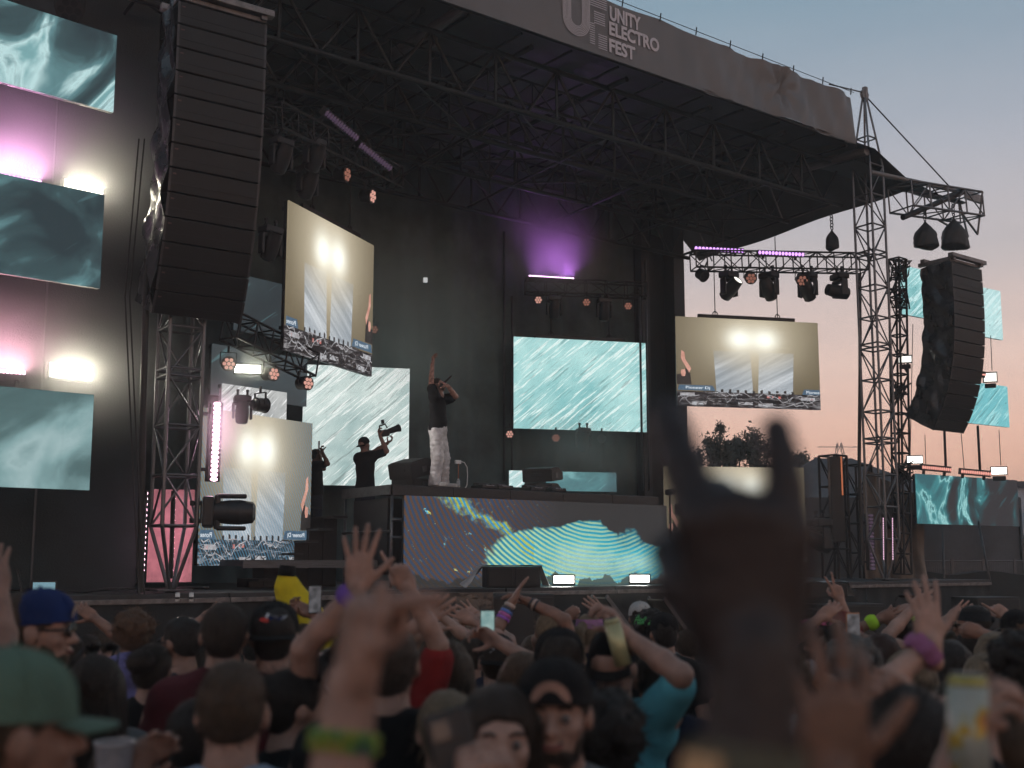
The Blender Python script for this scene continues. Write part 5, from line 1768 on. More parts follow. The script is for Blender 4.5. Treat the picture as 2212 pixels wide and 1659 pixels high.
POSES = {   # curl of each finger (index..little), spread, thumb
    'open': ([(4, 8, 5)] * 4, (10, 3, -4, -12), 'out'),
    'wide': ([(2, 6, 4)] * 4, (16, 5, -6, -19), 'out'),
    'relax': ([(18, 25, 15), (22, 28, 15), (26, 30, 18), (30, 30, 18)], (6, 1, -3, -8), 'out'),
    'claw': ([(20, 35, 20), (10, 20, 12), (8, 20, 12), (25, 30, 20)], (14, 4, -6, -18), 'out'),
    'point': ([(2, 4, 3), (80, 95, 50), (85, 95, 50), (85, 95, 50)], (2, 0, 0, 0), 'in'),
    'ell': ([(4, 8, 4), (80, 85, 45), (85, 90, 50), (85, 90, 50)], (6, 0, 0, 0), 'side'),
    'peace': ([(2, 5, 4), (2, 5, 4), (85, 95, 50), (85, 95, 50)], (12, -8, 0, 0), 'in'),
    'horns': ([(24, 8, 4), (75, 95, 50), (80, 95, 50), (6, 8, 6)], (10, 0, 0, 2), 'in'),
    'gun': ([(74, 6, 4), (85, 85, 50), (88, 90, 50), (88, 90, 50)], (0, 0, 0, 0), 'up'),
    'fist': ([(80, 95, 50)] * 4, (0, 0, 0, 0), 'in'),
    'grip': ([(38, 50, 35)] * 4, (3, 1, -1, -3), 'grip'),
}
def hand_prims(pose, side, ft=1.0):
    """wrist at the origin, fingers along +z, palm looking along +y, thumb toward side*x"""
    curl, spr, th = POSES[pose]
    s = SDF(.005)
    s.cone((0, -.001, -.05), (0, 0, .012), .0265, .027, .01)
    s.ell((side * .002, .001, .052), (.042, .0165, .054), .012)
    s.ell((side * .022, .008, .034), (.019, .017, .032), .014)
    s.ell((-side * .022, .006, .034), (.016, .015, .034), .012)
    for (x, z, L, r), (c1, c2, c3), sp in zip(FING, curl, spr):
        r = r * ft
        b = V3(side * x, -.001, z)
        s.cone((side * x * .7, 0, .02), b, .011, r * 1.18, .010)
        m = Matrix.Rotation(R(sp) * side, 3, 'Y')
        a, p, rr = 0, b, r * 1.08
        for l, c in zip(L, (c1, c2, c3)):
            a += R(c)
            q = p + m @ V3(0, math.sin(a), math.cos(a)) * l
            s.cone(p, q, rr, rr * .90, .0035)
            p, rr = q, rr * .90
    b = V3(side * .020, .006, .022)
    d = {'out': [(.80, .15, .60), (.72, .12, .70), (.62, .08, .80)], 'side': [(.85, .15, .50), (.95, .08, .30), (.98, .05, .18)],
         'up': [(.55, .15, .80), (.10, .05, 1.0), (-.10, .0, 1.0)], 'in': [(.55, .50, .65), (.05, .75, .65), (-.55, .65, .5)], 'grip': [(.55, .65, .55), (.15, .85, .50), (-.25, .85, .45)]}[th]
    rr = .0145
    for l, v in zip((.044, .034, .028), d):
        q = b + V3(side * v[0], v[1], v[2]).normalized() * l
        s.cone(b, q, rr, rr * .86, .006)
        b, rr = q, rr * .86
    return s.p
SKINS = {}
def skin(name, c):
    if name not in SKINS:
        SKINS[name] = mat('skin_' + name, c, .46, 0, .26, 13, .2, 110, .4, sss=.12)
    return SKINS[name]
skin('fair', (.31, .185, .145))
skin('light', (.36, .225, .18))
skin('tan', (.24, .135, .10))
skin('brown', (.17, .088, .060))
skin('dark', (.030, .022, .022))  # shade of a backlit silhouette put into the skin colour
def hairmat(name, c, c2=None):
    return mat('hair_' + name, c, .45, 0, .5, 30, .9, 60, .4, stretch=(6, 6, .7), c2=c2)
HAIR = {'black': hairmat('black', (.014, .012, .012), (.035, .030, .028)), 'dark': hairmat('dark', (.024, .016, .012), (.06, .042, .032)), 'brown': hairmat('brown', (.05, .031, .02), (.12, .078, .05)),
        'auburn': hairmat('auburn', (.10, .05, .028), (.22, .12, .07)), 'blonde': hairmat('blonde', (.17, .12, .072), (.40, .30, .20)), 'grey': hairmat('grey', (.13, .125, .12), (.24, .23, .22)), 'red': hairmat('red', (.22, .02, .015)),
        'chestnut': hairmat('chestnut', (.048, .022, .016))}
def cloth(name, c, **kw):
    return mat('cloth_' + name, c, .85, 0, .22, 5, .5, 160, .2, sheen=.02, **kw)
LENS = mat('sunglass_lens', (.008, .008, .01), .12, 0, .1, 4, spec=.8)
def hair_mesh(kind, m, seed, vox=.011):
    s = SDF(vox)
    face = ((0, .108, -.045), (.088, .088, .105))
    base = wnoise(seed, .006, 95, (1, 1, .45), 8)
    clip = None
    if kind in ('short', 'fade', 'messy'):
        k = .005 if kind != 'messy' else .020
        s.ell((0, -.016, .034), (.079 + k * .6, .098 + k * .6, .087 + k), .02)
        if kind != 'fade':
            s.ell((0, -.055, -.02), (.066, .052, .06), .02)
        else:
            s.ell((0, -.02, .075), (.066, .085, .055), .02)
            s.ell((0, -.050, -.005), (.068, .052, .06), .02)
        s.ell(*face, .02, True)
    elif kind == 'long':
        s.ell((0, -.018, .034), (.092, .108, .098), .02)
        for x in (-.055, 0, .055):
            s.cone((x, -.055, .0), (x * 1.5, -.085, -.22), .058, .055, .03)
            s.cone((x * 1.5, -.085, -.22), (x * 1.55, -.095, -.42), .055, .032, .03)
        for x in (-1, 1):
            s.cone((x * .075, -.01, .03), (x * .100, -.02, -.20), .030, .03, .02)
        s.ell(*face, .02, True)
        base = wnoise(seed, .010, 110, (1, 1, .06), 9)
    elif kind == 'bob':
        s.ell((0, -.018, .034), (.092, .106, .097), .02)
        for x in (-.05, 0, .05):
            s.cone((x, -.05, .0), (x * 1.5, -.065, -.12), .058, .045, .03)
        s.ell(*face, .02, True)
        base = wnoise(seed, .009, 100, (1, 1, .1), 9)
    elif kind in ('pony', 'bun'):
        s.ell((0, -.016, .034), (.085, .103, .092), .02)
        s.ell((0, -.05, -.02), (.068, .055, .06), .02)
        if kind == 'pony':
            s.cone((0, -.105, .055), (0, -.155, .02), .026, .034, .015)
            s.cone((0, -.155, .02), (0, -.150, -.16), .034, .036, .02)
            s.cone((0, -.150, -.16), (0, -.130, -.30), .036, .014, .02)
        else:
            s.ell((-.02, -.115, .05), (.060, .055, .056), .015)
        s.ell(*face, .02, True)
        base = wnoise(seed, .008, 110, (1, 1, .25), 8)
    elif kind == 'curly':
        r = random.Random(seed)
        s.ell((0, -.015, .045), (.098, .110, .098), .02)
        s.ell((0, -.05, -.03), (.088, .065, .075), .02)
        for k in range(110):
            d = V3(r.gauss(0, 1), r.gauss(-.25, 1), r.gauss(.25, .9)).normalized()
            if d.y > .45 and d.z < .35:
                continue
            c = V3(d.x * .105, d.y * .115 - .015, d.z * .105 + .03)
            s.ell(c, (r.uniform(.014, .027),) * 3, .006)
        s.ell((0, .12, -.055), (.08, .08, .095), .012, True)
        base = wnoise(seed, .008, 170, (1, 1, 1), 8)
    s.p = s.p
    v, q = s.build(base, clip)
    r = np.random.RandomState(seed)
    n = {'long': 900, 'bob': 600, 'curly': 900, 'messy': 700}.get(kind, 520)
    ii = r.randint(0, len(v), n)
    p = v[ii]
    nrm = p - np.array([0, -.02, .02 if kind not in ('long', 'pony') else 0])
    if kind in ('long', 'pony'):
        nrm[:, 2] *= np.where(p[:, 2] < -.05, 0, 1)
    nrm /= np.linalg.norm(nrm, axis=1, keepdims=True) + 1e-6
    dn = np.array({'long': (0, -.05, -1), 'bob': (0, -.1, -1), 'pony': (0, -.5, -.8), 'bun': (0, -1, .3)}.get(kind, (0, -.35, -.45)), float)
    rough = {'curly': 1.3, 'messy': 1.0, 'long': .12, 'bob': .16, 'pony': .2, 'bun': .3}.get(kind, .55)
    d = dn + r.normal(0, 1, (n, 3)) * rough + nrm * {'curly': .9, 'messy': .9, 'long': .08, 'bob': .1}.get(kind, .35)
    d /= np.linalg.norm(d, axis=1, keepdims=True)
    L = r.uniform(.5, 1.3, (n, 1)) * {'long': .10, 'bob': .06, 'curly': .030, 'messy': .035, 'pony': .06, 'bun': .04}.get(kind, .020)
    sd = np.cross(d, nrm)
    sd /= np.linalg.norm(sd, axis=1, keepdims=True) + 1e-6
    w_ = .0016
    p0 = p - nrm * .002
    p1 = p + d * L + nrm * .004
    sv = np.stack((p0 - sd * w_, p0 + sd * w_, p1 + sd * w_ * .3, p1 - sd * w_ * .3), 1).reshape(-1, 3)
    sq = np.arange(n * 4).reshape(-1, 4)
    return np_mesh('hair', [(v, q, 0), (sv, sq, 0)], [m])
def cap_parts(t, par, m, back, emblem=None, brim_m=None, panel=None):
    """ball cap: crown, brim, button; back=True wears it turned round"""
    def crown(a, b):
        th, ph = a * 2 * math.pi, b * math.pi / 2
        x, y = math.sin(th) * math.sin(ph), math.cos(th) * math.sin(ph)
        k = 1 + .012 * math.cos(6 * th) * math.sin(ph)
        zz = .108 * math.cos(ph) ** .72 - .004
        return V3(x * .088 * k, y * .106 * k - .008, zz + .006)
    mb = MB().grid(crown, 36, 12)
    mb.grid(lambda a, b: V3(math.sin(a * 2 * math.pi) * (.090 - .003 * b), math.cos(a * 2 * math.pi) * (.108 - .003 * b) - .008, .002 + .028 * b), 36, 1)
    c = t.add('cap', mb.mesh('cap', m), Matrix.Rotation(R(180) if back else 0, 4, 'Z') @ Matrix.Rotation(R(-4), 4, 'X'), par)
    t.add('button', cached(('capbutton', m.name), lambda: MB().ball((0, -.008, .112), (.008, .008, .005), 10, 6).mesh('button', m)), None, c)
    for k in range(6):
        a = k / 6 + 1 / 12
        t.add('seam', cached(('capseam', m.name, k), lambda: MB().path([crown(a, b / 10) + (crown(a, b / 10) - V3(0, -.008, .03)).normalized() * .0008 for b in range(1, 11)], .0018, 5).mesh('seam', m)), None, c)
    def brim(a, b):
        th = (a - .5) * 2.1
        x, y = math.sin(th) * (.088 + .012 * b), math.cos(th) * .104 - .008 + b * .072 * math.cos(th * .9)
        return V3(x, y, .004 - .30 * x * x * 10 * .3 - .010 * b)
    bb = MB().grid(brim, 18, 6).grid(lambda a, b: brim(a, b) - V3(0, 0, .004), 18, 6)
    return c, bb.mesh('brim', brim_m or m)
def patch(t, c, name, pts, m, th=0.0, lift=.011):
    """flat emblem wrapped on the front of a cap crown; x across, z up from the band"""
    mb = MB()
    vs = []
    for x, z in pts:
        ph = math.acos(max(0, min(1, (max(z, 0) / .108) ** 1.39)))
        a = x / .095 * 1.35 + th
        rr = math.sin(ph)
        vs.append(V3(math.sin(a) * (.089 + lift) * rr, math.cos(a) * (.107 + lift) * rr - .008, z + .006))
    cen = sum(vs, V3(0, 0, 0)) / len(vs)
    n = len(vs)
    mb.raw(vs + [cen + V3(math.sin(th) * .002, math.cos(th) * .002, 0)], [(i, (i + 1) % n, n) for i in range(n)])
    t.add(name, mb.mesh(name, m), None, c)
def person(label, head, size=1.0, face=0.0, hair=None, cap=None, sk='fair', shirt=None, sleeve=.5, arms=(), turn=0.0, nod=0.0, vox=.015, lean=0.0, glasses=None, extras=None, category='person', group='festival crowd', armvox=.0075, legs=True, top='tee', beard=None, width=1.0, facing_detail=False):
    """head = photo pixel of the head's middle and its depth; face = turn left of looking up the stage"""
    P = at(*head)
    yaw = R(face)
    Rz = Matrix.Rotation(yaw, 4, 'Z')
    hc = HC * size
    base = P - (Rz @ hc)
    M = Matrix.Translation(base) @ Rz @ Matrix.Scale(size, 4)
    Mi = M.inverted()
    root = Matrix.Translation((base.x, base.y, 0)) @ Rz @ Matrix.Scale(size, 4)
    t = T('person', root, label, category, group)
    up = base.z / size                      # lift of the body above the nominal stance (legs take it up)
    LM = Matrix.Translation((0, 0, up))
    skm = SKINS[sk]
    Hm = Matrix.Translation(V3(0, -.02, 1.50)) @ Matrix.Rotation(R(turn), 4, 'Z') @ Matrix.Rotation(R(nod), 4, 'X') @ Matrix.Translation(HC - V3(0, -.02, 1.50))
    # ---- body
    b = SDF(vox if not facing_detail else .008)
    b.xf(Hm, HEAD)
    neck = SDF(.01).cone((0, -.035, 1.44), (0, -.03, 1.52), .062, .055, .03)
    b.xf(Matrix.Identity(4), neck.p)
    w_ = width
    tor = SDF(.01).ell((0, -.005, 1.27), (.160 * w_, .100, .19), .05).cone((-.145 * w_, -.015, 1.405), (.145 * w_, -.015, 1.405), .060, k=.04)
    tor.cone((-.03, -.03, 1.47), (-.13 * w_, -.02, 1.425), .050, .048, .03).cone((.03, -.03, 1.47), (.13 * w_, -.02, 1.425), .050, .048, .03)
    tor.ell((0, .01, 1.06), (.148 * w_, .102, .16), .06).ell((0, -.005, .93), (.165 * w_, .112, .12), .05)
    b.xf(Matrix.Identity(4), tor.p)
    fine = SDF(armvox)
    hands = []
    sl = SDF(.012)
    used = set()
    for A in arms:
        sd = A['side']
        used.add(sd)
        Sh = V3(sd * .178 * w_, -.015, 1.405)
        Wp = Mi @ at(*A['hand'])
        # raised arms lift the shoulder a little
        if Wp.z > 1.45:
            Sh = Sh + V3(0, 0, .035)
        l1, l2 = .29, .255
        D = Wp - Sh
        L = D.length
        sc_ = max(1.0, L / (l1 + l2) * 1.01)
        l1, l2 = l1 * sc_, l2 * sc_
        if sc_ > 1.25:
            print('REACH', label, round(sc_, 2))
        dn = D / L
        pole = V3(*A.get('pole', (sd * .8, -.2, -.4)))
        pole = (pole - dn * pole.dot(dn)).normalized()
        ca = max(-1, min(1, (l1 * l1 + L * L - l2 * l2) / (2 * l1 * L)))
        E_ = Sh + dn * l1 * ca + pole * l1 * math.sqrt(1 - ca * ca)
        b.cone(Sh, E_, .052 * A.get('fat', 1), .041 * A.get('fat', 1), .03)
        fd = (Wp - E_).normalized()
        # overlap the fine forearm into the upper arm
        fine.cone(Sh.lerp(E_, .55), E_, .044 * A.get('fat', 1), .040 * A.get('fat', 1), .012)
        fine.cone(E_, E_.lerp(Wp, .35), .041, .041 * A.get('fat', 1), .015)
        fine.cone(E_.lerp(Wp, .35), Wp, .041 * A.get('fat', 1), .0275, .015)
        zf = V3(*A['fdir']).normalized() if 'fdir' in A else fd
        if 'fdir' in A:
            zf = (Mi.to_3x3() @ zf).normalized()
        pal = V3(*A.get('palm', (0, -1, 0)))
        pal = (Mi.to_3x3() @ pal).normalized()
        pal = (pal - zf * pal.dot(zf)).normalized()
        xx = pal.cross(zf)
        hm = frame(Wp, xx, pal, zf)
        # thumb side: the hand's own inner side
        hs = A.get('thumb', None)
        if hs is None:
            hs = 1 if sd > 0 else -1
            hs = hs
        hsz = A.get('hsize', 1.0)
        prims = [(q[0], q[1] * hsz, q[2] * hsz, q[3] * hsz if q[0] == 'c' else q[3], q[4] * hsz, q[5], q[6]) for q in hand_prims(A.get('pose', 'open'), hs, A.get('ft', 1.0))]
        fine.xf(hm, prims)
        hands.append((M @ hm, hm, E_, Wp))
        if sleeve > 0:
            sl.cone(Sh - V3(sd * .05, 0, 0), Sh.lerp(E_, sleeve), .082 * A.get('fat', 1), .066 * A.get('fat', 1), .04)
    for sd in (-1, 1):
        if sd in used:
            continue
        Sh, E_, Wp = V3(sd * .178 * w_, -.015, 1.405), V3(sd * .235 * w_, -.03, 1.13), V3(sd * .225 * w_, .10, .93)
        b.cone(Sh, E_, .050, .041, .03).cone(E_, Wp, .040, .028, .02)
        prims = hand_prims('relax', 1 if sd > 0 else -1)
        fz = (Wp - E_).normalized()
        xx = V3(-sd, 0, 0)
        pal = (xx - fz * xx.dot(fz)).normalized()
        fine.xf(frame(Wp, pal.cross(fz), pal, fz), prims)
        if sleeve > 0:
            sl.cone(Sh - V3(sd * .05, 0, 0), Sh.lerp(E_, sleeve), .080, .064, .04)
    parts = [(*b.build(), 0)]
    if fine.p:
        parts.append((*fine.build(), 0))
    body = t.add('body', np_mesh('body', parts, [skm]), LM)
    # ---- clothes
    if shirt:
        g = SDF(.012 if vox < .02 else .018)
        g.p = [(q[0], q[1], q[2] if q[0] == 'c' else q[2] + .021, q[3] + .021 if q[0] == 'c' else q[3], q[4] + .021 if q[0] == 'c' else 0, q[5], q[6]) for q in tor.p]
        g.p += sl.p
        nz = V3(0, .02, 1.535)
        if top == 'tank':
            g.ell((0, -.01, 1.54), (.095, .13, .12), .01, True)
            for sd in (-1, 1):
                g.ell((sd * .225 * w_, -.01, 1.40), (.085, .15, .13), .015, True)
        elif top == 'hood':
            g.ell((0, -.11, 1.44), (.13, .06, .10), .03)
            g.ell((0, .02, 1.545), (.072, .085, .07), .02, True)
        else:
            g.ell((0, .0, 1.545), (.074, .080, .065), .015, True)
        wr = wnoise(len(label) * 7 + 3, .007, 38, (1, 1, .5), 7)
        v_, q_ = g.build(wr, lambda X, Y, Zz: .88 - Zz)
        t.add('shirt', np_mesh('shirt', [(v_, q_, 0)], [shirt]), LM)
    if legs:
        def leg_mesh():
            s = SDF(.03)
            for sd in (-1, 1):
                s.cone((sd * .09, 0, .92), (sd * .10, .01, .50), .095, .065, .04).cone((sd * .10, .01, .50), (sd * .105, -.01, .07), .065, .05, .03)
                s.cone((sd * .105, -.04, .045), (sd * .115, .15, .035), .045, .035, .02)
            s.ell((0, 0, .94), (.17, .115, .10), .04)
            return np_mesh('trousers', [(*s.build(), 0)], [cloth('denim', (.03, .035, .05))])
        lm = cached('crowdlegs', leg_mesh)
        t.add('trousers', lm, Matrix.Diagonal((1, 1, max(.5, (.98 + up) / .98), 1)))
    # ---- head wear
    HM = LM @ Hm
    if hair:
        kind, hm_ = hair
        t.add('hair', hair_mesh(kind, HAIR[hm_], abs(len(label) + int(head[0])), .011 if head[2] < 5 else .013), HM)
    if cap:
        anchor = HM @ Matrix.Translation((0, 0, .026))
        cm, back = cap[0], cap[1]
        c, brm = cap_parts(t, None, cm, back, None, cap[2] if len(cap) > 2 and cap[2] else None)
        c.matrix_basis = anchor @ c.matrix_basis
        t.add('brim', brm, None, c)
        if back:
            patch(t, c, 'strap_opening', [(.036 * math.cos(a), .004 + .046 * math.sin(a)) for a in [i * math.pi / 10 for i in range(11)]], skm, math.pi, .007)
        if len(cap) > 3 and cap[3]:
            cap[3](t, c)
    if glasses:
        g = MB()
        for x in (-1, 1):
            g.ball((x * .033, .100, .004), (.027, .006, .020), 12, 8, mi=1)
            g.cyl((x * .062, .092, .010), (x * .080, .0, .012), .004, n=6)
        g.cyl((-.012, .104, .010), (.012, .104, .010), .004, n=6)
        off = Matrix.Translation((0, 0, 0)) if glasses == 'worn' else Matrix.Translation((0, -.02, .085)) @ Matrix.Rotation(R(35), 4, 'X')
        t.add('glasses', g.mesh('glasses', PLAST, LENS), HM @ off)
    if facing_detail:
        for x in (-1, 1):
            e = t.add('eye', cached('eyeball', lambda: MB().ball((0, 0, 0), .0125, 12, 8).mesh('eye', mat('eye_white', (.16, .145, .14), .3))), HM @ Matrix.Translation((x * .031, .083, .003)))
            t.add('iris', cached('iris', lambda: MB().ball((0, .0095, 0), (.006, .004, .006), 10, 6).mesh('iris', mat('iris_dark', (.01, .008, .007), .1))), None, e)
            t.add('eyebrow', cached(('brow', beard or ''), lambda: MB().path([(-.018, 0, -.002), (0, .004, .004), (.016, .0, .001)], .0045).mesh('eyebrow', HAIR['dark'])), HM @ Matrix.Translation((x * .032, .089, .026)) @ Matrix.Scale(x, 4, V3(1, 0, 0)))
        lp = mat('lip', (.22, .075, .065), .4)
        t.add('lips', cached('lips', lambda: MB().path([(-.024, -.006, .002), (-.012, .001, .0), (0, .003, -.001), (.012, .001, .0), (.024, -.006, .002)], .006).mesh('lips', lp)), HM @ Matrix.Translation((0, .099, -.059)))
    if beard:
        s = SDF(.007)
        s.ell((0, .042, -.080), (.052, .056, .044), .02).ell((-.05, .03, -.05), (.016, .030, .045), .02).ell((.05, .03, -.05), (.016, .030, .045), .02)
        s.cone((-.024, .092, -.046), (.024, .092, -.046), .009, k=.01)
        s.ell((0, .105, -.06), (.024, .018, .008), .008, True).ell((0, .07, -.01), (.075, .06, .035), .02, True)
        t.add('beard', np_mesh('beard', [(*s.build(wnoise(3, .003, 200)), 0)], [HAIR[beard]]), HM)
    t.hands, t.LM, t.HM, t.Mbody = hands, LM, HM, M
    if extras:
        extras(t)
    return t
def band(t, i, f, r, m, name='wristband', wd=.022, lumpy=0):
    """ring round forearm i, f metres below the wrist"""
    Mw, hm, E_, Wp = t.hands[i]
    d = (E_ - Wp).normalized()
    c = Wp + d * f
    x = d.orthogonal().normalized()
    y = d.cross(x)
    mb = MB()
    n = 24
    def g(a, b):
        th = a * 2 * math.pi
        rr = r + (lumpy * math.sin(7 * th) if lumpy else 0) + wd * .18 * math.sin(b * math.pi)
        return c + (x * math.cos(th) + y * math.sin(th)) * rr + d * (b - .5) * wd
    mb.grid(g, n, 6)
    t.add(name, mb.mesh(name, m), t.LM)
def phone(Mw, label, screen_m, toward_palm=True, size=1.0, off=(0, .03, .09), group='phones held up', rot=0.0):
    """a phone lying in the palm of the hand with matrix Mw"""
    t = T('phone', Mw @ Matrix.Translation(off) @ Matrix.Rotation(R(rot), 4, 'Y') @ Matrix.Scale(size, 4), label, 'phone', group)
    t.add('body', MB().box((0, 0, 0), (.076, .009, .158), bev=.004).mesh('body', PLAST))
    t.add('display', MB().box((0, .0055, 0), (.068, .002, .146)).mesh('display', screen_m))
    t.add('camera_bump', MB().box((.018, -.006, .055), (.03, .004, .03), bev=.001).mesh('camera_bump', STEEL))
    return t

# ------------------------------------------------------------------ the three on stage
BLK = cloth('black', (.009, .009, .010))
NAVY = cloth('navy', (.012, .018, .04))
CHAR = cloth('charcoal', (.022, .026, .03))
MAROON = cloth('maroon', (.085, .018, .024))
WHT = cloth('white', (.50, .54, .60))
CYAN = cloth('cyan', (.10, .38, .46))
LILAC = cloth('lilac', (.20, .19, .42))
YEL = cloth('yellow', (.62, .48, .02))
NEON = cloth('neon', (.42, .75, .05))
RED = cloth('red', (.25, .02, .02))
GREY = cloth('grey', (.14, .145, .15))
LBLUE = cloth('pale_blue', (.24, .32, .42))
GREEN = cloth('sage', (.10, .165, .125))
BLUECAP = cloth('royal_blue', (.012, .03, .12))
PINK = cloth('pink', (.50, .16, .30))
PURP = cloth('purple', (.16, .08, .34))
OLIVE = cloth('olive', (.12, .115, .085))
JEAN = mat('washed_jeans', (.56, .55, .55), .85, 0, .38, 8, .6, 60, .2)
TATT = mat('tattooed_skin', (.36, .20, .155), .5, 0, .7, 26, .1, 60, .3)

def singer():
    u, _ = hit(945, 1040, RV + .38)
    foot = S(u, RV + .38, RZ)
    H = 1.0
    t = T('person', LF(foot, 0) @ Matrix.Scale(1.14, 4), 'singer in black tee and pale baggy jeans on the riser, arm raised, microphone at mouth', 'person')
    fw = V3(.96, -.28, 0).normalized()         # faces the right, a little outward
    rt_ = V3(fw.y, -fw.x, 0)                    # his right
    def L(f, r, z):
        return fw * f + rt_ * r + V3(0, 0, z)
    # skeleton
    neck, hd = L(-.02, 0, 1.49), L(.0, 0, 1.615)
    b = SDF(.011)
    Rt = frame(hd, rt_, fw, Z)
    Ht = Rt @ Matrix.Rotation(R(24), 4, 'X') @ Matrix.Translation((0, .0, .015))
    b.xf(Ht, HEAD)
    b.cone(L(-.03, 0, 1.42), L(-.015, 0, 1.54), .062, .056, .03)
    tor = SDF(.01)
    Tm = frame(L(0, 0, 0), rt_, fw, Z)
    tor.xf(Tm, SDF(.01).ell((0, -.005, 1.26), (.165, .108, .19), .05).cone((-.15, -.015, 1.40), (.15, -.015, 1.40), .062, k=.04).cone((-.03, -.03, 1.47), (-.13, -.02, 1.425), .05, .048, .03).cone((.03, -.03, 1.47), (.13, -.02, 1.425), .05, .048, .03).ell((0, .015, 1.05), (.152, .112, .16), .06).ell((0, -.005, .93), (.165, .118, .12), .05).p)
    b.xf(Matrix.Identity(4), tor.p)
    fine = SDF(.0065)
    sl = SDF(.012)
    arms = []
    shR, shL = L(-.01, .175, 1.44), L(.0, -.175, 1.40)
    # near arm straight up, palm forward; other elbow out, fist at the mouth
    ini = (Matrix.Translation(foot) @ Matrix.Scale(1.14, 4)).inverted()
    wrU = ini @ at(934, 786, foot.y - .12)
    elU = ini @ at(931, 832, foot.y - .14)
    wrM = ini @ at(967, 834, foot.y - .20)
    elM = ini @ at(984, 856, foot.y + .02)
    for Sh, E_, W_, pose, fd, pal, side in ((shR, elU, wrU, 'relax', V3(.15, 0, 1), V3(.9, -.3, .2), 1), (shL, elM, wrM, 'grip', V3(-.75, -.2, .55), V3(-.3, .4, -.8), -1)):
        b.cone(Sh, E_, .054, .043, .03)
        fine.cone(Sh.lerp(E_, .6), E_, .044, .042, .012).cone(E_, E_.lerp(W_, .35), .042, .042, .015).cone(E_.lerp(W_, .35), W_, .042, .029, .015)
        zf = fd.normalized()
        pal = (pal - zf * pal.dot(zf)).normalized()
        hm = frame(W_, pal.cross(zf), pal, zf)
        fine.xf(hm, hand_prims(pose, side))
        arms.append(hm)
        sl.cone(Sh - (Sh - L(0, 0, Sh.z)).normalized() * .05, Sh.lerp(E_, .66), .088, .080, .03)
    bv = b.build()
    fv = fine.build()
    body = t.add('body', np_mesh('body', [(*bv, 0), (*fv, 1)], [SKINS['fair'], TATT]))
    g = SDF(.011)
    g.p = [(q[0], q[1], q[2] if q[0] == 'c' else q[2] + .022, q[3] + .022 if q[0] == 'c' else q[3], q[4] + .022 if q[0] == 'c' else 0, q[5], q[6]) for q in tor.p] + sl.p
    g.ell(shR, (.090, .090, .090), .03).ell(shL, (.085, .085, .085), .03)
    g.ell(L(.0, 0, 1.56), (.072, .08, .065), .015, True)
    t.add('shirt', np_mesh('shirt', [(*g.build(wnoise(5, .008, 32, (1, 1, .6)), lambda X, Y, Zz: .86 - Zz), 0)], [BLK]))
    j = SDF(.013)
    j.ell(L(0, 0, .93), (.150, .150, .14), .05)
    for s_, kf, ff in ((1, .04, .0), (-1, .06, .05)):
        hip, kn, an = L(0, s_ * .085, .88), L(kf, s_ * .11, .47), L(ff, s_ * .13, .09)
        j.cone(hip, kn, .108, .098, .05).cone(kn, an, .098, .088, .04)
        j.cone(an + V3(0, 0, .02), an - V3(0, 0, .04), .092, .10, .02)
    t.add('jeans', np_mesh('jeans', [(*j.build(wnoise(8, .014, 26, (1, 1, 1.6)), lambda X, Y, Zz: np.maximum(Zz - .98, .03 - Zz)), 0)], [JEAN]))
    for s_, ff in ((1, .0), (-1, .05)):
        sh = SDF(.009)
        a = L(ff - .06, s_ * .13, .045)
        c = a + fw * .25 + rt_ * s_ * .02 - V3(0, 0, .008)
        sh.cone(a, c, .047, .040, .02).cone(a + V3(0, 0, .03), a + fw * .08 + V3(0, 0, .02), .045, .035, .02)
        t.add('shoe', np_mesh('shoe', [(*sh.build(None, lambda X, Y, Zz: .006 - Zz), 0)], [cloth('sneaker', (.45, .44, .43))]))
    hs = hair_mesh('short', HAIR['dark'], 3, .010)
    t.add('hair', hs, Ht)
    s = SDF(.008)
    s.ell((0, .042, -.080), (.051, .054, .043), .02).ell((-.05, .03, -.05), (.015, .028, .04), .02).ell((.05, .03, -.05), (.015, .028, .04), .02)
    s.ell((0, .105, -.06), (.024, .02, .01), .008, True)
    t.add('beard', np_mesh('beard', [(*s.build(wnoise(3, .003, 200)), 0)], [HAIR['dark']]), Ht)
    hm = arms[1]
    mw = hm
    m0 = at(955, 831, foot.y - .2)
    m1 = at(975, 812, foot.y - .26)
    d = (m1 - m0).normalized()
    x = d.orthogonal().normalized()
    mt = T('microphone', frame(m0, x, d.cross(x), d), 'black handheld microphone held to the singer\'s mouth', 'microphone')
    mt.add('handle', MB().cyl((0, 0, 0), (0, 0, .20), .020, .015, 14).cyl((0, 0, .20), (0, 0, .24), .012, .011, 10).mesh('handle', PLAST))
    mt.add('grille', MB().ball((0, 0, -.025), (.026, .026, .030), 14, 10).mesh('grille', STEEL))
    mt.add('ring', MB().cyl((0, 0, .195), (0, 0, .205), .017, n=14).mesh('ring', mat('mic_ring', (.25, .03, .02), .4)))
singer()
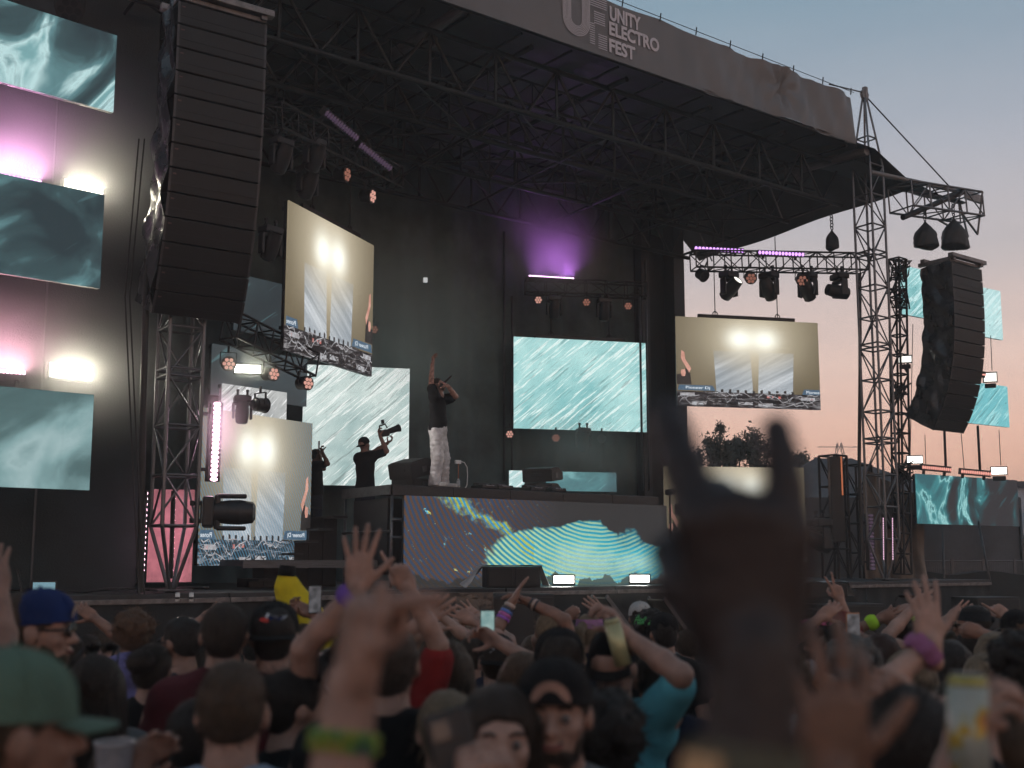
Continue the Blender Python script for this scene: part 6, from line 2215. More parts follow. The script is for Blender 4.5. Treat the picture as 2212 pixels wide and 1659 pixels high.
# two people behind the riser with cameras, dark against the pale screen
cam_man = person('cameraman in black with headset and cap filming with a raised camera before the pale screen', (790, 962, 21.2), 1.16, -32, None, (BLK, True), 'tan', BLK, .75,
       [dict(side=1, hand=(822, 944, 20.9), pose='grip', pole=(.3, .2, -.9), palm=(.6, 0, -.3)), dict(side=-1, hand=(836, 958, 21.2), pose='grip', pole=(-.3, .2, -.9), palm=(-.6, 0, .4))], nod=18, vox=.013, group='stage crew')
c = at(829, 936, 21.0)
t = T('video_camera', LF(c, R(-62), R(12)), 'video camera with hooded lens and top handle held up by the cameraman', 'camera')
t.add('body', MB().box((0, 0, 0), (.13, .20, .13), bev=.02).mesh('body', PLAST))
t.add('lens', MB().cyl((0, .10, .02), (0, .30, .05), .052, .065, 16).cyl((0, .30, .05), (0, .34, .055), .072, .075, 16).mesh('lens', PLAST))
t.add('handle', MB().path([(0, -.08, .07), (0, -.06, .15), (0, .06, .17), (0, .09, .09)], .016).mesh('handle', PLAST))
t.add('monitor', MB().box((0, .02, .22), (.11, .03, .08), bev=.01).mesh('monitor', PLAST))
ph_man = person('person in black filming with a phone, half hidden by the low left camera screen', (684, 984, 21.6), 1.05, -62, ('short', 'dark'), None, 'brown', BLK, .6,
       [dict(side=1, hand=(697, 978, 21.3), pose='grip', pole=(.4, .2, -.8), palm=(.8, .3, 0)), dict(side=-1, hand=(690, 985, 21.5), pose='grip', pole=(-.3, .3, -.8), palm=(.5, .3, 0))], vox=.014, group='stage crew')
c = at(689, 962, 21.3)
t = T('phone', LF(c, R(-62)), 'phone held upright by the person behind the low left screen', 'phone', 'phones held up')
t.add('body', MB().box((0, 0, 0), (.085, .012, .17), bev=.004).mesh('body', PLAST))
t.add('display', MB().box((0, -.0075, 0), (.075, .002, .155)).mesh('display', emit('phone_dim', (.2, .2, .2), .6)))

# ------------------------------------------------------------------ the crowd, far rows first
PH_TEAL = emit('phone_teal', (.10, .22, .22), 1.0, (.30, .42, .40), 14)
PH_DARK = emit('phone_dark', (.02, .022, .025), 1.0, (.10, .10, .11), 25)
EMB_W = mat('emblem_white', (.55, .57, .6), .6)
EMB_R = mat('emblem_red', (.40, .03, .02), .6)
EMB_B = mat('emblem_blue', (.20, .30, .45), .6)
def flat(t, par, name, pts, m, y, M=None):
    vs = [(x, y, z) for x, z in pts]
    return t.add(name, me(name, vs, [tuple(range(len(vs)))], m), M, par)
def bird_emblem(t, c):
    patch(t, c, 'emblem', [(-.046, .062), (-.01, .060), (.018, .072), (.020, .058), (.006, .040), (.0, .026), (-.012, .040), (-.030, .052)], EMB_W)
    patch(t, c, 'emblem_blue', [(-.034, .058), (-.010, .055), (.010, .062), (.008, .052), (.0, .034), (-.012, .044)], BLUECAP, 0, .013)
    patch(t, c, 'emblem_red', [(.006, .044), (.016, .056), (.030, .056), (.036, .048), (.026, .042), (.014, .040)], EMB_R, 0, .015)
def m_emblem(t, c):
    patch(t, c, 'emblem', [(-.030, .034), (-.022, .030), (-.012, .040), (-.006, .056), (.002, .046), (.012, .058), (.022, .050), (.014, .044), (.028, .036), (.024, .028), (.008, .034), (-.004, .042), (-.014, .030), (-.026, .026)], EMB_W)
FAR = 8.2
far = [
 # label, px, py, Y, kw
 ('woman with brown ponytail raising both open hands far in front of the subwoofers', 985, 1392, 7.6, dict(hair=('pony', 'brown'), shirt=CHAR, sk='light', arms=[dict(side=-1, hand=(981, 1345, 7.55), pose='wide', palm=(0, 1, 0), thumb=1), dict(side=1, hand=(1036, 1336, 7.7), pose='wide', palm=(0, 1, 0), thumb=-1)])),
 ('short blond person with sunglasses on the head clapping two braceleted arms high', 1186, 1366, 7.0, dict(hair=('short', 'blonde'), shirt=CHAR, top='tank', sleeve=0, glasses='up', sk='tan', arms=[dict(side=-1, hand=(1105, 1302, 6.9), pose='open', palm=(1, .2, 0), pole=(-.5, -.3, -1), thumb=-1), dict(side=1, hand=(1142, 1300, 7.0), pose='relax', palm=(-1, .2, 0), pole=(1, -.2, -.6), thumb=1)])),
 ('woman with streaked hair and lilac headband beside the drinking man', 1275, 1368, 7.2, dict(hair=('pony', 'blonde'), shirt=NAVY, sk='light', face=-30)),
 ('person in white and black cap beside the ramps', 1383, 1338, 8.6, dict(cap=(cloth('white_cap', (.42, .42, .41)), False, BLK), shirt=CHAR, hair=('short', 'dark'))),
 ('person wearing a dark headdress with yellow-green flowers', 1405, 1362, 7.8, dict(hair=('curly', 'black'), shirt=GREY)),
 ('person in black cap with small white mark left of the dark hand', 1434, 1372, 7.0, dict(cap=(BLK, False), hair=('short', 'black'), shirt=BLK)),
 ('person with pink flower crown right of the dark hand', 1757, 1366, 7.4, dict(hair=('curly', 'black'), shirt=BLK, sk='tan')),
 ('red-haired person below a hand making a peace sign', 1822, 1362, 7.6, dict(hair=('bob', 'red'), shirt=CHAR, face=20, arms=[dict(side=-1, hand=(1815, 1296, 7.6), pose='peace', palm=(0, 1, 0), thumb=-1, pole=(1, 0, -.6))])),
 ('person in black cap filming with an orange-edged phone', 1816, 1398, 6.4, dict(cap=(BLK, False), hair=('short', 'dark'), shirt=BLK, arms=[dict(side=1, hand=(1868, 1382, 6.3), pose='grip', palm=(-.8, -.5, .2), pole=(1, 0, -.6), thumb=1)])),
 ('person with long reddish dark hair behind the raised smartphone', 1902, 1420, 6.2, dict(hair=('long', 'chestnut'), shirt=BLK)),
 ('dancer in neon green with raised forearms and neon wristbands', 1952, 1372, 7.8, dict(hair=('bun', 'dark'), shirt=NEON, top='tank', sleeve=0, sk='tan', arms=[dict(side=-1, hand=(1898, 1338, 7.8), pose='claw', palm=(0, 1, 0), thumb=1, pole=(-1, 0, -.6)), dict(side=1, hand=(1950, 1330, 7.9), pose='fist', palm=(0, 1, 0), thumb=-1, pole=(1, 0, -.3))])),
 ('bald man with glasses lifting his face behind the pink scrunchie hand', 1968, 1335, 8.0, dict(shirt=BLK, sk='fair', face=-40, nod=25, glasses='up')),
 ('man in dark bandana and glasses turned left near the right edge', 2100, 1352, 7.2, dict(hair=('fade', 'black'), shirt=BLK, face=70, glasses='worn', sk='tan', extras=lambda t: bandana(t, CHAR))),
 ('person punching a bare arm left of the black-capped head at the right edge', 2098, 1405, 6.4, dict(hair=('short', 'black'), shirt=BLK, sk='tan', arms=[dict(side=1, hand=(2122, 1368, 6.3), pose='fist', palm=(0, 1, 0), thumb=-1, pole=(1, 0, -1))])),
 ('person in black cap cut by the right picture edge', 2196, 1368, 6.6, dict(cap=(BLK, False), hair=('short', 'auburn'), shirt=CHAR)),
 ('blonde woman seen from behind left of the curly man at the right edge', 2147, 1418, 6.0, dict(hair=('long', 'blonde'), shirt=BLK)),
 ('woman with blonde bob and earring low at the right', 2126, 1478, 4.8, dict(hair=('bob', 'blonde'), shirt=BLK)),
 ('curly dark-haired man in pale blue tee at the right edge', 2196, 1450, 4.2, dict(hair=('curly', 'black'), shirt=LBLUE, sk='tan')),
 ('woman with straight blonde hair below the neon dancer', 1958, 1468, 5.0, dict(hair=('long', 'blonde'), shirt=BLK)),
 ('dark-haired person in front of the woman with straight blonde hair', 2052, 1440, 5.6, dict(hair=('long', 'black'), shirt=BLK)),
 ('silver-haired person with a patterned bandana', 1836, 1440, 5.2, dict(hair=('curly', 'grey'), shirt=CHAR, extras=lambda t: bandana(t, GREY))),
 ('person with curly dark hair and a bright flower garland behind the open hand', 1682, 1472, 4.4, dict(hair=('curly', 'brown'), shirt=WHT, extras=lambda t: garland(t))),
 ('raised arm wearing a grey watch band right behind the dark hand', 1705, 1545, 4.6, dict(hair=('short', 'dark'), shirt=CHAR, sk='light', arms=[dict(side=1, hand=(1722, 1432, 4.5), pose='fist', palm=(0, 1, 0), thumb=-1)])),
]
def bandana(t, m):
    mb = MB().grid(lambda a, b: V3(math.sin(a * 6.283) * (.089 - .01 * b) , math.cos(a * 6.283) * (.108 - .008 * b) - .012, .035 + .055 * b), 30, 4)
    mb.ball((0, -.12, .045), (.025, .02, .02))
    t.add('bandana', mb.mesh('bandana', m), t.HM)
FLC = [mat('petal_%d' % i, c, .6) for i, c in enumerate(((.5, .06, .10), (.55, .35, .04), (.08, .25, .5), (.35, .12, .45), (.10, .4, .12), (.6, .15, .3)))]
def flowers(t, n, fn, r=.018, name='flower', only=None):
    rr = random.Random(n)
    for k in range(n):
        m = FLC[only if only is not None else rr.randrange(6)]
        def fm(m=m):
            mb = MB()
            for j in range(5):
                a = j * 1.2566
                mb.ball((math.cos(a) * .011, math.sin(a) * .011, 0), (.009, .009, .005), 6, 4)
            mb.ball((0, 0, .004), .005, 6, 4)
            return mb.mesh('flower', m)
        c, nrm = fn(k / n, rr)
        z = nrm.normalized()
        x = z.orthogonal().normalized()
        t.add(name, cached(('flower', m.name), fm), frame(c, x, z.cross(x), z) @ Matrix.Scale(r / .018, 4))
def crown_fn(f, rr):
    a = f * 6.283
    d = V3(math.sin(a), math.cos(a), 0)
    return V3(d.x * .098, d.y * .115 - .015, .07 + rr.uniform(-.01, .02)), d + V3(0, 0, .6)
def crown_flowers(t, only=None):
    HMs = t.HM
    def fn(f, rr):
        c, n = crown_fn(f, rr)
        return HMs @ c, HMs.to_3x3() @ n
    flowers(t, 16, fn, .03, 'flower', only)
def garland(t):
    LMs = t.LM
    def fn(f, rr):
        a = f * 6.283
        d = V3(math.sin(a), math.cos(a), 0)
        return LMs @ V3(d.x * .15, d.y * .13 - .01, 1.46 + rr.uniform(-.02, .02) - .05 * abs(d.y)), LMs.to_3x3() @ (d + V3(0, 0, .6))
    flowers(t, 26, fn, .04)
made = {}
for lb, px, py, Y, kw in far:
    kw = dict(kw)
    kw.setdefault('face', rng.uniform(-12, 30))
    kw.setdefault('vox', .016 if Y > 5.5 else .013)
    made[lb] = person(lb, (px, py, Y), **kw)
def get(s_):
    return next(v for k, v in made.items() if s_ in k)
crown_flowers(get('pink flower crown'), 5)
crown_flowers(get('yellow-green flowers'), 4)
BR = [mat('bracelet_%d' % i, c, .4) for i, c in enumerate(((.5, .12, .4), (.10, .2, .55), (.05, .05, .06), (.5, .4, .35), (.3, .1, .5)))]
t = get('clapping two braceleted')
for i, (f, m) in enumerate(((.02, BR[3]), (.045, BR[2]), (.065, BR[1]), (.088, BR[0]), (.11, BR[4]))):
    band(t, 0, f, .034 + .002 * i, m, 'bracelet', .018)
for i, (f, m) in enumerate(((.02, BR[2]), (.04, BR[3]), (.058, BR[2]))):
    band(t, 1, f, .034 + .002 * i, m, 'bracelet', .014)
t = get('neon green')
band(t, 0, .05, .042, NEON, 'neon_wristband', .075)
band(t, 1, .07, .044, NEON, 'neon_wristband', .12)
t = get('grey watch band')
band(t, 0, .05, .038, mat('grey_band', (.20, .22, .25), .5), 'watch_band', .035)
t = get('lilac headband')
bandana(t, cloth('lilac_pink', (.36, .18, .36)))
t = get('orange-edged phone')
pt = at(1843, 1356, 6.25)
p_ = T('phone', LF(pt, R(6)), 'upright phone with a dark display and orange edge on the right', 'phone', 'phones held up')
p_.add('body', MB().box((0, 0, 0), (.078, .012, .165), bev=.004).mesh('body', mat('orange_case', (.35, .14, .05), .5)))
p_.add('display', MB().box((0, -.0075, 0), (.070, .002, .152)).mesh('display', PH_DARK))

# ------------------------------------------------------------------ left and middle rows
person('curly-haired youth in a lilac hoodie near the stage edge', (290, 1368, 6.6), 1.0, 12, ('curly', 'auburn'), None, 'fair', LILAC, .9, top='hood', vox=.014)
person('man with glasses in charcoal sleeveless top looking left', (390, 1392, 5.7), 1.05, 62, ('fade', 'black'), None, 'tan', CHAR, 0, top='tank', glasses='worn', vox=.013, width=1.15)
person('dark-haired man in maroon tee behind the brown-haired man', (484, 1375, 4.2), 1.02, 12, ('short', 'dark'), None, 'fair', MAROON, .6, vox=.013, width=1.2)
person('man in black cap with a bird emblem', (592, 1382, 4.4), 1.0, 176, None, (BLK, True, None, None), 'fair', LBLUE, .5, vox=.013) if False else None
def cap_back_emblem(fn):
    return fn
capA = person('person in black cap with a bird emblem left of the banana costume', (592, 1380, 4.3), 1.04, 8, ('short', 'black'), (BLK, True, None, bird_emblem), 'fair', LBLUE, .5, vox=.013)
person('person with phone arm up between the bird cap and the near hand', (655, 1392, 6.6), .98, 5, ('short', 'dark'), None, 'tan', CHAR, .5, arms=[dict(side=1, hand=(672, 1326, 6.5), pose='grip', palm=(.8, -.6, 0), pole=(1, 0, -.6), thumb=1)], vox=.015)
pt = at(681, 1295, 6.45)
p_ = T('phone', LF(pt, R(-6)), 'black phone held upright above the banana costume', 'phone', 'phones held up')
p_.add('body', MB().box((0, 0, 0), (.076, .012, .16), bev=.004).mesh('body', PLAST))
p_.add('display', MB().box((0, -.0075, 0), (.068, .002, .148)).mesh('display', PH_DARK))
# banana costume
bn = person('person in a yellow banana costume seen from behind', (655, 1362, 6.9), 1.05, 5, None, None, 'fair', YEL, .3, vox=.016)
def banana(t):
    s = SDF(.014)
    pts = [(.06, -.02, 1.15), (.06, -.03, 1.36), (.03, -.03, 1.55), (-.03, -.03, 1.72), (-.09, -.03, 1.88), (-.10, -.03, 1.94)]
    rad = [.25, .23, .19, .13, .07, .052]
    for a, b_, r0, r1 in zip(pts, pts[1:], rad, rad[1:]):
        s.cone(a, b_, r0, r1, .05)
    t.add('banana_suit', np_mesh('banana_suit', [(*s.build(wnoise(4, .012, 24, (1, 1, .3))), 0)], [YEL]), t.LM)
    t.add('banana_tip', MB().cyl((-.10, -.03, 1.95), (-.095, -.03, 2.01), .055, .045, 12).mesh('banana_tip', BLK), t.LM)
banana(bn)
person('woman with dark bun in profile left of the near hand', (640, 1530, 3.5), .98, -60, ('bun', 'black'), None, 'fair', BLK, .4, glasses=None, vox=.012)
person('woman with long dark hair and sunglasses on top of her head', (206, 1490, 4.0), .98, 4, ('long', 'dark'), None, 'fair', GREY, .5, glasses='up', vox=.013)
bl = person('man in backward royal blue cap and sunglasses in profile at the left', (82, 1366, 3.75), 1.06, -78, ('fade', 'brown'), (BLUECAP, True), 'fair', CHAR, .6, glasses='worn', vox=.011, facing_detail=True, beard='brown')
person('man with brown faded hair and pale blue tee close to the camera', (503, 1545, 2.75), 1.0, 6, ('fade', 'brown'), None, 'fair', LBLUE, .5, vox=.010, width=1.1)
gc = person('close man in sage green cap and white tank top at the bottom left', (22, 1590, 1.85), 1.04, -50, ('short', 'brown'), (GREEN, False), 'tan', WHT, 0, top='tank', vox=.010)
# clear plastic cup held low
cp = person('person holding a clear plastic cup low at the left', (262, 1700, 2.9), .98, 10, ('short', 'dark'), None, 'tan', BLK, .5, arms=[dict(side=-1, hand=(262, 1668, 2.75), pose='grip', palm=(.3, -.8, 0), pole=(-1, 0, -1))], vox=.015)
cc = at(246, 1655, 2.7)
t = T('plastic_cup', cc, 'clear plastic cup held up at the bottom left', 'cup')
t.add('wall', MB().cyl((0, 0, -.06), (0, 0, .055), .036, .046, 24, False).mesh('wall', mat('cup_plastic', (.22, .22, .24), .25, 0, .1, 5)))
t.add('rim', MB().torus((0, 0, .055), .046, .003).mesh('rim', mat('cup_rim', (.4, .4, .42), .2)))
# far left hand at the edge
person('person at the left picture edge with one hand raised', (-170, 1440, 3.4), 1.0, 0, ('short', 'dark'), None, 'tan', BLK, .5, arms=[dict(side=1, hand=(-4, 1275, 3.4), pose='open', palm=(0, 1, 0), thumb=-1, pole=(.3, -.5, -1))], vox=.015)
# pointing arm with red sleeve
person('person in dark red shirt pointing one finger up at the stage', (842, 1440, 4.6), 1.0, 0, ('short', 'black'), None, 'fair', RED, .8, arms=[dict(side=1, hand=(884, 1272, 4.5), pose='point', palm=(0, 1, 0), thumb=-1, pole=(1, 0, -.2)), ], vox=.014)
# open palm with purple wristband
pp_ = person('person raising an open palm with a purple wristband', (775, 1440, 3.6), 1.0, 0, ('bun', 'dark'), None, 'fair', BLK, .5, arms=[dict(side=-1, hand=(772, 1272, 3.4), pose='wide', palm=(0, 1, 0), thumb=1, fdir=(.05, 0, 1), pole=(-1, 0, -.4))], vox=.014, armvox=.006)
pp_.o['label'] = 'person raising an open palm with a purple wristband'
band(pp_, 0, .035, .037, PURP, 'purple_wristband', .05)
person('broad man in black tee behind the near blurred hand', (838, 1440, 3.3), 1.05, 5, ('short', 'dark'), None, 'fair', BLK, .6, vox=.013, width=1.15)
person('woman with long dark brown hair in grey-blue tee', (968, 1448, 4.9), 1.0, 4, ('long', 'brown'), None, 'light', LBLUE, .5, arms=[dict(side=-1, hand=(902, 1350, 4.8), pose='open', palm=(0, 1, 0), thumb=1, pole=(-1, 0, -1))], vox=.013)
person('blonde woman with a ponytail low in the middle', (966, 1585, 3.2), .98, 6, ('pony', 'blonde'), None, 'light', BLK, .5, vox=.013)
capM = person('person in black cap with a white letter emblem filming on a phone', (1073, 1432, 5.6), 1.04, 4, ('short', 'dark'), (BLK, True, None, m_emblem), 'fair', CHAR, .5, arms=[dict(side=1, hand=(1078, 1388, 5.4), pose='grip', palm=(-.8, -.5, 0), pole=(1, 0, -.8))], vox=.014)
pt = at(1053, 1351, 5.5)
p_ = T('phone', LF(pt, R(4)), 'phone showing the stage in its display in the middle of the crowd', 'phone', 'phones held up')
p_.add('body', MB().box((0, 0, 0), (.072, .012, .15), bev=.004).mesh('body', PLAST))
p_.add('display', MB().box((0, -.0075, 0), (.064, .002, .138)).mesh('display', PH_TEAL))
person('person in plain black cap directly behind the smiling couple', (1208, 1440, 4.2), 1.05, 4, ('short', 'dark'), (BLK, True), 'fair', BLK, .5, vox=.013)
# the selfie pair
person('smiling bearded man in backward black cap facing the camera', (1200, 1545, 2.75), 1.02, 172, ('fade', 'dark'), (BLK, True), 'fair', GREY, .5, vox=.010, facing_detail=True, beard='dark')
sw = person('smiling dark-haired woman facing the camera beside the bearded man', (1078, 1600, 2.65), .98, 186, ('long', 'dark'), None, 'light', BLK, .5, vox=.010, facing_detail=True, arms=[dict(side=1, hand=(985, 1690, 2.0), pose='grip', palm=(.9, .3, 0), pole=(.6, 0, -1))])
pt = at(985, 1640, 1.95)
p_ = T('phone', LF(pt, R(12), R(-8), R(-14)), 'dark back of a phone held low by the woman facing the camera', 'phone', 'phones held up')
p_.add('body', MB().box((0, 0, 0), (.080, .012, .165), bev=.005).mesh('body', PLAST))
p_.add('camera_bump', MB().box((-.016, -.009, .052), (.034, .006, .036), bev=.002).mesh('camera_bump', GLASSY))
# man drinking from a tall can, cyan tee
dk = person('man in cyan tee tipping back a tall can', (1330, 1440, 4.3), 1.04, -20, None, (BLK, True), 'fair', CYAN, .75, arms=[dict(side=1, hand=(1352, 1372, 4.15), pose='grip', palm=(-.9, .1, 0), pole=(1, 0, -1.2), thumb=1, fdir=(-.5, .1, .85))], vox=.012, nod=14)
ct = at(1331, 1378, 4.1)
t = T('drink_can', frame(ct, V3(.96, 0, .25), V3(0, 1, 0), V3(-.25, 0, .96)), 'tall pale yellow can tipped up by the man in cyan', 'can')
t.add('body', MB().cyl((0, 0, -.10), (0, 0, .055), .031, n=20).cyl((0, 0, .055), (0, 0, .072), .031, .024, 20).mesh('body', mat('can_yellow', (.42, .40, .22), .35, .3)))
t.add('lid', MB().cyl((0, 0, .072), (0, 0, .075), .024, n=20).mesh('lid', ALU))
jr = person('man in navy and orange sports jersey lettered on the back', (1420, 1470, 4.4), 1.05, 2, ('short', 'black'), None, 'tan', NAVY, 0, top='tank', vox=.012, width=1.15)
d = fit_text(text_mesh('EAGLES', 1, PRINT, .02, .001), .30, .075)
jr.add('lettering', d, jr.LM @ frame(V3(-.155, -.150, 1.165), V3(1, 0, 0), V3(0, 0, 1), V3(0, -1, 0)))
d = fit_text(text_mesh('0', 1, mat('orange_print', (.45, .16, .03), .7), .03, .001), .13, .18)
jr.add('number', d, jr.LM @ frame(V3(-.065, -.150, .93), V3(1, 0, 0), V3(0, 0, 1), V3(0, -1, 0)))
# hand with pink scrunchie
sc_ = person('woman raising an open hand with a pink scrunchie on the wrist', (2080, 1560, 3.3), 1.0, 0, ('long', 'dark'), None, 'light', BLK, .3, arms=[dict(side=-1, hand=(2012, 1392, 3.25), pose='open', palm=(0, 1, 0), thumb=1, fdir=(-.08, .1, 1), pole=(-.6, 0, -.8))], vox=.014, armvox=.006)
band(sc_, 0, .03, .046, cloth('mauve', (.30, .12, .24)), 'scrunchie', .05, .008)
# fist with blue watch
fw_ = person('dark-haired head low at the right beside a fist wearing a blue watch', (1955, 1632, 2.3), 1.0, 10, ('messy', 'black'), None, 'tan', BLK, .5, arms=[dict(side=1, hand=(1966, 1512, 2.35), pose='fist', palm=(0, 1, 0), thumb=-1, pole=(1, .2, -1))], vox=.012, armvox=.006)
band(fw_, 0, .02, .034, BLK, 'watch_strap', .022)
Mw, hm, E_, Wp = fw_.hands[0]
fw_.add('watch_face', MB().cyl((0, -.036, -.02), (0, -.042, -.02), .020, n=20).mesh('watch_face', mat('watch_blue', (.06, .14, .20), .3)), fw_.LM @ hm)
for px, py, Y, hr, lb in ((1912, 1545, 3.4, ('short', 'black'), 'black-haired head between the open hand and the watch'), (2150, 1640, 2.6, ('messy', 'brown'), 'brown-haired head at the bottom right corner behind the big can'), (430, 1600, 3.3, ('short', 'black'), 'dark head low behind the maroon tee'), (1620, 1500, 3.8, ('messy', 'dark'), 'dark head behind the wrist of the dark hand'), (720, 1470, 4.4, ('long', 'black'), 'dark long-haired head behind the near blurred hand'), (1130, 1475, 4.6, ('bob', 'auburn'), 'brown-haired head between the letter cap and the plain cap'), (1300, 1600, 3.2, ('curly', 'black'), 'curly black-haired head in front of the cyan tee'), (150, 1420, 6.2, ('short', 'dark'), 'dark head behind the man in the blue cap'), (330, 1450, 5.0, ('bun', 'dark'), 'dark bun-haired head before the lilac hoodie')):
    person(lb, (px, py, Y), .98, rng.uniform(-15, 25), hr, None, 'fair', BLK, .5, vox=.016)
# extra rows of heads against the barrier, seen only in gaps
xr = random.Random(21)
kinds = ['short', 'long', 'bob', 'messy', 'pony']
cols_ = ['black', 'dark', 'brown', 'brown', 'blonde']
spots = [(225, 1392, 9.4), (440, 1400, 9.0), (545, 1405, 8.6), (720, 1402, 9.2), (930, 1398, 9.0), (1060, 1404, 9.6), (1230, 1398, 9.4), (1330, 1392, 9.8), (1480, 1398, 9.0), (1560, 1400, 9.6), (1700, 1396, 9.4), (1790, 1394, 9.8), (1870, 1392, 10.2), (2030, 1392, 9.6), (2160, 1388, 9.6), (60, 1420, 8.2), (820, 1400, 10.0), (1150, 1402, 10.2)]
desc = ['far left before the tower', 'behind the man with glasses', 'behind the bird cap', 'behind the purple wristband', 'left of the ponytail woman', 'behind the letter cap', 'behind the blond clapper', 'beyond the tall can', 'left behind the dark hand', 'directly behind the dark hand', 'beyond the grey watch band', 'under the peace sign', 'left of the neon dancer', 'beyond the pink scrunchie', 'beyond the blonde at the right', 'beyond the blue cap', 'beyond the pointing arm', 'beyond the teal phone']
for (px, py, Y), ds in zip(spots, desc):
    person('dim far head in the front row ' + ds, (px, py, Y), .97, xr.uniform(-10, 40), (xr.choice(kinds), xr.choice(cols_)), None, xr.choice(['fair', 'tan', 'light']), xr.choice([BLK, CHAR, GREY, NAVY, MAROON]), .5, vox=.020, group='front row of the crowd')

# more arms up among the far rows
ups = [
 ('arm up with spread fingers before the covered subwoofer', 940, 1412, 7.4, 1, (952, 1330), 'wide', 'light', ('long', 'brown'), GREY),
 ('arm up pointing two fingers beside the teal phone', 1018, 1420, 6.6, 1, (1022, 1342), 'peace', 'fair', ('short', 'dark'), NAVY),
 ('thin raised fist under the left floor strobe', 1236, 1408, 7.8, -1, (1222, 1334), 'fist', 'tan', ('bob', 'dark'), CHAR),
 ('raised open hand beyond the tall can', 1318, 1412, 7.6, 1, (1310, 1330), 'open', 'light', ('pony', 'brown'), MAROON),
 ('raised hand between the neon dancer and the pink scrunchie', 1992, 1400, 7.0, -1, (1975, 1312), 'claw', 'light', ('long', 'chestnut'), BLK),
 ('raised open hand left of the man in bandana', 2062, 1402, 7.6, -1, (2052, 1334), 'open', 'fair', ('short', 'brown'), CHAR),
 ('raised finger near the right picture edge', 2168, 1405, 7.8, 1, (2176, 1330), 'point', 'light', ('bob', 'blonde'), GREY),
 ('raised relaxed hand above the silver-haired person', 1790, 1418, 6.6, -1, (1772, 1335), 'relax', 'fair', ('short', 'brown'), BLK),
 ('raised hand at the left between blue cap and curly youth', 190, 1412, 7.2, 1, (205, 1336), 'relax', 'tan', ('short', 'dark'), CHAR),
 ('raised open hand above the man with glasses', 428, 1408, 7.8, -1, (436, 1338), 'wide', 'fair', ('long', 'dark'), GREY),
]
for ds, px, py, Y, sd, hp, pose, sk_, hr, shm in ups:
    person('far fan with ' + ds, (px, py, Y), .98, rng.uniform(-10, 15), hr, None, sk_, shm, .4, arms=[dict(side=sd, hand=(hp[0], hp[1], Y - .05), pose=pose, palm=(0, 1, 0), thumb=-sd, pole=(sd, -.1, -.5))], vox=.018, group='far fans with arms up')

# ------------------------------------------------------------------ hands close to the lens
nh = person('very close dark-skinned person throwing a horned hand sign, hand only in view', (1864, 2650, .81), 1.0, 0, ('short', 'black'), None, 'dark', OLIVE, .0, arms=[dict(side=-1, hand=(1626, 1436, .77), pose='horns', palm=(0, 1, 0), thumb=-1, fdir=(-.02, 0, 1), pole=(.3, -.6, -.6), fat=.92, hsize=1.05, ft=1.75)], vox=.02, armvox=.004, legs=True)
Mw, hm, E_, Wp = nh.hands[0]
dd = (E_ - Wp).normalized()
mb = MB()
xx = dd.orthogonal().normalized()
yy = dd.cross(xx)
mb.grid(lambda a, b: Wp + dd * (.052 + .20 * b) + (xx * math.cos(a * 6.283) + yy * math.sin(a * 6.283)) * (.037 + .020 * b + .003 * math.sin(9 * a * 6.283 + b * 8)), 30, 14)
nh.add('sleeve_cuff', mb.mesh('sleeve_cuff', OLIVE), nh.LM)
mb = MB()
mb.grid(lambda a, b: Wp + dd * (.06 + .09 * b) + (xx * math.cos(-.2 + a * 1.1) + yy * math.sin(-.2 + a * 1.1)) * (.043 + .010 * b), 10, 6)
nh.add('lit_spot_patch', mb.mesh('lit_spot_patch', mat('lit_spot_tan', (.55, .33, .16), .5)), nh.LM)  # orange lit spot on the cuff, painted as a tan patch
n2 = person('close blurred person pointing a finger gun to the right, green bead bracelet', (900, 2350, 1.25), 1.0, 0, ('short', 'dark'), None, 'fair', BLK, .4, arms=[dict(side=-1, hand=(757, 1500, 1.26), pose='gun', palm=(.93, .36, 0), thumb=1, fdir=(.06, 0, 1), ft=1.12, pole=(.2, -.6, -.6))], vox=.02, armvox=.0045)
Mw, hm, E_, Wp = n2.hands[0]
dd = (E_ - Wp).normalized()
xx = dd.orthogonal().normalized()
yy = dd.cross(xx)
bead = [mat('bead_lime', (.20, .27, .03), .4), mat('bead_yellow', (.30, .25, .04), .4), mat('bead_green', (.05, .22, .05), .4), mat('bead_navy', (.02, .03, .08), .4)]
for row in range(2):
    for k in range(20):
        a = k / 20 * 6.283
        c = Wp + dd * (.045 + .012 * row) + (xx * math.cos(a) + yy * math.sin(a)) * .034
        m = bead[[0, 1, 0, 2, 3, 2][(k + row) % 6] if row == 1 else (row // 2 if k % 3 else 2)]
        n2.add('bead', cached(('bead', m.name), lambda: MB().ball((0, 0, 0), .0062, 8, 6).mesh('bead', m)), n2.LM @ Matrix.Translation(c))
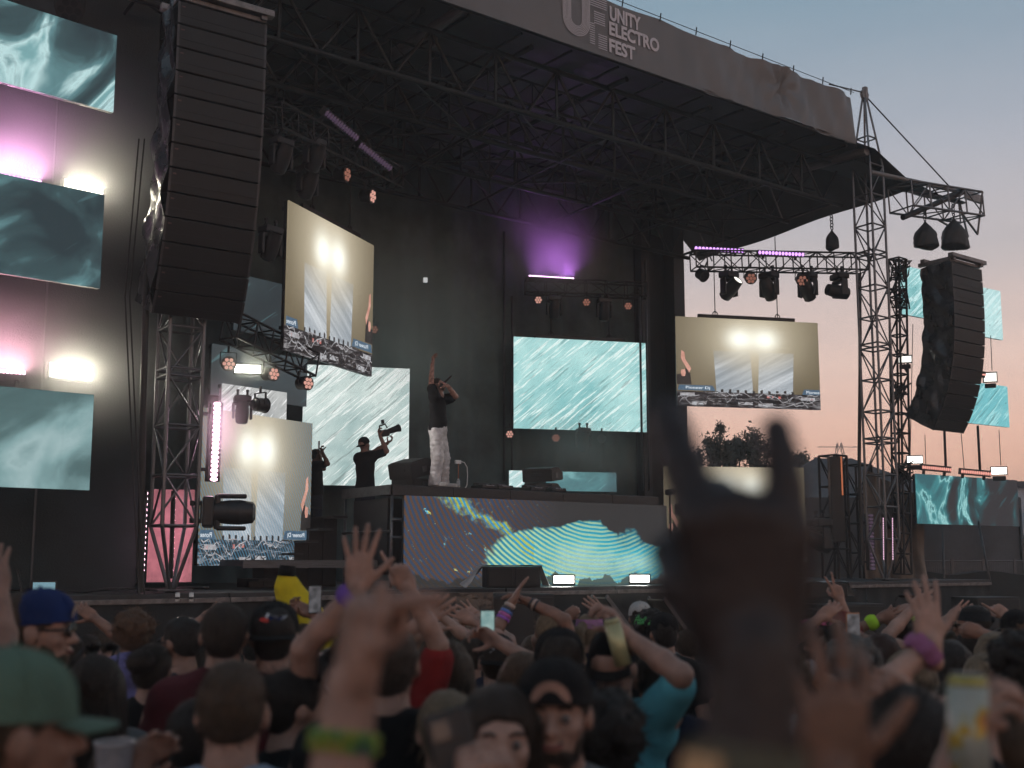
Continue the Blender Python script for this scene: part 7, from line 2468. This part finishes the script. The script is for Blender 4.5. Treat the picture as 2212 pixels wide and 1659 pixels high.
n3 = person('close person with one spread open hand wearing a silver ring at the lower right', (1760, 2300, 1.5), 1.0, 0, ('short', 'dark'), None, 'brown', BLK, .4, arms=[dict(side=-1, hand=(1800, 1690, 1.36), pose='claw', palm=(0, 1, 0), thumb=1, fdir=(.04, 0, 1), pole=(-.6, 0, -.4))], vox=.02, armvox=.0045)
Mw, hm, E_, Wp = n3.hands[0]
n3.add('ring', MB().torus((0, 0, 0), .011, .003, None, 16, 6).mesh('ring', ALU), n3.LM @ hm @ Matrix.Translation((.012, .004, .125)))
n4 = person('close person holding a tall yellow can at the lower right', (2230, 2150, 1.75), 1.0, 0, ('short', 'dark'), None, 'fair', BLK, .4, arms=[dict(side=-1, hand=(2065, 1650, 1.74), pose='grip', palm=(.9, .2, 0), thumb=-1, fdir=(.35, -.1, .9), pole=(-.8, 0, -.6))], vox=.02, armvox=.005)
ct = at(2092, 1565, 1.72)
t = T('drink_can', frame(ct, V3(1, 0, -.03), V3(0, 1, 0), V3(.03, 0, 1)), 'tall blurred yellow and white drink can held up at the lower right', 'can')
def can_mat():
    m = bpy.data.materials.new('can_print')
    m.use_nodes = True
    nt = m.node_tree
    b = nt.nodes['Principled BSDF']
    tcx = node(nt, 'ShaderNodeTexCoord')
    nz = node(nt, 'ShaderNodeTexNoise', Vector=tcx.outputs['Object'], Scale=22.0, Detail=2.0)
    c = ramp_(nt, nz.outputs[0], [(.42, (.38, .40, .36)), (.52, (.34, .36, .30)), (.58, (.42, .30, .02)), (.70, (.40, .10, .02))])
    nt.links.new(c, b.inputs['Base Color'])
    b.inputs['Roughness'].default_value = .35
    b.inputs['Metallic'].default_value = .2
    return m
t.add('body', MB().cyl((0, 0, -.10), (0, 0, .058), .030, n=24).mesh('body', can_mat()))
t.add('shoulder', MB().cyl((0, 0, .058), (0, 0, .072), .030, .024, 24).mesh('shoulder', mat('can_gold', (.45, .40, .12), .35, .3)))
t.add('lid', MB().cyl((0, 0, .072), (0, 0, .075), .024, n=24).mesh('lid', ALU))
